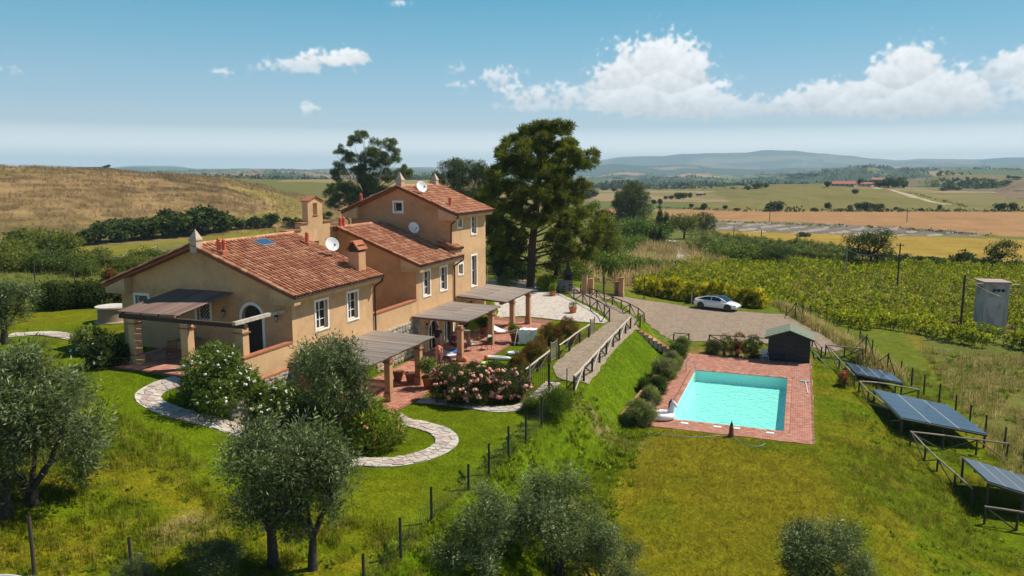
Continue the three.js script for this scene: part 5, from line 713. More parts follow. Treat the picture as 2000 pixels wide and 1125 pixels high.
// ------------------------------------------------------------ fences, rails and gates
const yTop = (px, base, top) => { const b = hit(px, base); return [b[0], b[1], b[2], (base - top) / 1500 * depthOf(b) * 1.03]; };
function railFence(label, posts, { cat = 'fence', braces = [], mat = MAT.woodPost, rail = MAT.woodGrey, r = 0.055, lower, overhang = 0.15, group, extra = [] } = {}) {   // posts: [x, y, z, height]
  const o = posts[0], t = thing('rail_fence', label, cat, [o[0], o[1], o[2]], 0, group), L = (p) => [p[0] - o[0], p[1] - o[1], p[2] - o[2]], R = rng(Math.round(Math.abs(o[0] * 977 + o[2] * 131)) + posts.length);
  const top = (p, k = 1) => { const q = L(p); return [q[0], q[1] + p[3] * k, q[2]]; };
  posts.forEach((p) => { const q = L(p); mesh('post', limb([[q[0], q[1] - 0.2, q[2], r * 1.1], [q[0] + (R() - 0.5) * 0.04, q[1] + p[3] * 0.5, q[2] + (R() - 0.5) * 0.04, r], [q[0], q[1] + p[3] + 0.03, q[2], r * 0.9]], 6), mat, t); });
  for (let i = 1; i < posts.length; i++) { const a = top(posts[i - 1]), b = top(posts[i]), m = a.map((v, k) => (v + b[k]) / 2 + (R() - 0.5) * 0.05), e = a.map((v, k) => v - (b[k] - v) * 0.04); mesh('rail', limb([[...e, r * 0.9], [...m, r * 0.85], [...b, r * 0.8]], 6), rail, t); if (lower) { const c = top(posts[i - 1], lower), d = top(posts[i], lower); mesh('rail', rod(c, d, r * 0.7, r * 0.65, 6), rail, t); } }
  for (const [i, j, f = 1] of braces) { const a = top(posts[i], 0.95), q = L(posts[j]); mesh('brace', limb([[...a, r * 0.8], [lerp(a[0], q[0], f * 0.5) + (R() - 0.5) * 0.06, (a[1] + q[1]) / 2, lerp(a[2], q[2], f * 0.5), r * 0.75], [lerp(a[0], q[0], f), lerp(a[1], q[1], 1), lerp(a[2], q[2], f), r * 0.7]], 5), j < i ? rail : mat, t); }
  for (const [a, b] of extra) mesh('rail', rod(L(a), L(b), r * 0.85, r * 0.75, 6), rail, t);
  return t;
}
const zig = (n) => { const o = []; for (let i = 1; i < n; i += 2) { o.push([i, i - 1, 0.92]); if (i + 1 < n) o.push([i, i + 1, 0.92]); } return o; };
const onCrest = (zs, dx, h) => zs.map((z) => { const x = crestX(z) + dx; return [x, H(x, z), z, h]; });
railFence('weathered log rail along the pool side of the gravel path', onCrest([-39.6, -41.9, -44.2, -46.5, -48.8, -51.1, -53.4, -55.7, -57.8], 0.1, 0.92), { braces: zig(9), rail: MAT.woodPale, r: 0.066 });
{ const pp = [[1250, 640, 618], [1258, 630, 612], [1246, 621, 602], [1230, 613, 594], [1213, 605, 587], [1196, 597, 580], [1180, 590, 573], [1165, 583, 567], [1152, 578, 564]].map((p) => yTop(...p)); railFence('dark log rail curving between gravel path and car park', pp, { braces: zig(9), rail: MAT.woodPost, r: 0.055 }); }
{ const pp = [[1087, 572, 555], [1103, 577, 558], [1121, 585, 566], [1138, 593, 574], [1152, 600, 580], [1166, 607, 587], [1180, 617, 595], [1190, 628, 603]].map((p) => yTop(...p)); railFence('log rail with crossed braces along the edge of the gravel yard', pp, { braces: zig(8), rail: MAT.woodPost, r: 0.055 }); }
railFence('short dark log rail between barbecue and left gate pillar', [[1090, 572, 556], [1112, 569, 555], [1134, 572, 557]].map((p) => yTop(...p)), { braces: [[1, 0], [1, 2]] });
railFence('log rail between the two lattice gates beside the terrace lawn', [[1150, 660, 635], [1132, 671, 646], [1112, 686, 661], [1092, 701, 675]].map((p) => yTop(...p)), { braces: [[0, 1], [1, 2], [2, 3]], rail: MAT.woodPale, r: 0.065 });
railFence('bent pale log rail between lower lattice gate and iron gate', [[1072, 712, 686], [1050, 726, 703], [1026, 748, 722]].map((p) => yTop(...p)), { braces: [[0, 1], [1, 2]], rail: MAT.woodPale, r: 0.07 });
railFence('rail with one diagonal at the foot of the stairs, by the car park', [[1316, 666, 650], [1345, 671, 652]].map((p) => yTop(...p)), { braces: [[1, 0]], extra: [[onY(1316, 651, H(...[hit(1316, 666)[0], hit(1316, 666)[2]]) + 0.9), onY(1298, 662, 0.9)]] });
railFence('dark rail behind the pool roses, running up to the shed', [[1385, 672, 654], [1425, 674, 656], [1472, 677, 659], [1512, 681, 662]].map((p) => yTop(...p)), { braces: [[0, 1], [2, 1], [2, 3]] });
railFence('short rail right of the shed', [[1586, 678, 660], [1604, 697, 678]].map((p) => yTop(...p)), { braces: [[0, 1]] });
railFence('log rail with two arms at the car park corner above the smallest solar array', [[1684, 701, 681], [1649, 697, 678], [1612, 694, 674], [1638, 722, 702], [1668, 756, 734]].map((p) => yTop(...p)), { braces: [[2, 1], [2, 3], [3, 4, 0.6], [0, 1]] });
railFence('log rail with two arms around the largest solar array', [[1793, 778, 761], [1747, 774, 753], [1711, 768, 747], [1677, 768, 745], [1695, 787, 765], [1736, 822, 797], [1757, 847, 820]].map((p) => yTop(...p)), { braces: [[0, 1], [3, 4], [5, 4], [6, 5]] });
railFence('log rail with two arms above the lowest whole solar array', [[1966, 899, 866], [1906, 889, 858], [1841, 879, 850], [1777, 872, 843], [1805, 900, 872], [1830, 921, 896], [1864, 954, 925], [1898, 987, 955]].map((p) => yTop(...p)), { braces: [[3, 2], [1, 2], [1, 0], [3, 4], [5, 6], [5, 4]] });
railFence('log rail cut by the right edge below the solar arrays', [[1922, 1024, 989], [1985, 1036, 998], [2060, 1050, 1012]].map((p) => yTop(...p)), { braces: [[0, 1], [1, 2]] });
// wire-netting fences on posts
function netFence(label, posts, { cat = 'fence', mat = MAT.woodPost, wire = std([0.03, 0.05, 0.035], 0.6), r = 0.05, h = 0.9, step = 0.16, props = [] } = {}) {
  const o = posts[0], t = thing('wire_fence', label, cat, [o[0], o[1], o[2]]), L = (p, k) => [p[0] - o[0], p[1] - o[1] + k, p[2] - o[2]], g = [];
  posts.forEach((p) => mesh('post', limb([[...L(p, -0.2), r * 1.1], [...L(p, p[3]), r * 0.9]], 6), mat, t));
  for (const [i, dx, dz] of props) { const p = posts[i]; mesh('brace', rod(L(p, p[3] * 0.92), [p[0] - o[0] + dx, H(p[0] + dx, p[2] + dz) - o[1], p[2] - o[2] + dz], r * 0.7, r * 0.7, 5), mat, t); }
  for (let i = 1; i < posts.length; i++) { const a = posts[i - 1], b = posts[i], d = Math.hypot(a[0] - b[0], a[2] - b[2]), n = Math.max(2, Math.round(d / step)); for (let k = 0; k < n; k++) { const s = k / n, e = Math.min(1, (k + 1) / n), sag = 0.12 * Math.sin(s * Math.PI) * h, P = (q, y) => { const f = (m) => lerp(L(a, 0)[m], L(b, 0)[m], q); return [f(0), f(1) + y * Math.min(a[3], b[3]) * h - y * sag, f(2)]; }; g.push(rod(P(s, 0), P(e, 1), 0.004, 0.004, 3, false), rod(P(e, 0), P(s, 1), 0.004, 0.004, 3, false)); } for (const y of [0.05, 0.35, 0.65, 1]) g.push(rod([...L(a, a[3] * h * y)], [...L(b, b[3] * h * y)], 0.005, 0.005, 3, false)); }
  const m = mesh('netting', g, wire, t); m.userData.kind = 'stuff'; return t;
}
netFence('dark posts with green wire netting down the edge of the lawn', [[1086, 808, 757], [1058, 834, 776], [1027, 866, 802], [993, 896, 832], [955, 930, 866], [915, 957, 906], [843, 1021, 950], [783, 1095, 1010], [711, 1150, 1080]].map((p) => yTop(...p)), { mat: std([0.035, 0.032, 0.03], 0.7), h: 0.75 });
netFence('leaning wooden posts with thin wire between car park and vineyard', [[1535, 617, 599], [1553, 622, 590], [1567, 626, 592], [1582, 631, 599], [1598, 638, 608], [1614, 643, 615], [1632, 659, 635], [1655, 670, 637], [1678, 679, 641], [1690, 699, 653], [1702, 705, 664]].map((p) => yTop(...p)), { step: 0.4, wire: std([0.09, 0.085, 0.08], 0.6), props: [[1, -1.0, 0.3], [1, 0.8, 0.6], [9, -1.2, 0.5], [9, 0.9, 0.9]] });
netFence('row of dark wooden posts with thin wire right of the solar arrays', [[1733, 724, 690], [1759, 737, 705], [1780, 754, 719], [1804, 771, 733], [1834, 786, 750], [1866, 806, 772], [1894, 826, 791], [1924, 848, 811], [1961, 879, 834], [1998, 912, 873], [2050, 950, 905]].map((p) => yTop(...p)), { step: 0.4, wire: std([0.09, 0.085, 0.08], 0.6), props: [[0, -1.3, 0.6], [0, 0.6, 0.7]], r: 0.06 });
netFence('wooden posts with wire along the back of the gravel yard', [[952, 566, 520], [985, 556, 534], [1012, 552, 530]].map((p) => yTop(...p)), { mat: MAT.galv, r: 0.03, step: 0.3 });
for (const [x, b, t, l] of [[68, 1130, 1003, 'tall weathered wooden post at bottom left, nearest the cable'], [260, 1150, 1046, 'weathered wooden post at the bottom edge beside the small olive shoots'], [69, 556, 522, 'wooden post behind the left road, nearer the left edge'], [147, 565, 523, 'wooden post at the left gravel road nearer the house'], [1258, 584, 541, 'thin post in the verge right of the gate'], [1350, 598, 570, 'short pale marker post behind the back of the white car']]) { const p = yTop(x, b, t); const o = tag(mesh('post', limb([[0, -0.3, 0, x < 300 && b > 1000 ? 0.06 : 0.07], [0.01, p[3] * 0.5, 0, 0.055], [0, p[3], 0.01, 0.05]], 7), x === 1350 ? MAT.woodPale : MAT.woodPost), l, 'post'); o.position.set(p[0], p[1], p[2]); }
// lattice gates of grey wood, the iron garden gate, the drive gate
function latticeGate(label, a, b, h) { const A = hit(...a), B = hit(...b), t = thing('lattice_gate', label, 'gate', A), d = [B[0] - A[0], B[1] - A[1], B[2] - A[2]], P = (s, y) => [d[0] * s, d[1] * s + y, d[2] * s]; for (const s of [0, 1]) mesh('post', rod(P(s, -0.1), P(s, h + 0.12), 0.045, 0.045, 6), MAT.woodGrey, t); mesh('frame', [rod(P(0, h), P(1, h), 0.025, 0.025, 5), rod(P(0, 0.12), P(1, 0.12), 0.025, 0.025, 5)], MAT.woodGrey, t); for (let i = 1; i < 9; i++) mesh('slat', rod(P(i / 9, 0.12), P(i / 9, h), 0.012, 0.012, 4), MAT.woodGrey, t); for (let i = 1; i < 7; i++) mesh('slat', rod(P(0, 0.12 + i / 7 * (h - 0.12)), P(1, 0.12 + i / 7 * (h - 0.12)), 0.012, 0.012, 4), MAT.woodGrey, t); }
latticeGate('grey lattice gate between gravel path and terrace lawn, the upper one', [1153, 656], [1161, 651], 1.15); latticeGate('grey lattice gate between gravel path and terrace lawn, the lower one', [1076, 708], [1087, 701], 1.2);
{
  const A = hit(1034, 776), B = hit(1072, 766), C = hit(1107, 763), t = thing('garden_gate', 'black iron bar gate at the end of the rose hedge', 'gate', A), d = [B[0] - A[0], 0, B[2] - A[2]], P = (s, y) => [d[0] * s, y, d[2] * s];
  mesh('post', rod(P(0, -0.1), P(0, 1.75), 0.045, 0.045, 6), MAT.galv, t); mesh('post', rod(P(1, -0.1), P(1, 1.6), 0.065, 0.065, 6), MAT.iron, t); for (let i = 1; i < 9; i++) mesh('bar', rod(P(i / 9, 0.06), P(i / 9, 1.6), 0.012, 0.012, 5), MAT.iron, t); for (let i = 0; i < 8; i++) mesh('bar', rod(P((i + 0.5) / 9, 0.06), P((i + 0.5) / 9, 0.55), 0.01, 0.01, 5), MAT.iron, t); for (const y of [0.06, 0.42, 1.5]) mesh('rail', rod(P(0, y), P(1, y), 0.018, 0.018, 5), MAT.iron, t); mesh('lock', cbox(0.14, 0.16, 0.06, d[0] * 0.06, 0.95, d[2] * 0.06), MAT.iron, t);
  const q = [C[0] - A[0], C[1] - A[1], C[2] - A[2]]; mesh('rail', rod(P(1, 0.6), [q[0], q[1] + 0.6, q[2]], 0.025, 0.025, 5), MAT.iron, t); mesh('post', rod([q[0], -0.1, q[2]], [q[0], 1.25, q[2]], 0.03, 0.03, 5), MAT.iron, t); mesh('brace', rod(P(1, 0.6), [lerp(d[0], q[0], 0.4), 0, lerp(d[2], q[2], 0.4)], 0.025, 0.025, 5), MAT.iron, t);
}
{
  const A = hit(1142, 574), B = hit(1213, 579);
  for (const [p, l, w] of [[A, 'pink plastered gate pillar nearer the barbecue', -1], [B, 'pink plastered gate pillar nearer the car park', 1]]) { const t = thing('gate_pillar', l, 'pillar', p); mesh('pillar', [cbox(0.52, 2.0, 0.52, 0, 0.95, 0), cbox(0.6, 0.45, 0.6, 0, 0.2, 0)], MAT.stuccoPink, t); mesh('cap', cbox(0.62, 0.08, 0.62, 0, 1.99, 0), MAT.brickTop, t); mesh('wing_wall', cbox(0.5, 1.6, 0.4, w * -0.55, 0.75, -0.4), MAT.stuccoPink, t); }
  const t = thing('entrance_gate', 'double iron bar gate between the two pink pillars', 'gate', A), d = [B[0] - A[0], B[1] - A[1], B[2] - A[2]], P = (s, y) => [d[0] * s, d[1] * s + y, d[2] * s - 0.1]; for (let i = 1; i < 34; i++) mesh('bar', rod(P(0.07 + 0.86 * i / 34, 0.12), P(0.07 + 0.86 * i / 34, 1.75), 0.012, 0.012, 4), MAT.iron, t); for (const y of [0.12, 0.5, 1.35, 1.65]) mesh('rail', rod(P(0.07, y), P(0.93, y), 0.02, 0.02, 5), MAT.iron, t); mesh('post', rod(P(0.49, 0.02), P(0.49, 2.0), 0.04, 0.04, 6), MAT.iron, t); mesh('post', rod(P(0.51, 0.02), P(0.51, 1.95), 0.03, 0.03, 6), MAT.iron, t);
}
// garden stairs
{
  const t = thing('garden_stairs', 'brick and stone steps down the bank from gravel path to pool', 'stairs'), a = [-11.75, -58.7], b = [-8.75, -60.0], n = 9, ang = Math.atan2(-(b[1] - a[1]), b[0] - a[0]);
  for (let i = 0; i < n; i++) { const s = (i + 0.5) / n, y = lerp(2.28, 0.25, (i + 0.6) / n), x = lerp(a[0], b[0], s), z = lerp(a[1], b[1], s); const r = mesh('riser', cbox(0.30, 0.6, 1.15, 0, -0.34, 0), MAT.paleStone, t); r.position.set(x, y, z); r.rotation.y = ang; const q = mesh('tread', rbox(0.40, 0.05, 1.2, 0.012, -0.01, -0.01, 0), TILES[(i * 3) % 5], t); q.position.set(x, y, z); q.rotation.y = ang; }
}
// ------------------------------------------------------------ by the pool
{
  const s = thing('garden_shed', 'dark timber garden shed with green felt gable roof at the pool deck', 'shed', [-1.75, 0, -60.55]), dk = [0, 1, 2].map((k) => std([[0.022, 0.026, 0.027], [0.028, 0.032, 0.032], [0.017, 0.02, 0.022]][k], 0.7, { map: woodT })), W = 3.0, D = 2.3, e = 1.88, top = 2.42;
  for (let i = 0; i < 17; i++) { const y0 = i * 0.143, y1 = y0 + 0.138, cut = y0 < e ? 0 : (y0 - e) / (top - e) * W / 2; if (W - cut * 2 < 0.15) continue; mesh('plank', box(cut, y0, -0.03, W - cut, y1, 0.0 + 0.008 * (i % 2)), dk[i % 3], s); if (y0 < e - 0.1) { mesh('plank', box(-0.0 - 0.008 * (i % 2), y0, -D, 0.03, y1, -0.031), dk[(i + 1) % 3], s); mesh('plank', box(W - 0.03, y0, -D, W + 0.008 * (i % 2), y1, -0.031), dk[(i + 2) % 3], s); mesh('plank', box(0.031, y0, -D, W - 0.031, y1, -D + 0.03), dk[i % 3], s); } }
  const door = mesh('door', box(1.15, 0.06, 0.012, 1.98, 1.86, 0.04), dk[1], s); mesh('board', [box(1.15, 0.06, 0.042, 1.24, 1.86, 0.055), box(1.89, 0.06, 0.042, 1.98, 1.86, 0.055), box(1.24, 0.9, 0.042, 1.89, 1.0, 0.055)], dk[0], door); mesh('handle', [rod([1.22, 1.0, 0.05], [1.22, 1.0, 0.11], 0.02), rod([1.2, 1.0, 0.11], [1.36, 1.0, 0.11], 0.016)], MAT.steel, door);
  const felt = std([0.21, 0.25, 0.175], 0.95, { map: rep(mottle, 1), bumpMap: grainB, bumpScale: 0.004 }), an = Math.atan2(top - e, W / 2), L = (W / 2 + 0.28) / Math.cos(an); for (const k of [-1, 1]) { const g = box(0, -0.05, -D - 0.3, L, 0, 0.35); g.rotateZ(-an); if (k < 0) { g.scale(-1, 1, 1); const ix = g.index.array; for (let i = 0; i < ix.length; i += 3) [ix[i], ix[i + 1]] = [ix[i + 1], ix[i]]; } g.translate(W / 2, top + 0.1, 0); mesh('roof', g, felt, s); const f = box(0, -0.14, 0.351, L, -0.05, 0.372); f.rotateZ(-an); if (k < 0) { f.scale(-1, 1, 1); const ix = f.index.array; for (let i = 0; i < ix.length; i += 3) [ix[i], ix[i + 1]] = [ix[i + 1], ix[i]]; } f.translate(W / 2, top + 0.1, 0); mesh('fascia', f, dk[0], s); }
  const be = thing('garden_bench', 'dark blue slatted bench against the shed front', 'bench', [-1.25, 0.035, -60.15]), bl = std([0.015, 0.02, 0.05], 0.5); for (let i = 0; i < 4; i++) mesh('slat', cbox(1.05, 0.025, 0.085, 0.4, 0.43, -0.12 + i * 0.1), bl, be); for (let i = 0; i < 9; i++) mesh('slat', cbox(0.06, 0.42, 0.02, -0.06 + i * 0.115, 0.7, -0.22), bl, be); mesh('backrest', cbox(1.05, 0.06, 0.03, 0.4, 0.92, -0.22), bl, be); for (const x of [-0.1, 0.9]) { for (const z of [-0.2, 0.2]) mesh('leg', cbox(0.05, z < 0 ? 0.9 : 0.62, 0.05, x, z < 0 ? 0.45 : 0.31, z), bl, be); mesh('armrest', cbox(0.06, 0.03, 0.46, x, 0.63, 0), bl, be); }
  const ch = thing('plastic_chair', 'pale plastic chair at the left end of the shed bench', 'chair', [-1.95, 0.035, -60.1], 0.4), w = std([0.42, 0.45, 0.5], 0.5); mesh('seat', rbox(0.46, 0.04, 0.44, 0.015, 0, 0.43, 0), w, ch); mesh('backrest', rbox(0.46, 0.42, 0.03, 0.012, 0, 0.68, -0.22), w, ch); for (const x of [-0.2, 0.2]) { for (const z of [-0.19, 0.19]) mesh('leg', rod([x, 0, z * 1.1], [x, 0.42, z], 0.02), w, ch); mesh('armrest', rbox(0.05, 0.03, 0.42, 0.01, x * 1.15, 0.64, 0), w, ch); }
  // handrail
  const hr = thing('pool_handrail', 'bright steel grab rail at the far left pool corner', 'handrail', [-6.62, 0.03, -55.0]); for (const dz of [-0.24, 0.24]) mesh('rail', new THREE.TubeGeometry(new THREE.CatmullRomCurve3([V3(-0.5, 0, dz), V3(-0.5, 0.62, dz), V3(-0.42, 0.82, dz), V3(-0.25, 0.9, dz), V3(-0.05, 0.78, dz), V3(0.12, 0.4, dz), V3(0.2, -0.3, dz), V3(0.2, -0.6, dz)]), 30, 0.024, 8), MAT.steel, hr);
  for (const y of [-0.25, -0.5]) mesh('rung', rod([0.2, y, -0.24], [0.2, y, 0.24], 0.02), MAT.steel, hr);
  // unicorn float
  const u = thing('unicorn_float', 'white inflatable unicorn pool float with dark mane and pink tail', 'pool float', [-7.0, 0.04, -43.55], 0.25), wh = new THREE.MeshPhysicalMaterial({ color: rgb(0.84, 0.82, 0.82), roughness: 0.3, clearcoat: 0.4 }), pk = std([0.55, 0.02, 0.13], 0.35), dkm = std([0.03, 0.022, 0.04], 0.4);
  const body = new THREE.TorusGeometry(0.46, 0.21, 14, 30); body.rotateX(Math.PI / 2); body.scale(1.25, 0.95, 1); body.translate(0, 0.2, 0); mesh('ring', body, wh, u); mesh('neck', limb([[0.48, 0.25, 0, 0.22], [0.6, 0.5, 0, 0.17], [0.62, 0.78, 0, 0.14], [0.64, 0.95, 0, 0.145], [0.7, 1.06, 0, 0.10], [0.72, 1.1, 0, 0.02]], 14), wh, u); const hd = mesh('head', limb([[0.56, 1.0, 0, 0.04], [0.62, 0.98, 0, 0.14], [0.76, 0.88, 0, 0.12], [0.9, 0.74, 0, 0.085], [0.95, 0.69, 0, 0.02]], 12), wh, u); mesh('horn', new THREE.ConeGeometry(0.045, 0.26, 10).rotateZ(-0.6).translate(0.78, 1.14, 0), std([0.75, 0.72, 0.7], 0.3), hd); mesh('eye', new THREE.SphereGeometry(0.022, 8, 6).translate(0.76, 0.93, 0.115), dkm, hd); for (const q of [-1, 1]) mesh('ear', new THREE.ConeGeometry(0.045, 0.13, 8).translate(0.62, 1.14, q * 0.07), wh, hd);
  mesh('mane', limb([[0.72, 1.12, 0, 0.03], [0.6, 1.11, 0, 0.075], [0.5, 0.98, 0, 0.07], [0.47, 0.8, 0, 0.06], [0.43, 0.6, 0, 0.03]], 8), dkm, u); mesh('tail', limb([[-0.66, 0.3, 0, 0.08], [-0.8, 0.45, 0, 0.14], [-0.78, 0.62, 0, 0.1], [-0.7, 0.7, 0, 0.02]], 9), pk, u);
  const bo = thing('bollard', 'tapered terracotta bollard with dark cap on the near pool edge', 'bollard', [onY(1428, 853, 0)[0], 0, onY(1428, 853, 0)[2]]); mesh('shaft', lathe([[0.17, 0], [0.17, 0.12], [0.14, 0.16], [0.11, 0.55], [0.085, 0.58], [0.10, 0.62], [0.01, 0.64]], 14), std([0.20, 0.075, 0.04], 0.8), bo); mesh('cap', lathe([[0.085, 0.6], [0.075, 0.74], [0.03, 0.8], [0.012, 0.92], [0.001, 0.93]], 12), MAT.gutter, bo);
  const a = onY(1578, 768, 0.06), b = onY(1573, 746, 0.06), br = thing('pool_brush', 'pale blue pool brush with white pole lying on the right deck edge', 'brush', a); mesh('handle', rod([0, 0, 0], [b[0] - a[0], 0.02, b[2] - a[2]], 0.03), MAT.plasticWhite, br); mesh('head', rbox(0.62, 0.06, 0.15, 0.02, b[0] - a[0] - 0.05, 0.03, b[2] - a[2] - 0.05), std([0.25, 0.6, 0.65], 0.5), br);
  const hose = (label, pts, c) => { const p = pts.map((q) => { const h = hit(...q); return V3(h[0], Math.max(h[1], H(h[0], h[2])) + 0.03, h[2]); }); tag(mesh('garden_hose', new THREE.TubeGeometry(new THREE.CatmullRomCurve3(p), 60, 0.014, 5), std(c, 0.5)), label, 'hose'); };
  hose('thin pale blue hose lying on the grass along the near pool edge', [[1235, 849], [1300, 850], [1360, 855], [1415, 852], [1432, 856], [1450, 866], [1478, 873], [1494, 866], [1485, 860]], [0.25, 0.5, 0.5]); hose('pale blue hose running down the bank to the kerb end', [[1178, 803], [1190, 815], [1200, 828], [1208, 838]], [0.3, 0.55, 0.6]);
  const pole = tag(mesh('pole', [rod([1.5, 0.9, -60.9], [2.6, 0.02, -59.4], 0.035)], std([0.08, 0.22, 0.19], 0.5)), 'green pole leaning against the right wall of the shed', 'pole'); void pole;
}
// ------------------------------------------------------------ solar arrays
function solar(label, c, cols, rows) {   // corners: top left, top right, bottom right, bottom left
  const o = c[0], t = thing('solar_array', label, 'solar array', [o[0], 0, o[2]], 0, undefined), P = (s, q, y = 0) => [0, 1, 2].map((k) => lerp(lerp(c[0][k], c[1][k], s), lerp(c[3][k], c[2][k], s), q) - (k === 0 ? o[0] : k === 2 ? o[2] : 0) + (k === 1 ? y : 0));
  const cell = new THREE.MeshPhysicalMaterial({ color: rgb(0.020, 0.028, 0.055), roughness: 0.3, metalness: 0.1, clearcoat: 0.45, clearcoatRoughness: 0.08 }), quadBox = (s0, s1, q0, q1, y0, y1) => { const v = [P(s0, q0, y1), P(s1, q0, y1), P(s1, q1, y1), P(s0, q1, y1), P(s0, q0, y0), P(s1, q0, y0), P(s1, q1, y0), P(s0, q1, y0)], ix = [0, 3, 2, 0, 2, 1, 4, 5, 6, 4, 6, 7, 0, 1, 5, 0, 5, 4, 1, 2, 6, 1, 6, 5, 2, 3, 7, 2, 7, 6, 3, 0, 4, 3, 4, 7]; const g = new THREE.BufferGeometry(); g.setAttribute('position', new THREE.Float32BufferAttribute(ix.flatMap((i) => v[i]), 3)); g.computeVertexNormals(); return g; };
  for (let i = 0; i < cols; i++) for (let j = 0; j < rows; j++) { const gs = 0.010, gq = 0.004, a = i / cols + gs / 2, b = (i + 1) / cols - gs / 2, d = j / rows + gq / 2, e = (j + 1) / rows - gq / 2, m = mesh('panel', quadBox(a, b, d, e, -0.05, 0), cell, t); void m; }
  for (let i = 1; i < cols; i++) mesh('frame', quadBox(i / cols - 0.006, i / cols + 0.006, 0, 1, -0.06, 0.004), MAT.galv, t); mesh('frame', quadBox(-0.004, 1.004, -0.004, 1.004, -0.09, -0.052), MAT.galv, t);
  for (const q of [0.02, 0.5, 0.98]) mesh('beam', rod(P(0, q, -0.15), P(1, q, -0.15), 0.05), MAT.woodPost, t);
  for (const q of [0.03, 0.97]) for (const s of [0.02, 0.5, 0.98]) { const p = P(s, q, -0.1), g = H(p[0] + o[0], p[2] + o[2]); mesh('leg', rod([p[0], g - 0.2, p[2]], p, 0.065, 0.06, 7), MAT.woodPost, t); }
}
solar('smallest tilted solar array, nearest the car park corner', [[3.72, 0.3, -60.8], [6.82, -0.33, -61.39], [7.45, -0.43, -58.85], [4.3, 0.21, -57.9]], 4, 2);
solar('largest tilted solar array of blue panels, in the middle of the three', [[5.04, 0.25, -53.9], [9.6, -0.59, -54.68], [10.81, -0.65, -49.37], [6.13, 0.23, -48.03]], 3, 5);
solar('solar array cut by the right edge of the photo', [[8.38, -0.1, -43.18], [11.36, -0.84, -43.49], [11.82, -0.6, -39.56], [8.8, 0.14, -39.36]], 4, 2);

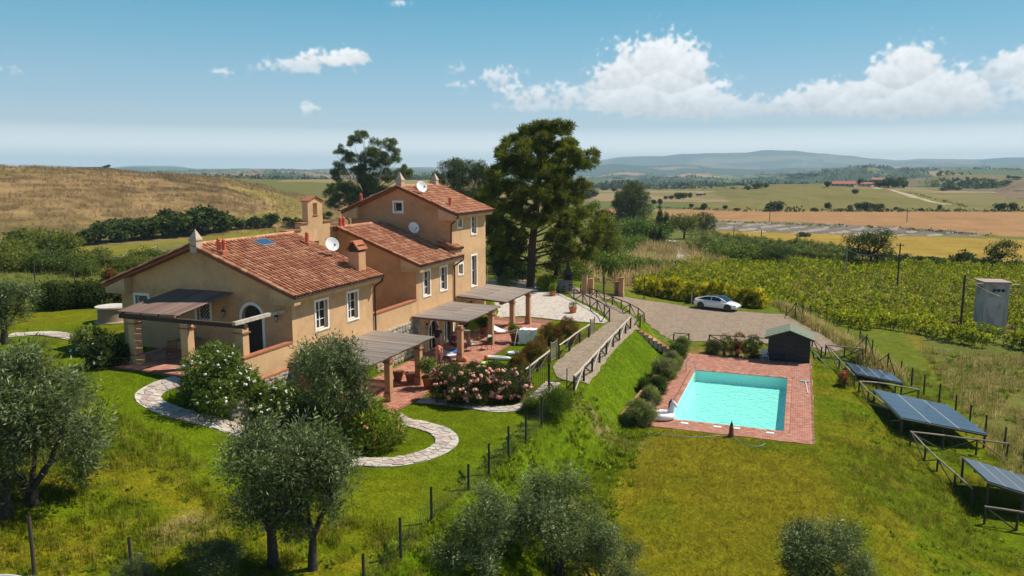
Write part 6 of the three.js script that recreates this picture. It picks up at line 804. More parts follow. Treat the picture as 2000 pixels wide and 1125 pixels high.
// ------------------------------------------------------------ parked car
{
  const a = hit(1358, 601), b = hit(1443, 611), c = [(a[0] + b[0]) / 2, (a[1] + b[1]) / 2 + 0.04, (a[2] + b[2]) / 2 - 0.6], t = thing('parked_car', 'white fastback saloon with dark glass roof parked on the gravel', 'car', c, Math.atan2(-(b[2] - a[2]), b[0] - a[0]));
  const paint = new THREE.MeshPhysicalMaterial({ color: rgb(0.80, 0.81, 0.82), roughness: 0.35, clearcoat: 1, clearcoatRoughness: 0.05 }), blk = std([0.012, 0.012, 0.013], 0.5), glass = new THREE.MeshPhysicalMaterial({ color: rgb(0.008, 0.01, 0.014), roughness: 0.05, clearcoat: 1 });
  const loft = (secs) => { const n = secs[0].length, pos = [], idx = []; for (const s of secs) for (const p of s) pos.push(...p); for (let i = 0; i < secs.length - 1; i++) for (let j = 0; j < n - 1; j++) { const k = i * n + j; idx.push(k, k + 1, k + n, k + 1, k + n + 1, k + n); } const g = new THREE.BufferGeometry(); g.setAttribute('position', new THREE.Float32BufferAttribute(pos, 3)); g.setIndex(idx); g.computeVertexNormals(); return g; };
  // stations: x, half width, sill y, shoulder y, deck y
  const S = [[-2.34, 0.55, 0.55, 0.70, 0.78], [-2.31, 0.72, 0.38, 0.82, 0.93], [-2.18, 0.86, 0.27, 0.88, 1.0], [-1.9, 0.91, 0.22, 0.91, 0.99], [-1.43, 0.925, 0.2, 0.92, 0.98], [-0.7, 0.925, 0.19, 0.90, 0.95], [0.3, 0.925, 0.19, 0.88, 0.93], [0.9, 0.92, 0.19, 0.84, 0.92], [1.43, 0.915, 0.2, 0.78, 0.87], [1.85, 0.88, 0.22, 0.70, 0.78], [2.15, 0.78, 0.26, 0.6, 0.68], [2.3, 0.62, 0.33, 0.5, 0.57], [2.345, 0.42, 0.42, 0.46, 0.5]];
  const sec = ([x, w, y0, y1, y2]) => { const h = [[0.0, y0], [w * 0.86, y0], [w * 0.98, y0 + 0.09], [w, lerp(y0, y1, 0.5)], [w * 0.985, lerp(y0, y1, 0.82)], [w * 0.93, y1], [w * 0.7, lerp(y1, y2, 0.75)], [w * 0.35, y2], [0, y2 + 0.01]]; return [...h.map(([z, y]) => [x, y, z]), ...h.slice(0, -1).reverse().map(([z, y]) => [x, y, -z])]; };
  mesh('body', loft(S.map(sec).map((s) => s.slice().reverse())), paint, t);
  const G = [[-2.0, 0.70, 0.97, 0.99], [-1.5, 0.735, 0.95, 1.22], [-0.9, 0.765, 0.93, 1.39], [-0.2, 0.775, 0.92, 1.445], [0.35, 0.77, 0.90, 1.40], [0.8, 0.75, 0.90, 1.22], [1.25, 0.72, 0.88, 0.93]], gs = ([x, w, y0, y1]) => { const k = clamp((y1 - 1) / 0.4, 0, 1), h = [[w + 0.06, y0 - 0.03], [w + 0.02 - 0.08 * k, lerp(y0, y1, 0.5)], [w - 0.17 * k, lerp(y0, y1, 0.9)], [w * 0.6, lerp(y0, y1, 0.985)], [0, y1 + 0.012 * k]]; return [...h.map(([z, y]) => [x, y, z]), ...h.slice(0, -1).reverse().map(([z, y]) => [x, y, -z])]; };
  mesh('greenhouse', loft(G.map(gs).map((s) => s.slice().reverse())), paint, t);
  for (const k of [-1, 1]) { const pane = (xs) => { const pos = [], idx = []; xs.forEach(([x, lo, hi]) => { const at = (y) => { let i = 1; while (i < G.length - 1 && G[i][0] < x) i++; const f = clamp((x - G[i - 1][0]) / (G[i][0] - G[i - 1][0]), 0, 1), w = lerp(G[i - 1][1], G[i][1], f), y0 = lerp(G[i - 1][2], G[i][2], f), y1 = lerp(G[i - 1][3], G[i][3], f), kk = clamp((y1 - 1) / 0.4, 0, 1), v = (y - y0) / Math.max(0.05, y1 - y0); return v < 0.5 ? lerp(w + 0.06, w + 0.02 - 0.08 * kk, clamp(v, 0, 0.5) * 2) : lerp(w + 0.02 - 0.08 * kk, w - 0.17 * kk, (v - 0.5) / 0.4); }; pos.push(x, lo, k * (at(lo) + 0.012), x, hi, k * (at(hi) + 0.012)); }); for (let i = 0; i < xs.length - 1; i++) idx.push(i * 2, i * 2 + 2, i * 2 + 1, i * 2 + 1, i * 2 + 2, i * 2 + 3); const g = new THREE.BufferGeometry(); g.setAttribute('position', new THREE.Float32BufferAttribute(pos, 3)); g.setIndex(idx); g.computeVertexNormals(); return g; };
    const gm = glass.clone(); gm.side = THREE.DoubleSide; mesh('side_window', pane([[-1.62, 1.0, 1.06], [-1.2, 0.985, 1.22], [-0.8, 0.975, 1.30], [-0.38, 0.965, 1.335]]), gm, t); mesh('side_window', pane([[-0.3, 0.965, 1.338], [0.1, 0.955, 1.32], [0.5, 0.945, 1.24], [0.86, 0.94, 1.06], [0.98, 0.94, 0.98]]), gm, t); mesh('mirror', rbox(0.16, 0.12, 0.14, 0.04, 0.82, 0.99, k * 0.93), paint, t);
    for (const x of [-1.43, 1.44]) { const w = mesh('wheel', new THREE.CylinderGeometry(0.335, 0.335, 0.24, 22).rotateX(Math.PI / 2).translate(x, 0.335, k * 0.815), blk, t); mesh('rim', new THREE.CylinderGeometry(0.235, 0.235, 0.02, 18).rotateX(Math.PI / 2).translate(x, 0.335, k * 0.937), std([0.06, 0.06, 0.065], 0.35, { metalness: 0.7 }), w); mesh('arch', new THREE.TorusGeometry(0.365, 0.045, 8, 20, Math.PI).translate(x, 0.335, k * 0.895), blk, t); }
    mesh('headlight', new THREE.SphereGeometry(0.12, 10, 8).scale(1.3, 0.5, 0.8).translate(2.08, 0.6, k * 0.68), glass, t); mesh('tail_light', rbox(0.28, 0.10, 0.2, 0.04, -2.17, 0.86, k * 0.72), std([0.10, 0.01, 0.012], 0.25), t); mesh('sill', cbox(2.2, 0.07, 0.05, 0, 0.2, k * 0.88), blk, t);
    mesh('door_handle', [cbox(0.16, 0.02, 0.01, -0.2, 0.78, k * 0.922), cbox(0.16, 0.02, 0.01, -1.05, 0.80, k * 0.922)], MAT.galv, t);
  }
  const top = (i0, i1, w0) => { const pos = [], idx = []; G.slice(i0, i1 + 1).forEach(([x, w, y0, y1]) => { const k = clamp((y1 - 1) / 0.4, 0, 1); for (const z of [-1, -0.5, 0, 0.5, 1]) pos.push(x, lerp(y1, lerp(y0, y1, 0.96), Math.abs(z) > 0.7 ? 1 : Math.abs(z) * 0.4) + 0.016 + 0.01 * k, z * (w - 0.17 * k) * w0); }); const n = i1 - i0; for (let i = 0; i < n; i++) for (let j = 0; j < 4; j++) { const q = i * 5 + j; idx.push(q, q + 1, q + 5, q + 1, q + 6, q + 5); } const g = new THREE.BufferGeometry(); g.setAttribute('position', new THREE.Float32BufferAttribute(pos, 3)); g.setIndex(idx); g.computeVertexNormals(); return g; }, gd = glass.clone(); gd.side = THREE.DoubleSide;
  mesh('roof_glass', top(1, 4, 0.94), gd, t); mesh('windscreen', top(4, 6, 0.97), gd, t); mesh('rear_window', top(0, 1, 0.9), gd, t);
}
// ------------------------------------------------------------ vineyard, thickets and the valley
const POLES = [[1752, 565, 478, 'dark wooden power pole standing in the middle of the vineyard', 0.13, MAT.woodPost, 1], [1874, 660, 540, 'dark wooden power pole beside the transformer tower', 0.13, MAT.woodPost, 0], [1651, 545, 487, 'grey concrete pole at the back of the vineyard left of the big round tree', 0.11, MAT.concrete, 1], [1357, 492, 440, 'pale pole beside the white lane', 0.11, MAT.paleStone, 1], [1203, 436, 370, 'pale pole with crossarm beside the red roofed house', 0.14, MAT.paleStone, 1], [1396, 451, 433, 'leftmost of the dark wooden poles along the olive grove', 0.14, MAT.woodPost, 0], [1433, 461, 440, 'second dark wooden pole along the olive grove', 0.14, MAT.woodPost, 0], [1486, 478, 451, 'third dark wooden pole along the olive grove', 0.14, MAT.woodPost, 0], [1555, 491, 458, 'dark wooden pole with crossarm along the olive grove, nearest the big round tree', 0.14, MAT.woodPost, 1], [1884, 505, 486, 'dark pole in the shrubs along the ochre field', 0.12, MAT.woodPost, 0], [1503, 433, 392, 'thin pole at the edge of the striped field below the hill farm', 0.14, MAT.woodPost, 0], [1771, 434, 408, 'thin pole in the tan field on the right', 0.14, MAT.woodPost, 0], [108, 508, 478, 'thin pole in the thicket on the left', 0.09, MAT.woodPost, 0], [309, 497, 478, 'short pole with the slack wire behind the front roof', 0.08, MAT.galv, 0]];
const poleTop = POLES.map(([x, b, t, label, r, m, arm]) => { const p = yTop(x, b, t), o = thing('utility_pole', label, 'pole', [p[0], p[1], p[2]], -YAW); mesh('shaft', limb([[0, -0.5, 0, r], [0, p[3], 0, r * 0.72]], 8), m, o); if (arm) { mesh('crossarm', cbox(1.1, 0.1, 0.1, 0, p[3] - 0.25, 0.1), MAT.woodPost, o); for (const k of [-0.45, 0, 0.45]) mesh('insulator', lathe([[0.05, 0], [0.06, 0.1], [0.03, 0.18], [0.001, 0.2]], 8).translate(k, p[3] - (k ? 0.2 : 0), 0.1), MAT.paleStone, o); } return V3(p[0], p[1] + p[3] - 0.15, p[2]); });
function wire(label, a, b, sag, r, mat, name = 'power_cable') { const pts = []; for (let i = 0; i <= 16; i++) { const t = i / 16, p = a.clone().lerp(b, t); p.y -= sag * 4 * t * (1 - t); pts.push(p); } tag(mesh(name, new THREE.TubeGeometry(new THREE.CatmullRomCurve3(pts), 40, r, 5), mat), label, 'cable'); }
const WIRE = std([0.32, 0.32, 0.32], 0.5);
{
  const c = onY(1940, 653, 0), g = hit(1940, 653), t = thing('transformer_tower', 'narrow grey concrete transformer tower with flat slab roof in the vineyard', 'tower', g, 0.2), h = (653 - 555) / 1500 * depthOf(g) * 1.03, w = 41 / 1500 * depthOf(g) / 0.98, conc = std([0.64, 0.61, 0.585], 0.95, { map: rep(tileTex(256, (u, v) => { const a = pfbm(u, v, 5, 5), d = pnoise(u * 14, v * 2, 14), k = 0.70 + 0.3 * (a - 0.5) - (d > 0.72 ? 0.18 : 0); return [k, k * 0.98, k * 0.96]; }), 0.3), bumpMap: grainB, bumpScale: 0.01 }); void c;
  mesh('wall', [box(-w / 2, -0.6, -w, w / 2, h, 0)], conc, t); mesh('pilaster', [box(-w / 2 - 0.03, -0.6, -0.22, -w / 2 + 0.22, h - 0.5, 0.03), box(w / 2 - 0.22, -0.6, -0.22, w / 2 + 0.03, h - 0.5, 0.03), box(-w / 2 - 0.03, -0.6, -w - 0.03, -w / 2 + 0.22, h - 0.5, -w + 0.2)], std([0.40, 0.38, 0.37], 0.95), t); mesh('band', box(-w / 2 - 0.02, h * 0.48, -w, w / 2 + 0.02, h * 0.48 + 0.02, 0.02), conc, t); mesh('roof', box(-w / 2 - 0.25, h, -w - 0.25, w / 2 + 0.22, h + 0.13, 0.25), std([0.36, 0.27, 0.235], 0.95), t);
  for (const k of [-0.42, 0, 0.42]) mesh('bushing', new THREE.CylinderGeometry(0.17, 0.17, 0.08, 14).rotateX(Math.PI / 2).translate(k + 0.1, h - 0.75, 0.03), MAT.dark, t); for (const k of [-0.35, 0, 0.35]) mesh('bushing', new THREE.CylinderGeometry(0.14, 0.14, 0.08, 14).rotateZ(Math.PI / 2).translate(-w / 2 - 0.02, h - 0.6, -w / 2 + k), MAT.dark, t); mesh('bracket', [rod([-w / 2 - 0.9, h - 0.05, 0.1], [-w / 2 + 0.2, h - 0.05, 0.1], 0.04), rod([w / 2 + 0.9, h - 0.1, 0.0], [w / 2, h - 0.1, 0], 0.04)], MAT.galv, t);
  const at = V3(w / 2 - 0.3, h - 1.5, 0.05).applyAxisAngle(UPY, 0.2).add(V3(...g)); wire('pale sagging cable from the wooden pole to the transformer tower', poleTop[1], at, 0.25, 0.03, MAT.paleStone); wire('thin wire from the middle vineyard pole to the concrete pole', poleTop[0], poleTop[2], 1.2, 0.02, WIRE); wire('slack wire left of the front roof', poleTop[13], V3(...hit(100, 525)).add(V3(0, 1.5, 0)), 0.9, 0.03, WIRE); wire('thin wire at the red roofed house pole', poleTop[4].clone().add(V3(0, -3.5, 0)), V3(...hit(1262, 440)).add(V3(0, 1, 0)), 0.6, 0.05, MAT.paleStone);
}
const TOWER = (() => { const g = hit(1940, 653); return [g[0], g[2] - 1.2]; })();
{ // twisted cable close to the camera
  const d = (px, py, D) => { const q = ray(px, py); return V3(q[0] * D, EYE + q[1] * D, q[2] * D); }, a = d(-260, 1096, 9.4), b = d(700, 1146, 8.2), g = []; for (const k of [0, 1]) { const p = []; for (let i = 0; i <= 150; i++) { const t = i / 150, q = a.clone().lerp(b, t), w = t * 56 + k * Math.PI; q.y -= 0.12 * 4 * t * (1 - t) - 0.015 * Math.sin(w); q.z += 0.015 * Math.cos(w); p.push(q); } g.push(new THREE.TubeGeometry(new THREE.CatmullRomCurve3(p), 300, 0.0145, 6)); } tag(mesh('power_cable', g, std([0.55, 0.54, 0.53], 0.55)), 'pale twisted overhead cable crossing the bottom left corner', 'cable');
}
// vineyard: rows of vines on bare soil
{
  const P = FIELDS[5].p, R = rng(81), dir = V3(...hit(1960, 690)).sub(V3(...hit(1620, 632))).setY(0).normalize(), nrm = V3(dir.z, 0, -dir.x), o = hit(1620, 640), vines = [];
  const edge = pxPoly([[1238, 556], [1300, 540], [1345, 516], [1440, 507], [1560, 514], [1650, 520], [1800, 522], [2150, 535], [2300, 600], [2200, 720], [1990, 690], [1800, 662], [1700, 645], [1655, 648], [1600, 622], [1560, 612], [1500, 598], [1420, 580], [1330, 572], [1250, 578]]); void P;
  for (let i = -30; i < 60; i++) for (let j = -110; j < 130; j++) { const x = o[0] + nrm.x * i * 3.0 + dir.x * j * 0.7, z = o[2] + nrm.z * i * 3.0 + dir.z * j * 0.85; if (!inPoly(edge, x, z) || R() < 0.03) continue; const d = Math.hypot(x - TOWER[0], z - TOWER[1]); if (d < 3.4 || (d < 7 && Math.hypot(x, z) < Math.hypot(...TOWER) - 0.5)) continue; vines.push([x + (R() - 0.5) * 0.3, z + (R() - 0.5) * 0.3]); }
  vines.sort((a, b) => Math.hypot(...a) - Math.hypot(...b));
  const one = (t, R2, x, y, z, n) => { const out = []; for (let k = 0; k < n; k++) { const a = R2() * 6.28, q = Math.sqrt(R2()) * 0.5, tt = TONE.vine[Math.floor(R2() * 5)], f = 1.95 * t * (0.55 + 0.75 * R2()); out.push({ p: V3(x + dir.x * Math.cos(a) * q * 1.1 + nrm.x * Math.sin(a) * q * 0.7, y + 0.3 + 1.0 * R2(), z + dir.z * Math.cos(a) * q * 1.1 + nrm.z * Math.sin(a) * q * 0.7), q: turned(R2, randDir(R2), 1.2), s: 0.85 + 0.75 * R2(), c: rgb(tt[0] * f, tt[1] * f, tt[2] * f) }); } return out; };
  const near = vines.filter(([x, z]) => colOf(x, z) > 1560 && Math.hypot(x, z) < 92).slice(0, 90), set = new Set(near), protos = [0, 1, 2].map((k) => { const R2 = rng(500 + k); return one(1, R2, 0, 0, 0, 12); }); let first = [];
  near.forEach(([x, z], i) => { const k = i % 3; if (!first[k]) { const t = thing('grape_vine', 'leafy yellow green grape vine in the front rows beside the grassy field', 'vine', [0, 0, 0], 0, 'vines at the near edge of the vineyard'); mesh('trunk', limb([[0, -0.1, 0, 0.04], [0.04, 0.3, 0.02, 0.03], [0, 0.7, 0, 0.025]], 5), barkDark, t); swarm('foliage', SPRAY.vine, leafMat, protos[k], t); first[k] = t; t.position.set(x, H(x, z), z); return; } const c = copyOf(first[k], [x, H(x, z), z], i * 2.4); c.scale.setScalar(0.85 + 0.3 * hash2(i, 3)); });
  const rest = []; for (const v of vines) if (!set.has(v)) { const r = Math.hypot(...v), n = r < 110 ? 8 : 6; rest.push(...one(0.9 + 0.2 * R(), R, v[0], H(...v), v[1], n)); } const im = swarm('vineyard', SPRAY.vine, leafMat, rest); tag(im, 'broad vineyard of yellow green vines behind the car park', 'vineyard');
}
// --- trees of the middle distance, placed one by one
const bt = broadTree;
bt('oak_tree', 'dark spreading tree beside the red roofed house', [1230, 446, 370], [[1215, 385, 15], [1235, 378, 17], [1252, 390, 14], [1222, 400, 20], [1246, 408, 18], [1203, 402, 10], [1240, 424, 16], [1216, 424, 14]], TONE.dark, SPRAY.broad, { seed: 91, per: 12, size: 3.2, sub: 2 });
bt('oak_tree', 'round light green tree between the cypresses and the white lane', [1336, 466, 420], [[1330, 430, 12], [1345, 428, 11], [1322, 440, 11], [1340, 442, 13], [1352, 440, 8]], TONE.scrub, SPRAY.broad, { seed: 92, per: 14, size: 2.8, sub: 2 });
bt('oak_tree', 'dark round tree right of the light green one above the white lane', [1374, 458, 420], [[1372, 430, 12], [1382, 436, 11], [1364, 440, 11], [1376, 446, 12]], TONE.dark, SPRAY.broad, { seed: 93, per: 14, size: 2.8, sub: 2 });
bt('olive_tree', 'wide grey olive beside the pole at the white lane', [1364, 494, 454], [[1350, 472, 14], [1370, 466, 15], [1385, 474, 13], [1362, 482, 13]], TONE.olive, SPRAY.broad, { seed: 94, per: 20, size: 1.8, sub: 2 });
bt('oak_tree', 'large round dark green tree behind the vineyard', [1700, 524, 450], [[1690, 464, 14], [1712, 466, 15], [1668, 478, 15], [1698, 482, 18], [1726, 482, 15], [1660, 494, 11], [1735, 496, 10], [1680, 500, 15], [1712, 502, 16]], TONE.dark, SPRAY.broad, { seed: 95, per: 20, size: 2.1, sub: 3 });
bt('oak_tree', 'dark rounded tree at the end of the olive grove in front of the vineyard', [1516, 520, 476], [[1500, 490, 11], [1520, 486, 13], [1538, 498, 11], [1510, 502, 12], [1530, 508, 10]], TONE.dark, SPRAY.broad, { seed: 96, per: 22, size: 1.8, sub: 2 });
bt('oak_tree', 'dark rounded tree at the far right in front of the ochre field', [1950, 524, 470], [[1945, 482, 13], [1962, 484, 12], [1936, 494, 11], [1955, 500, 14], [1970, 500, 8]], TONE.dark, SPRAY.broad, { seed: 97, per: 18, size: 2.1, sub: 3 });
bt('oak_tree', 'large olive green tree right behind the pine, above the barbecue', [1185, 520, 402], [[1160, 412, 14], [1185, 425, 16], [1200, 445, 15], [1170, 445, 18], [1150, 460, 16], [1190, 468, 18], [1165, 480, 20], [1205, 480, 14], [1180, 500, 18]], TONE.scrub, SPRAY.broad, { seed: 98, per: 26, size: 1.9, sub: 3 });
function cypress(label, px, base, top, w, seed) { const p = yTop(px, base, top), D = depthOf(p), r = w / 1500 * D / 2, h = p[3]; const R = rng(seed), t = thing('cypress_tree', label, 'tree', [p[0], p[1], p[2]]), l = []; for (let i = 0; i < 12; i++) { const s = i / 11, k = Math.sin(Math.PI * Math.pow(0.12 + 0.86 * s, 0.8)); l.push([(R() - 0.5) * r * 0.2, h * (0.08 + 0.84 * s), (R() - 0.5) * r * 0.2, r * Math.max(0.3, k), 1.5]); } mesh('trunk', rod([0, -0.2, 0], [0, h * 0.5, 0], r * 0.18, r * 0.08, 6), barkDark, t); swarm('crown', SPRAY.broad, leafMat, clumps(l, 110 / Math.max(0.3, r), R, TONE.dark.map((c) => c.map((v) => v * 0.65)), { size: 1.0 + r * 0.6, inner: 0.35, up: 2 }), t); }
cypress('tall dark cypress left of its slimmer twin, above the white lane', 1288, 466, 400, 15, 1); cypress('dark cypress with a broad crown beside the tallest', 1300, 464, 413, 17, 2); cypress('slim dark cypress standing alone right of the taller pair', 1312, 454, 418, 8, 3); for (const [x, b, t, l] of [[1271, 478, 444, 'leftmost'], [1278, 480, 438, 'second'], [1284, 481, 448, 'middle'], [1289, 482, 436, 'fourth'], [1295, 482, 462, 'rightmost and smallest']]) cypress(`short slim cypress in the clump of five beside the lane, ${l}`, x, b, t, 7, x);
// red roofed house beyond the pine
{ const p = hit(1184, 440), D = depthOf(p), k = D / 1500, t = thing('stone_house', 'stone house with red roof half hidden behind the pine', 'house', p, -YAW + 0.3), w = 24 * k, h = 28 * k; mesh('wall', slab([[-w, 0], [w * 0.9, 0], [w * 0.9, h * 0.75], [-w * 0.25, h * 1.05], [-w, h * 0.85]], [], 'z', 0, 0.6), std([0.13, 0.105, 0.095], 1, { map: mottle }), t); mesh('wall', box(-w, 0, -w * 1.6, w * 0.9, h * 0.75, -0.6), std([0.16, 0.13, 0.11], 1), t); for (const s of [0, 1]) { const g = cbox(w * (s ? 1.28 : 0.95), 0.25, w * 1.8); g.rotateZ(s ? -0.27 : 0.27); g.translate(s ? w * 0.36 : -w * 0.68, h * (s ? 0.93 : 0.97), -w * 0.75); mesh('roof', g, std([0.5, 0.13, 0.085], 0.9), t); } mesh('board', box(w * 0.85, 0.2, 0.02, w * 0.98, h * 0.45, 0.1), std([0.7, 0.2, 0.06], 0.7), t); }
// prototypes copied over the land
function protoTree(name, label, cat, group, tone, seed, shape, sp = SPRAY.far, sz = 1) { const t = thing(name, label, cat, [0, -50, 0], 0, group), R = rng(seed), l = []; if (shape === 'round') for (let i = 0; i < 11; i++) { const d = randDir(R); l.push([d.x * 1.3, 2.7 + d.y * 1.0, d.z * 1.3, 0.9 + 0.5 * R(), 0.9]); } else for (let i = 0; i < 9; i++) { const a = i * 0.7 + R(); l.push([Math.cos(a) * 1.2, 0.8 + 0.9 * R(), Math.sin(a) * 1.2, 0.8 + 0.4 * R(), 0.85]); } mesh(shape === 'round' ? 'trunk' : 'stem', shape === 'round' ? limb([[0, -0.2, 0, 0.2], [0.1, 1.2, 0, 0.15], [0, 2.4, 0.1, 0.08]], 5) : limb([[0, -0.2, 0, 0.1], [0, 1, 0, 0.04]], 4), barkDark, t); swarm(shape === 'round' ? 'crown' : 'foliage', sp, leafMat, clumps(l, sp === SPRAY.far || sp === SPRAY.farFine ? 9 : 26, R, tone, { size: sz, inner: 0.4, under: 0.4 }), t); t.userData.h = shape === 'round' ? 4.6 : 2.3; return t; }
const ORD = (n) => { const u = ['', 'first', 'second', 'third', 'fourth', 'fifth', 'sixth', 'seventh', 'eighth', 'ninth', 'tenth', 'eleventh', 'twelfth', 'thirteenth', 'fourteenth', 'fifteenth', 'sixteenth', 'seventeenth', 'eighteenth', 'nineteenth'], T = ['', '', 'twenty', 'thirty', 'forty', 'fifty', 'sixty']; return n < 20 ? u[n] : n % 10 ? T[Math.floor(n / 10)] + '-' + u[n % 10] : T[n / 10].replace(/y$/, 'ieth'); };
function grove(make, spots, jitter, tell) { const ps = [0, 1].map((k) => make(k)); spots.forEach(([x, y, h, w = 1], i) => { const src = ps[i % 2], o = i < 2 ? src : copyOf(src); const b = hit(x, y), s = h / 1500 * depthOf(b) * 1.03 / src.userData.h; o.position.set(b[0], b[1] - 0.1, b[2]); o.rotation.y = i * 2.4 + jitter; o.scale.set(s * w, s, s * w); if (tell) { const n = spots.filter((q) => q[0] < x || (q[0] === x && q[1] < y)).length + 1; o.userData = { ...o.userData, label: tell.replace('#', ORD(n)) }; } }); }
grove((k) => protoTree('olive_tree', 'small grey green olive in the grove beyond the vineyard', 'tree', 'olives in the grove beyond the vineyard', TONE.olive.map((c) => c.map((v) => v * 0.8)), 200 + k, 'round', SPRAY.broad, 2.2), (() => { const R = rng(83), o = []; for (let r = 0; r < 3; r++) for (let i = 0; i < 17; i++) { const t = i / 16; o.push([lerp(1392 - r * 6, 1655, t) + (R() - 0.5) * 8, lerp(474 + r * 7, 502 + r * 7, t) + (R() - 0.5) * 2, 20 + 5 * R(), 1.15]); } return o; })(), 1, '# from the left of the small grey green olives in the grove beyond the vineyard');
grove((k) => protoTree('oak_tree', 'dark round tree in the hedgerow below the dry hill', 'tree', 'hedgerow trees below the dry grass hill', TONE.dark, 210 + k, 'round', SPRAY.far, 0.8), [[118, 480, 18, 1.3], [138, 480, 24, 1.3], [160, 480, 24, 1.2], [176, 478, 34, 1.1], [196, 476, 40, 1.1], [216, 472, 30, 1.3], [236, 472, 36, 1.2], [258, 468, 30, 1.3], [276, 468, 38, 1.2], [298, 466, 40, 1.2], [318, 463, 38, 1.2], [338, 462, 44, 1.2], [358, 460, 40, 1.2], [378, 458, 48, 1.2], [398, 456, 50, 1.1], [418, 454, 44, 1.2], [432, 452, 34, 1.2], [452, 448, 28, 1.3], [466, 448, 20, 1.2], [482, 446, 16, 1.4], [500, 446, 22, 1.4], [514, 445, 16, 1.2], [530, 444, 26, 1.1], [560, 436, 12, 1.2], [625, 432, 16, 1.3], [645, 425, 12, 1.3], [225, 450, 22, 1.5], [250, 448, 22, 1.5], [330, 440, 30, 1.3]], 2, '# from the left of the dark trees in the hedgerow below the dry hill');
grove((k) => protoTree('shrub', 'green shrub in the thicket left of the house, before the valley', 'shrub', 'shrubs of the thicket left of the house', k ? TONE.scrub : TONE.dark.map((c) => c.map((v) => v * 1.3)), 220 + k, 'low', SPRAY.broad, 1.9), (() => { const R = rng(84), o = []; for (let i = 0; i < 46; i++) { const x = -20 + 390 * R(), l = x < 140, y = (l ? 492 : 506) + 40 * R(); if (x > 215 && y > 540) continue; o.push([x, y, (l ? 20 + 22 * R() : 12 + 13 * R()), 1 + 0.5 * R()]); } return o; })(), 3, '# from the left of the green shrubs in the thicket left of the house');
grove((k) => protoTree('shrub', 'shrub in the rough ground between the gravel yard and the white lane', 'shrub', 'shrubs in the rough ground by the white lane', (k ? TONE.scrub : TONE.broad).map((c) => [c[0] * 0.85, c[1] * 1.0, c[2] * 0.7]), 230 + k, 'low', SPRAY.broad, 1.8), [[1172, 532, 34, 1.2], [1195, 534, 36, 1.2], [1222, 530, 30, 1.2], [1240, 532, 26, 1.2], [1262, 530, 24, 1.3], [1285, 530, 22, 1.3], [1310, 528, 20, 1.4], [1150, 520, 36, 1.3], [1222, 470, 34, 1.3], [1246, 466, 36, 1.3], [1262, 472, 40, 1.2], [1240, 484, 22, 1.4], [1205, 500, 40, 1.2], [1180, 515, 34, 1.4], [1418, 506, 24, 1.8], [1440, 512, 34, 1.8], [1462, 514, 32, 1.8], [1484, 516, 26, 1.6], [1318, 485, 14, 1.5], [1398, 494, 18, 1.5], [1130, 545, 24, 1.2], [1000, 545, 30, 1.3], [1020, 540, 34, 1.3], [965, 530, 40, 1.3], [975, 515, 40, 1.2], [1100, 540, 30, 1.2]], 4, '# from the left of the shrubs on the rough ground by the white lane');
grove((k) => protoTree('shrub', 'low shrub along the ochre field behind the vineyard', 'shrub', 'shrubs along the ochre field', TONE.dark, 240 + k, 'low', SPRAY.far, 0.6), [[1760, 512, 14, 1.4], [1776, 516, 12, 1.5], [1794, 514, 12, 1.5], [1812, 518, 16, 1.4], [1832, 516, 12, 1.6], [1852, 520, 12, 1.5], [1880, 522, 26, 1], [1896, 520, 14, 1.4], [1915, 522, 16, 1.5], [1932, 526, 18, 1.4], [1985, 524, 14, 1.6], [1660, 520, 16, 1.5], [1742, 518, 18, 1.4], [1570, 462, 8, 1.4]], 5, '# from the left of the low shrubs along the ochre field');
grove((k) => protoTree('oak_tree', 'small dark tree in the row along the foot of the farm hill', 'tree', 'trees along the foot of the farm hill', TONE.dark, 250 + k, 'round', SPRAY.far, 0.8), [[1350, 406, 8], [1375, 410, 12], [1416, 409, 8], [1500, 411, 9, 1.5], [1513, 412, 18, 1.5], [1520, 412, 12, 1.6], [1617, 410, 14, .7], [1660, 411, 10], [1679, 412, 15, 1.2], [1690, 412, 16, 1.2], [1702, 412, 14, 1.2], [1718, 412, 13, 1.3], [1749, 411, 7], [1835, 410, 9], [1955, 411, 14, 1.4], [1978, 411, 14, 1.2], [1277, 400, 10], [1289, 399, 10], [1300, 390, 7], [1325, 389, 12, 1.4], [1335, 389, 12, 1.2], [1348, 386, 9], [1311, 390, 8], [1670, 378, 8, 1.5], [1440, 412, 6, 2], [1590, 412, 6, 2.5], [1640, 412, 5, 2], [1798, 412, 5, 2], [1870, 412, 4, 2.5]], 6, '# from the left of the small trees along the foot of the farm hill');
grove((k) => protoTree('oak_tree', 'dark tree beside the buildings on top of the farm hill', 'tree', 'trees around the hill farm', TONE.dark, 260 + k, 'round', SPRAY.far, 0.75), [[1617, 365, 11], [1680, 363, 13], [1716, 365, 11, 1.3], [1735, 367, 18, 1.1], [1744, 367, 16, 1.2], [1757, 367, 19, 1.2], [1766, 367, 14], [1726, 366, 10], [1480, 368, 10, 1.8], [1495, 366, 7, 2], [1460, 371, 8, 1.6], [1152, 388, 18, 1.6], [1138, 390, 16, 1.6], [1180, 372, 8, 2], [1200, 374, 8, 1.5]], 7, '# from the left of the dark trees around the hill farm');
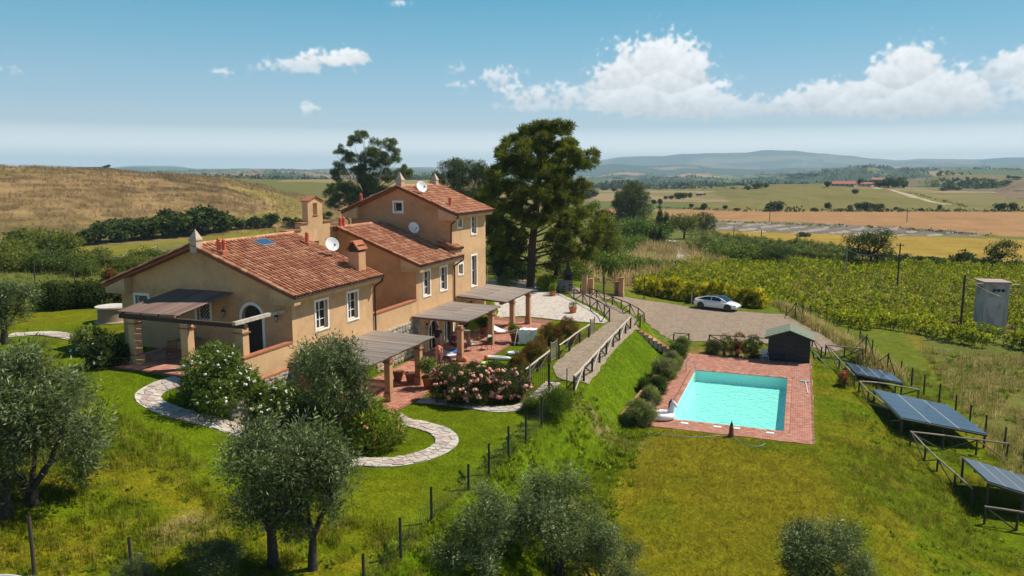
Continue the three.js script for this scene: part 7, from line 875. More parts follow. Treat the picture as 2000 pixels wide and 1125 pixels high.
grove((k) => protoTree('oak_tree', 'tree in the dark copses on the hazy hills beyond the farm', 'tree', 'trees of the copses on the far hills', TONE.dark, 270 + k, 'round', SPRAY.far, 0.75), [[1300, 365, 6, 2.5], [1318, 363, 7, 2], [1334, 362, 5, 2], [1545, 346, 5, 4], [1565, 345, 6, 4], [1585, 345, 6, 4], [1840, 372, 6, 3], [1855, 371, 8, 3], [1870, 372, 6, 3], [1690, 328, 5, 2.5], [1720, 330, 5, 2], [1970, 348, 5, 2], [1985, 350, 6, 3], [1225, 368, 4, 5], [1240, 366, 5, 5], [1260, 367, 4, 4], [205, 327, 4, 3], [212, 327, 5, 2], [1970, 360, 8, 3], [1955, 362, 6, 3]], 8, '# from the left of the trees in copses on the far hills');
// hill farm and other distant buildings
function farHouse(name, label, px, py, w, h, roofC, wallC, roofH, depth = 8) { const p = hit(px, py), k = depthOf(p) / 1500, W = w * k, Hh = h * k, t = thing(name, label, 'building', p, -YAW); mesh('wall', box(-W / 2, -1, -depth, W / 2, Hh, 0), std(wallC, 0.95), t); const s = new THREE.Shape([[-depth - 0.6, Hh], [0.6, Hh], [-depth / 2, Hh + roofH * k]].map((q) => new THREE.Vector2(...q))), g = new THREE.ExtrudeGeometry(s, { depth: W + 1, bevelEnabled: false }); g.rotateY(-Math.PI / 2); g.translate(W / 2 + 0.5, 0, 0); const q = g.attributes.position; for (let i = 0; i < q.count; i++) q.setZ(i, q.getZ(i)); mesh('roof', g, std(roofC, 0.9), t); const n = Math.max(2, Math.round(W / 4)); for (let i = 0; i < n; i++) { const x = -W / 2 + (i + 0.5) * W / n; mesh('window', box(x - 0.5, Hh * 0.35, 0.01, x + 0.5, Hh * 0.35 + 1.3, 0.08), MAT.dark, t); } return t; }
farHouse('farm_barn', 'long low red roofed barn on the hill farm', 1645, 364, 44, 5, [0.5, 0.15, 0.09], [0.4, 0.33, 0.27], 5); farHouse('farm_barn', 'smaller red roofed shed right of the long barn on the hill farm', 1691, 364, 20, 5, [0.42, 0.13, 0.08], [0.55, 0.48, 0.42], 3); farHouse('farm_house', 'tall stone farmhouse among the trees on the hill', 1712, 363, 22, 12, [0.34, 0.17, 0.12], [0.23, 0.16, 0.12], 4, 10); farHouse('farm_house', 'hazy red roofed house on the far left of the valley hills', 1365, 382, 12, 4, [0.35, 0.2, 0.15], [0.3, 0.25, 0.2], 2); farHouse('farm_house', 'tiny farm among pale fields left of the valley', 1215, 362, 18, 3, [0.42, 0.2, 0.14], [0.35, 0.27, 0.2], 2);
{ const p = hit(1920, 337), k = depthOf(p) / 1500, t = thing('lattice_pylon', 'far lattice power pylon on the hill at right', 'pylon', p), h = 22 * k, w = 5 * k, g = []; for (const [a, b] of [[-1, -1], [1, -1], [1, 1], [-1, 1]]) { g.push(rod([a * w * 0.35, 0, b * w * 0.35], [a * w * 0.08, h * 0.55, b * w * 0.08], 0.35, 0.3, 4), rod([a * w * 0.08, h * 0.55, b * w * 0.08], [a * w * 0.7, h, b * w * 0.1], 0.3, 0.25, 4)); } mesh('frame', g, MAT.galv, t); mesh('crossarm', [rod([-w, h * 0.97, 0], [w, h * 0.97, 0], 0.35, 0.35, 4), rod([-w * 0.5, h * 0.6, 0], [w * 0.5, h * 0.6, 0], 0.3, 0.3, 4)], MAT.galv, t); }

// hedgerows and woods that read as masses
{
  const R = rng(95), hedge = [], wood = [], T = TONE.dark.concat(TONE.scrub.slice(0, 2)), add = (arr, p, s) => { const t = T[Math.floor(R() * T.length)], f = 0.8 + 0.6 * R(); arr.push({ p: V3(p[0], p[1] + s * 0.35, p[2]), q: turned(R, randDir(R), 1), s, c: rgb(t[0] * f, t[1] * f, t[2] * f) }); };
  for (const [a, b, n, s0, s1] of [[[1240, 404], [1450, 413], 60, 0.6, 1.6], [[1450, 413], [2040, 413.5], 190, 0.6, 2.0], [[1380, 433], [1740, 446], 60, 0.4, 0.9], [[1740, 446], [1940, 462], 40, 0.5, 1.0], [[1660, 520], [2040, 528], 150, 0.5, 1.1], [[1180, 371], [1480, 369], 60, 1, 2.5], [[20, 466], [120, 480], 60, 1.0, 2.4], [[560, 440], [660, 432], 30, 0.8, 1.6], [[1770, 376], [1890, 405], 40, 0.5, 1.4]]) for (let i = 0; i < n; i++) { const t = R(), p = hit(lerp(a[0], b[0], t), lerp(a[1], b[1], t) + (R() - 0.5) * 1.2); add(hedge, p, lerp(s0, s1, R() * R())); }
  const c = [0, 0, 0]; for (let i = 0; i < 30000 && wood.length < 7000; i++) { const a = (-34 + 70 * R()) * Math.PI / 180 - YAW, r = 1050 * Math.pow(6.2, R()), x = Math.sin(a) * r, z = -Math.cos(a) * r; landColor(x, z, c); if (layerAt.k >= 5 && c[0] < 0.062) add(wood, [x, H(x, z), z], 3 + 6 * R()); }
  tag(swarm('hedgerow', SPRAY.far, leafMat, hedge), 'low hedgerows and scrub along the field edges of the valley', 'hedge'); tag(swarm('far_woods', SPRAY.far, leafMat, wood), 'dark woods on the hazy hills beyond the farm', 'woods');
}
// ------------------------------------------------------------ grass and weeds
{
  const R = rng(91), lawn = [], rough = [], weed = [], dry = [], hay = [], paved = [LOT, PATH, YARD], cl = new THREE.CatmullRomCurve3(CURVED.map(([x, z]) => V3(x, 0, z))).getPoints(80).map((p) => [p.x, p.z]), T = pxPoly([[758, 812], [791, 796], [822, 779], [880, 735], [940, 710], [958, 698], [1002, 673], [1040, 652], [1081, 627], [962, 613]]).concat([[-22.9, -56.3], [-22.9, -33]]);
  const free = (x, z) => !(x > -8.6 && x < 1.6 && z > -60.9 && z < -41.9) && !(x > -34.4 && x < -22.8 && z < -30.6 && z > -57) && !(x > -31.7 && x < -23 && z < -27 && z > -32) && !paved.some((p) => inPoly(p, x, z)) && !inPoly(T, x, z) && polyDist(cl, x, z) > 0.62;
  const put3 = (arr, n, x0, x1, z0, z1, ok, tone, s0, s1) => { for (let i = 0; i < n; i++) { const x = lerp(x0, x1, R()), z = lerp(z0, z1, R()); if (!ok(x, z) || !free(x, z)) continue; const t = tone[Math.floor(R() * tone.length)], f = (0.7 + 0.6 * R()) * (tone === G || tone === Gd ? 1.5 : 1.75); arr.push({ p: V3(x, H(x, z), z), q: new THREE.Quaternion().setFromAxisAngle(UPY, R() * 6.283), s: lerp(s0, s1, R()), c: rgb(t[0] * f, t[1] * f, t[2] * f) }); } };
  const G = [[0.11, 0.155, 0.003], [0.14, 0.18, 0.004], [0.09, 0.135, 0.003], [0.165, 0.18, 0.006]], Gd = [[0.16, 0.14, 0.012], [0.12, 0.125, 0.006], [0.24, 0.19, 0.05], [0.09, 0.11, 0.005]], Gw = [[0.105, 0.15, 0.005], [0.15, 0.19, 0.008], [0.08, 0.12, 0.005]];
  const dens = (x, z, s, k) => fbm(x / s + 3, z / s + 8, 3) > k;
  put3(lawn, 60000, -40, -10.5, -48, -12, () => true, G, 0.35, 0.7); put3(lawn, 42000, -9, 9, -44, -20, () => true, Gd, 0.5, 0.9); put3(lawn, 9000, 1.5, 9, -64, -42, () => true, G, 0.5, 0.9);
  put3(rough, 16000, -40, -9, -26, -10, (x, z) => z > -22.5 + 0.12 * (x + 20) && dens(x, z, 1.2, 0.44), Gd.concat(G), 0.7, 1.4); put3(rough, 6000, -11.4, -7, -41, -18, (x, z) => x < crestX(z) + 4, Gw.concat(G).map((c) => c.map((v) => v * 1.25)), 0.5, 1.0); put3(lawn, 12000, -12.5, -7.5, -62, -41, (x, z) => x < crestX(z) + 3.4, Gw, 0.4, 0.9); put3(rough, 6000, 3, 11, -70, -34, (x, z) => dens(x, z, 1.5, 0.5), Gd.concat(Gw), 0.7, 1.3);
  put3(weed, 2000, -12, -6.5, -41, -14, (x, z) => dens(x, z, 1.0, 0.50), Gw, 0.5, 1.0); put3(weed, 1300, -40, -12, -24, -10, (x, z) => z > -21 + 0.12 * (x + 20) && dens(x, z, 1.1, 0.56), Gw, 0.4, 0.9); put3(weed, 700, 4, 11, -60, -30, (x, z) => dens(x, z, 1.2, 0.56), Gw, 0.4, 0.8);
  put3(dry, 15000, 10.8, 44, -76, -34, (x, z) => dens(x, z, 2.5, 0.40), TONE.dry.slice(1).concat([[0.13, 0.13, 0.025], [0.16, 0.17, 0.02], [0.10, 0.13, 0.02]]), 0.8, 1.9); put3(weed, 1400, 11, 44, -76, -34, (x, z) => dens(x, z, 3, 0.52), Gw.concat(TONE.scrub), 0.8, 1.6);
  put3(dry, 5200, -6, 8, -86, -62, (x, z) => { const e = lerp(-1.0, 3.5, clamp((z + 79.9) / 14.4, -0.6, 1.2)); return x > e + 0.4 && x < e + 4; }, TONE.dry.concat([[0.17, 0.19, 0.025], [0.2, 0.2, 0.03], [0.12, 0.15, 0.02]]), 1.4, 3.0);
  const far = pxPoly([[1130, 548], [1190, 490], [1300, 470], [1420, 500], [1420, 520], [1300, 540], [1235, 560]]); put3(dry, 9000, -60, 0, -190, -86, (x, z) => inPoly(far, x, z) && dens(x, z, 6, 0.44), TONE.dry, 2.5, 5.5);
  const lf = pxPoly([[-40, 500], [230, 500], [330, 540], [220, 556], [120, 560], [-40, 568]]); put3(dry, 6000, -110, -40, -100, -40, (x, z) => inPoly(lf, x, z) && dens(x, z, 4, 0.46), [[0.13, 0.16, 0.02], [0.17, 0.19, 0.025], [0.10, 0.13, 0.02], [0.2, 0.18, 0.04]], 0.8, 2.2); put3(hay, 46000, -330, -120, -330, -90, (x, z) => { const r = Math.hypot(x, z), c = colOf(x, z); return r > 212 && r < 345 && c > -160 && c < 660 && dens(x * 0.35, z * 0.35, 1.5, 0.40) && H(x, z) > -2.2; }, [[0.20, 0.14, 0.065], [0.13, 0.09, 0.04], [0.26, 0.19, 0.095], [0.10, 0.075, 0.035]], 1.3, 3.0);
  const bl = blades(9, 0.10, 0.012, 0.11, 0.8, 7), bt2 = blades(11, 0.22, 0.018, 0.14, 0.9, 8), wd = spray(9, 0.22, 0.13, 0.10, 1.2, 9), bd = blades(10, 0.34, 0.022, 0.16, 0.7, 10);
  tag(swarm('lawn_grass', bl, leafMat, lawn), 'mown lawn grass around the house and the pool', 'grass'); tag(swarm('rough_grass', bt2, leafMat, rough), 'rough grass tufts on the bank and under the olive trees', 'grass'); tag(swarm('weeds', wd, leafMat, weed), 'broad leaved weeds on the bank and in the rough grass', 'weeds'); tag(swarm('dry_grass', bd, leafMat, dry), 'tall dry grass along fences, fields and the lane', 'grass'); tag(swarm('hay_grass', bd, leafMat, hay), 'dry brown grass covering the bare hill at left', 'grass');
}
// ------------------------------------------------------------ people
// a smooth body from tapered bones [ax, ay, az, ra, bx, by, bz, rb]
function flesh(bones, cell, k = 0.03) {
  let lo = [1e9, 1e9, 1e9], hi = [-1e9, -1e9, -1e9]; for (const b of bones) for (const [o, r] of [[0, b[3]], [4, b[7]]]) for (let i = 0; i < 3; i++) { lo[i] = Math.min(lo[i], b[o + i] - r); hi[i] = Math.max(hi[i], b[o + i] + r); }
  const mid = lo.map((v, i) => (v + hi[i]) / 2), half = Math.max(...lo.map((v, i) => hi[i] - v)) / 2 + cell * 3, n = Math.min(120, Math.ceil(2 * half / cell)), mc = new MarchingCubes(n, new THREE.MeshBasicMaterial(), false, false, 260000);
  const B = bones.map((b) => { const d = [b[4] - b[0], b[5] - b[1], b[6] - b[2]]; return { b, d, l: d[0] ** 2 + d[1] ** 2 + d[2] ** 2 + 1e-9 }; });
  for (let z = 0; z < n; z++) for (let y = 0; y < n; y++) for (let x = 0; x < n; x++) { const p = [x, y, z].map((v, i) => mid[i] + (v / n * 2 - 1) * half); let s = 0; for (const { b, d, l } of B) { const t = clamp(((p[0] - b[0]) * d[0] + (p[1] - b[1]) * d[1] + (p[2] - b[2]) * d[2]) / l, 0, 1), e = Math.hypot(p[0] - b[0] - t * d[0], p[1] - b[1] - t * d[1], p[2] - b[2] - t * d[2]) - lerp(b[3], b[7], t); if (e < 0.3) s += Math.exp(-e / (k * 0.35)); } mc.field[x + y * n + z * n * n] = s > 0 ? k * 0.35 * Math.log(s) : -0.3; }
  mc.isolation = 0; mc.update(); const c = mc.count, pos = new Float32Array(c * 3), nor = new Float32Array(c * 3); for (let i = 0; i < c; i++) { for (let j = 0; j < 3; j++) { pos[i * 3 + j] = mid[j] + mc.positionArray[i * 3 + j] * half; nor[i * 3 + j] = mc.normalArray[i * 3 + j]; } }
  const g = new THREE.BufferGeometry(); g.setAttribute('position', new THREE.BufferAttribute(pos, 3)); g.setAttribute('normal', new THREE.BufferAttribute(nor, 3)); return g;
}
const SKIN = std([0.52, 0.28, 0.19], 0.55);
const seg = (a, ra, b, rb) => [...a, ra, ...b, rb];
// joints: hip, chest, neck, head, [shoulder, elbow, hand] x2, [hipjoint, knee, ankle, toe] x2
function person(label, pos, turn, J, { shirt, trousers, hair, shoe, longHair, sleeve = 0.5, leg = 1, skirt }) {
  const t = thing('person', label, 'person', pos, turn), bones = [], cloth = [], low = [], f = [], mixp = (a, b, s) => a.map((v, i) => lerp(v, b[i], s));
  bones.push(seg(J.hip, 0.135, J.belly, 0.125), seg(J.belly, 0.125, J.chest, 0.145), seg(J.chest, 0.12, J.neck, 0.06), seg(J.neck, 0.055, J.head, 0.06));
  cloth.push(seg(J.hip, 0.15, J.belly, 0.142), seg(J.belly, 0.142, J.chest, 0.16), seg(J.chest, 0.135, mixp(J.chest, J.neck, 0.75), 0.08));
  for (const a of J.arms) { bones.push(seg(J.chest, 0.08, a[0], 0.06), seg(a[0], 0.055, a[1], 0.042), seg(a[1], 0.042, a[2], 0.03)); const d = V3(...a[2]).sub(V3(...a[1])).normalize(), palm = V3(...a[2]).addScaledVector(d, 0.08), side = V3().crossVectors(d, V3(0.3, 0.2, 1)).normalize(); bones.push(seg(a[2], 0.03, palm.toArray(), 0.034)); for (let i = 0; i < 4; i++) { const r = palm.clone().addScaledVector(side, (i - 1.5) * 0.02), q = r.clone().addScaledVector(d, 0.045), e = q.clone().addScaledVector(d, 0.035 - 0.006 * Math.abs(i - 1.3)).add(V3(0, -0.012, 0)); f.push(limb([[...r.toArray(), 0.010], [...q.toArray(), 0.009], [...e.toArray(), 0.006]], 5)); } const th = V3(...a[2]).addScaledVector(d, 0.03).addScaledVector(side, 0.03); f.push(limb([[...th.toArray(), 0.011], [...th.clone().addScaledVector(side, 0.03).addScaledVector(d, 0.03).toArray(), 0.009], [...th.clone().addScaledVector(side, 0.035).addScaledVector(d, 0.06).toArray(), 0.006]], 5)); cloth.push(seg(J.chest, 0.1, a[0], 0.078), seg(a[0], 0.072, mixp(a[0], a[1], sleeve), 0.062)); }
  for (const l of J.legs) { bones.push(seg(J.hip, 0.10, l[0], 0.09), seg(l[0], 0.088, l[1], 0.058), seg(l[1], 0.055, l[2], 0.038), seg(l[2], 0.038, l[3], 0.032)); low.push(seg(J.hip, 0.15, l[0], 0.115), seg(l[0], 0.112, mixp(l[0], l[1], Math.min(1, leg * 2)), 0.085)); if (leg > 0.5) low.push(seg(l[1], 0.08, mixp(l[1], l[2], leg * 2 - 1), 0.062)); if (skirt) low.push(seg(l[0], 0.13, mixp(l[0], l[1], 0.9), 0.13)); }
  const body = [flesh(bones, 0.018), ...f], h = V3(...J.head), fw = V3(...J.face).normalize(), sd = V3().crossVectors(UPY, fw).normalize(), upv = V3().crossVectors(fw, sd), at = (x, y, z) => h.clone().addScaledVector(sd, x).addScaledVector(upv, y).addScaledVector(fw, z).toArray();
  body.push(flesh([seg(at(0, 0.03, -0.015), 0.092, at(0, 0.03, 0.01), 0.09), seg(at(0, -0.03, 0.03), 0.07, at(0, -0.085, 0.055), 0.038), seg(at(0, 0.02, 0.09), 0.012, at(0, -0.02, 0.115), 0.017), seg(at(-0.095, 0.02, -0.01), 0.014, at(-0.09, -0.025, -0.005), 0.010), seg(at(0.095, 0.02, -0.01), 0.014, at(0.09, -0.025, -0.005), 0.010), seg(at(-0.02, -0.055, 0.095), 0.010, at(0.02, -0.055, 0.095), 0.010)], 0.009, 0.02));
  mesh('body', body, SKIN, t); mesh('shirt', flesh(cloth, 0.02), shirt, t); if (trousers) mesh(skirt ? 'skirt' : 'trousers', flesh(low, 0.02), trousers, t);
  mesh('hair', flesh([seg(at(0, 0.075, -0.03), 0.085, at(0, 0.06, 0.03), 0.07), seg(at(0, 0.03, -0.06), 0.082, at(0, -0.04, -0.065), 0.065), ...(longHair ? [seg(at(0, -0.03, -0.08), 0.06, at(0, -0.22, -0.07), 0.035)] : [])], 0.012), hair, t);
  mesh('eyes', [-1, 1].map((k) => new THREE.SphereGeometry(0.011, 8, 6).translate(...at(k * 0.034, 0.02, 0.093))), MAT.dark, t);
  if (shoe) mesh('shoes', J.legs.map((l) => flesh([seg(mixp(l[2], l[3], -0.25), 0.048, l[3], 0.044)], 0.014)), shoe, t); return t;
}
{
  const y = 2.42;
  person('person in dark T-shirt and light shorts standing at the arched door', [-22.15, y, -45.15], 0.5, { hip: [0, 0.92, 0], belly: [0, 1.08, 0.01], chest: [0, 1.32, 0], neck: [0, 1.5, 0], head: [0, 1.62, 0.03], face: [0.1, -0.25, 1], arms: [[[-0.19, 1.4, 0], [-0.27, 1.14, 0.02], [-0.2, 0.98, 0.18]], [[0.19, 1.4, 0], [0.28, 1.14, 0.04], [0.14, 1.06, 0.25]]], legs: [[[-0.09, 0.88, 0], [-0.10, 0.48, 0.02], [-0.11, 0.08, 0], [-0.13, 0.04, 0.16]], [[0.09, 0.88, 0], [0.11, 0.48, 0.05], [0.12, 0.08, 0.02], [0.15, 0.04, 0.17]]] }, { shirt: std([0.03, 0.032, 0.04], 0.9), trousers: std([0.34, 0.27, 0.2], 0.9), hair: std([0.05, 0.03, 0.02], 0.7), shoe: std([0.06, 0.05, 0.045], 0.8), sleeve: 0.55, leg: 0.5 });
  person('person in coral pink swimwear bending forward beside the potted bush', [-20.75, y, -42.4], 0.5, { hip: [0, 0.86, -0.12], belly: [0, 0.98, 0.0], chest: [0, 1.02, 0.24], neck: [0, 0.96, 0.42], head: [0, 0.88, 0.52], face: [0, -0.9, 0.5], arms: [[[-0.17, 0.98, 0.28], [-0.2, 0.72, 0.34], [-0.17, 0.48, 0.36]], [[0.17, 0.98, 0.28], [0.21, 0.72, 0.34], [0.16, 0.46, 0.38]]], legs: [[[-0.1, 0.82, -0.1], [-0.11, 0.45, -0.03], [-0.11, 0.08, -0.08], [-0.12, 0.04, 0.09]], [[0.1, 0.82, -0.1], [0.11, 0.45, 0.0], [0.12, 0.08, -0.06], [0.13, 0.04, 0.1]]] }, { shirt: std([0.62, 0.16, 0.10], 0.8), hair: std([0.36, 0.2, 0.1], 0.6), sleeve: 0.05, longHair: true });
  person('person in dark maroon dress sitting on a chair under the middle pergola', [-21.15, y, -45.6], 1.25, { hip: [0, 0.5, -0.08], belly: [0, 0.68, -0.1], chest: [0, 0.9, -0.07], neck: [0, 1.08, -0.04], head: [0, 1.2, 0.0], face: [0, -0.35, 1], arms: [[[-0.18, 0.98, -0.06], [-0.24, 0.72, 0.02], [-0.12, 0.66, 0.24]], [[0.18, 0.98, -0.06], [0.24, 0.72, 0.02], [0.1, 0.66, 0.26]]], legs: [[[-0.1, 0.48, 0], [-0.11, 0.5, 0.42], [-0.10, 0.1, 0.5], [-0.11, 0.05, 0.66]], [[0.1, 0.48, 0], [0.11, 0.5, 0.42], [0.12, 0.1, 0.46], [0.13, 0.05, 0.62]]] }, { shirt: std([0.10, 0.014, 0.02], 0.85), trousers: std([0.10, 0.014, 0.02], 0.85), hair: std([0.16, 0.05, 0.025], 0.6), shoe: std([0.1, 0.08, 0.06], 0.8), sleeve: 0.8, leg: 0.5, skirt: true });
}
// ------------------------------------------------------------ terrace furniture and pots
{
  const Y0 = 2.41, onT = (px, py) => { const p = onY(px, py, Y0); return [p[0], Y0, p[2]]; };
  const armchair = (label, pos, turn, m, o = {}) => { const t = thing('armchair', label, 'chair', pos, turn); mesh('seat', rbox(0.5, 0.04, 0.46, 0.015, 0, 0.42, 0), o.seat ?? m, t); const b = rbox(0.5, 0.46, 0.035, 0.015, 0, 0.24, 0); b.rotateX(-0.2); b.translate(0, 0.43, -0.24); mesh('backrest', b, o.seat ?? m, t); for (const x of [-0.23, 0.23]) { mesh('leg', rod([x, 0, 0.26], [x, 0.63, 0.2], 0.018), m, t); mesh('leg', rod([x, 0, -0.3], [x, 0.63, -0.2], 0.018), m, t); mesh('armrest', rbox(0.05, 0.025, 0.46, 0.01, x, 0.64, 0), m, t); } return t; };
  armchair('grey armchair that the person in maroon sits on', [-21.15, Y0, -45.6], 1.25, std([0.16, 0.17, 0.18], 0.6)); armchair('light metal armchair with pale seat, nearer the middle pergola column', onT(922, 684), 2.6, MAT.galv, { seat: std([0.4, 0.37, 0.33], 0.8) });
  armchair('black plastic armchair with a white towel over its back', onT(950, 682), -1.9, std([0.015, 0.015, 0.018], 0.4)); { const p = onT(956, 681), t = tag(mesh('towel', rbox(0.4, 0.34, 0.05, 0.02), std([0.75, 0.73, 0.7], 0.95)), 'white towel hung over the back of the black armchair', 'towel'); t.position.set(p[0], Y0 + 0.78, p[2]); t.rotation.set(-0.2, -1.9, 0); }
  { const t = thing('side_chair', 'small wooden frame chair with ochre seat behind the metal armchair', 'chair', onT(932, 672), 0.6); mesh('seat', rbox(0.42, 0.04, 0.42, 0.01, 0, 0.45, 0), std([0.6, 0.36, 0.08], 0.7), t); mesh('backrest', [cbox(0.4, 0.1, 0.03, 0, 0.92, -0.2), cbox(0.4, 0.05, 0.03, 0, 0.7, -0.2)], MAT.woodGrey, t); for (const x of [-0.19, 0.19]) for (const z of [-0.19, 0.19]) mesh('leg', rod([x, 0, z], [x, z < 0 ? 0.95 : 0.44, z], 0.018), MAT.woodGrey, t); }
  const table = (label, pos, w, d, h, m, turn = 0) => { const t = thing('table', label, 'table', pos, turn); mesh('tabletop', rbox(w, 0.04, d, 0.012, 0, h, 0), m, t); for (const x of [-1, 1]) for (const z of [-1, 1]) mesh('leg', rod([x * (w / 2 - 0.08), 0, z * (d / 2 - 0.08)], [x * (w / 2 - 0.08), h, z * (d / 2 - 0.08)], 0.028), m, t); };
  table('long wooden table by the wall under the middle pergola', [-21.9, Y0, -48.2], 0.8, 1.7, 0.74, MAT.woodGrey); table('low round topped table with potted herbs in front of the seated person', onT(862, 683), 0.7, 0.7, 0.5, MAT.woodGrey, 0.5);
  const lo = thing('sun_lounger', 'white sun lounger with grey cushion and blue towel under the pergola', 'sun lounger', onT(873, 700), 1.15); mesh('frame', [rbox(0.66, 0.05, 1.9, 0.02, 0, 0.3, 0)], MAT.plasticWhite, lo); for (const x of [-0.28, 0.28]) for (const z of [-0.8, 0.8]) mesh('leg', rod([x, 0, z], [x, 0.3, z * 0.9], 0.025), MAT.plasticWhite, lo); mesh('cushion', rbox(0.62, 0.08, 1.2, 0.03, 0, 0.37, -0.3), std([0.36, 0.38, 0.44], 0.95), lo);
  { const p = onT(880, 697), t = tag(mesh('towel', rbox(0.7, 0.05, 0.7, 0.02), std([0.03, 0.13, 0.42], 0.95)), 'bright blue towel lying on the foot of the sun lounger', 'towel'); t.position.set(p[0] + 0.25, Y0 + 0.4, p[2] - 0.2); t.rotation.set(0.06, 1.15, 0.1); }
  const pot = (label, pos, s, plantTone, sp, ph, m = MAT.terracotta, per = 200, wid = 0.5) => { const t = thing('plant_pot', label, 'pot', pos); mesh('pot', lathe([[0.001, 0], [0.2, 0], [0.22, 0.03], [0.30, 0.42], [0.34, 0.43], [0.34, 0.5], [0.29, 0.5], [0.28, 0.44], [0.001, 0.42]].map(([r, y]) => [r * s, y * s]), 20), m, t); mesh('soil', new THREE.CylinderGeometry(0.275 * s, 0.275 * s, 0.02, 16).translate(0, 0.44 * s, 0), barkDark, t); if (plantTone) { const R = rng(Math.round(Math.abs(pos[0] * 991 + pos[2] * 37))), l = []; for (let i = 0; i < 6; i++) { const a = i * 1.05, q = wid * 0.4 * (i ? 1 : 0); l.push([Math.cos(a) * q, 0.45 * s + ph * (0.3 + 0.45 * R()), Math.sin(a) * q, Math.min(wid, ph) * 0.42, 0.95]); } mesh('stem', limb([[0, 0.4 * s, 0, 0.03], [0, 0.45 * s + ph * 0.6, 0, 0.015]], 5), barkDark, t); swarm('foliage', sp, leafMat, clumps(l, per / Math.max(0.3, wid), R, plantTone, { size: 0.9, inner: 0.2, up: 0.8 }), t); } return t; };
  pot('empty terracotta pot with rolled rim nearer the stone wall', onT(778, 742), 1.05); pot('empty terracotta pot with rolled rim right beside the near pergola column', onT(803, 746), 1.1); pot('large terracotta pot with grey leaved bush left of the roses', onT(838, 757), 1.25, TONE.olive, SPRAY.oleander, 1.15, MAT.terracotta, 260, 0.7); pot('brown pot with tall leafy plant beside the drying rack', onT(1006, 668), 1.1, TONE.scrub, SPRAY.broad, 0.75, std([0.16, 0.06, 0.035], 0.8), 150, 0.6);
  for (const [x, y, l] of [[888, 652, 'dark potted shrub against the wall, left of three under the far pergola'], [905, 650, 'dark potted shrub against the wall, middle of three under the far pergola'], [945, 650, 'potted shrub against the wall, right of three under the far pergola']]) pot(l, onT(x, y), 0.95, TONE.dark, SPRAY.broad, 0.6, MAT.terracotta, 160, 0.65);
  pot('terracotta pot with grey herb standing alone on the gravel yard', hit(1119, 612), 1.1, TONE.lavender, SPRAY.small, 0.38, std([0.55, 0.17, 0.07], 0.8), 160, 0.5); pot('terracotta pot with bright shrub by the rail of the gravel yard', hit(1079, 579), 1.05, TONE.bright, SPRAY.broad, 0.75, std([0.5, 0.16, 0.07], 0.8), 160, 0.5);
  for (const [x, y] of [[908, 706], [950, 702]]) { const p = onT(x, y), t = tag(mesh('clay_ornament', lathe([[0.001, 0], [0.12, 0], [0.16, 0.12], [0.12, 0.24], [0.06, 0.3], [0.001, 0.3]], 14), std([0.62, 0.2, 0.05], 0.7)), x < 930 ? 'orange clay jar beside the middle pergola column' : 'orange end piece lying at the tip of the white float', x < 930 ? 'jar' : 'toy'); t.position.set(...p); }
  // hammock, drying rack, floats on the lawn
  const hm = thing('hammock', 'white hammock slung on a light stand beyond the middle pergola', 'hammock', onT(984, 668), -0.25), cl = new THREE.PlaneGeometry(2.2, 0.8, 22, 6); { const p = cl.attributes.position; for (let i = 0; i < p.count; i++) { const x = p.getX(i), v = p.getY(i); p.setXYZ(i, x, 1.02 - 0.34 * (1 - (x / 1.1) ** 2) + 0.10 * (v / 0.4) ** 2, v * (1 - 0.6 * Math.abs(x / 1.1) ** 3)); } cl.computeVertexNormals(); } mesh('cloth', cl, std([0.8, 0.78, 0.75], 0.9, { side: THREE.DoubleSide }), hm); for (const x of [-1.15, 1.15]) { mesh('stand', [rod([x, 0, -0.35], [x, 1.05, 0], 0.025), rod([x, 0, 0.35], [x, 1.05, 0], 0.025)], MAT.plasticWhite, hm); } mesh('beam', rod([-1.15, 0.08, 0], [1.15, 0.08, 0], 0.025), MAT.plasticWhite, hm);
  const dp = hit(1032, 672), dr = thing('drying_rack', 'laundry rack hung with white sheets on the terrace lawn', 'drying rack', dp, 0.2); for (const x of [-0.55, 0.55]) for (const z of [-0.35, 0.35]) mesh('leg', rod([x, 0, z], [-x * 0.8, 1.0, z], 0.014), MAT.galv, dr); for (let i = 0; i < 6; i++) mesh('bar', rod([-0.6, 1.05, -0.35 + i * 0.14], [0.6, 1.05, -0.35 + i * 0.14], 0.008), MAT.galv, dr);
  const sheet = (label, x0, x1, z, drop, k) => { const g = new THREE.PlaneGeometry(x1 - x0, drop, 14, 10), p = g.attributes.position; for (let i = 0; i < p.count; i++) { const u = p.getX(i) + (x0 + x1) / 2, v = p.getY(i) - drop / 2, w = 0.035 * Math.sin(u * 17 + k) * clamp(-v / drop, 0, 1); p.setXYZ(i, u, 1.07 + v * (1 + 0.06 * Math.sin(u * 9 + k)), z + w); } g.computeVertexNormals(); const m = tag(mesh('sheet', g, std([0.82, 0.82, 0.83], 0.95, { side: THREE.DoubleSide })), label, 'laundry'); m.position.set(...dp); m.rotation.y = 0.2; }; sheet('white sheet hanging on the near side of the laundry rack', -0.62, 0.1, 0.36, 0.98, 0); sheet('white sheet hanging at the right of the laundry rack', 0.12, 0.64, 0.3, 0.8, 2); { const g = new THREE.PlaneGeometry(1.2, 0.7, 12, 6); g.rotateX(-Math.PI / 2); const p = g.attributes.position; for (let i = 0; i < p.count; i++) p.setY(i, 1.085 + 0.02 * Math.sin(p.getX(i) * 14)); g.computeVertexNormals(); const m = tag(mesh('sheet', g, std([0.82, 0.82, 0.83], 0.95, { side: THREE.DoubleSide })), 'white sheet spread over the top of the laundry rack', 'laundry'); m.position.set(...dp); m.rotation.y = 0.2; }
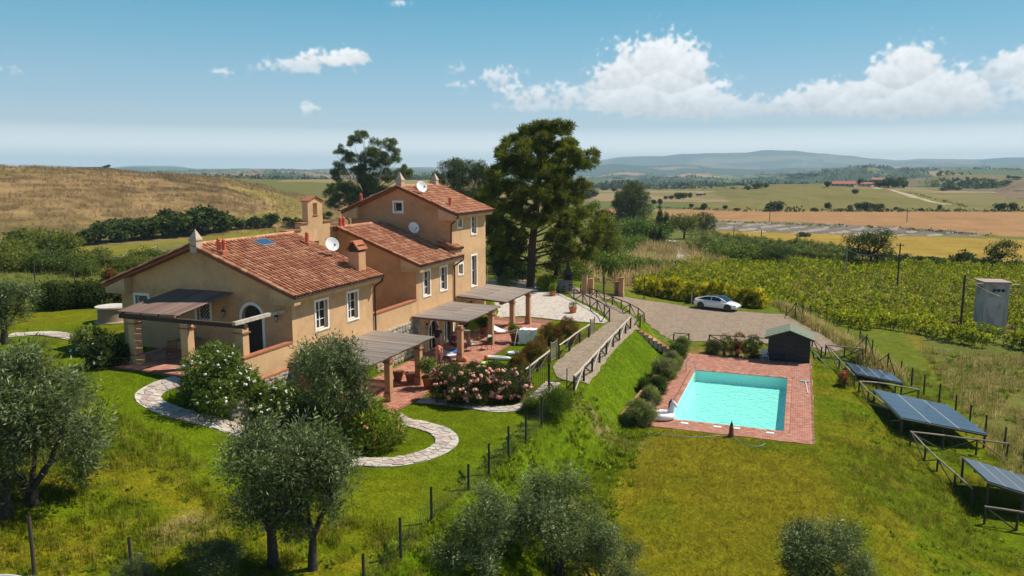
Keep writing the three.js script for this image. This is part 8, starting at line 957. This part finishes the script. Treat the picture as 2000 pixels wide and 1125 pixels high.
  { const p = hit(1040, 673), t = tag(mesh('laundry_basket', lathe([[0.001, 0], [0.2, 0], [0.26, 0.14], [0.24, 0.14], [0.19, 0.02], [0.001, 0.02]], 16).scale(1.4, 1, 0.9), std([0.02, 0.09, 0.4], 0.5)), 'low blue laundry basket at the foot of the drying rack', 'basket'); t.position.set(...p); }
  const fl = (label, px, py, L, W, col, turn, end) => { const p = hit(px, py), t = thing('pool_float', label, 'pool float', [p[0], p[1] + 0.03, p[2]], turn); const g = new THREE.TorusGeometry(1, 0.22, 10, 28); g.rotateX(Math.PI / 2); g.scale(L / 2.4, 0.42, W / 2.4); g.translate(0, 0.09, 0); mesh('tube', g, std(col, 0.35), t); mesh('base', new THREE.CylinderGeometry(1, 1, 0.03, 24).scale(L / 2.7, 1, W / 2.7).translate(0, 0.05, 0), std(end, 0.5), t); };
  fl('green and white deflated pool float on the terrace lawn, nearest the roses', 955, 714, 1.1, 0.75, [0.35, 0.68, 0.12], 0.2, [0.7, 0.75, 0.6]); fl('long white pool float lying along the terrace edge', 972, 702, 1.75, 0.5, [0.8, 0.8, 0.8], 0.1, [0.7, 0.72, 0.75]); fl('white and pale blue pool float behind the long white one', 1003, 693, 0.9, 0.6, [0.75, 0.79, 0.82], 0.5, [0.35, 0.6, 0.7]);
  // barbecue and well
  const bp = hit(1109, 566), bb = thing('barbecue', 'dark stone barbecue with tapering chimney hood and pale worktop', 'barbecue', bp, 0.35), ds = std([0.10, 0.085, 0.08], 0.9, { map: mottle }); mesh('base', [cbox(0.95, 0.95, 0.7, 0, 0.47, 0), cbox(1.2, 0.95, 0.6, -1.0, 0.47, 0)], MAT.concrete, bb); mesh('worktop', [cbox(2.3, 0.08, 0.8, -0.6, 0.99, 0)], MAT.paleStone, bb); mesh('firebox', [cbox(0.12, 0.65, 0.62, -0.38, 1.36, 0), cbox(0.12, 0.65, 0.62, 0.38, 1.36, 0), cbox(0.64, 0.65, 0.1, 0, 1.36, -0.26)], ds, bb); const hood = new THREE.CylinderGeometry(0.14, 0.62, 0.9, 4, 1); hood.rotateY(Math.PI / 4); hood.translate(0, 2.2, 0); mesh('hood', [hood.toNonIndexed(), cbox(1.0, 0.1, 0.9, 0, 1.72, 0)], ds, bb); mesh('cap', lathe([[0.13, 2.6], [0.19, 2.66], [0.19, 2.75], [0.10, 2.82], [0.14, 2.9], [0.02, 3.0]], 10), ds, bb);
  const wp = hit(220, 628), we = thing('well', 'octagonal stone well with pale round lid left of the house', 'well', wp); mesh('wall', new THREE.CylinderGeometry(0.82, 0.85, 1.0, 8, 1).rotateY(0.2).translate(0, 0.42, 0).toNonIndexed(), std([0.36, 0.27, 0.19], 0.95, { map: mottle, bumpMap: grainB, bumpScale: 0.02 }), we); mesh('lid', new THREE.CylinderGeometry(0.95, 0.95, 0.09, 28).translate(0, 0.97, 0), std([0.66, 0.60, 0.54], 0.9, { map: mottle }), we); mesh('plinth', new THREE.CylinderGeometry(1.05, 1.05, 0.1, 8).translate(0, 0.02, 0), MAT.paleStone, we);
  // upper patio: folding chairs and round table
  const fold = (label, pos, turn) => { const t = thing('folding_chair', label, 'chair', pos, turn); for (let i = 0; i < 6; i++) mesh('slat', cbox(0.42, 0.02, 0.055, 0, 0.44, -0.19 + i * 0.075), MAT.woodBrown, t); for (let i = 0; i < 5; i++) mesh('slat', cbox(0.055, 0.42, 0.02, -0.17 + i * 0.085, 0.7, -0.26), MAT.woodBrown, t); mesh('backrest', [cbox(0.46, 0.06, 0.03, 0, 0.93, -0.265), cbox(0.46, 0.05, 0.03, 0, 0.5, -0.255)], MAT.woodBrown, t); for (const x of [-0.22, 0.22]) { mesh('leg', rod([x, 0, 0.24], [x, 0.95, -0.26], 0.02), MAT.woodBrown, t); mesh('leg', rod([x, 0, -0.28], [x, 0.64, 0.22], 0.02), MAT.woodBrown, t); mesh('armrest', cbox(0.05, 0.025, 0.44, x * 1.05, 0.65, 0.0), MAT.woodBrown, t); } };
  const up = (px, py) => { const p = onY(px, py, 4.98); return [p[0], 4.98, p[2]]; }; fold('wooden folding armchair on the upper patio, in front of the round table', up(336, 704), 0.5); fold('wooden folding chair in the shade behind the round patio table', up(390, 672), 3.6);
  const tb = thing('patio_table', 'round wooden table in the shade of the front pergola', 'table', up(368, 690)); mesh('tabletop', new THREE.CylinderGeometry(0.62, 0.62, 0.04, 28).translate(0, 0.73, 0), MAT.woodGrey, tb); for (let i = 0; i < 4; i++) { const a = i * 1.571 + 0.4; mesh('leg', rod([Math.cos(a) * 0.42, 0, Math.sin(a) * 0.42], [Math.cos(a) * 0.2, 0.72, Math.sin(a) * 0.2], 0.03), MAT.woodBrown, tb); }
}
renderer.render(scene, camera);
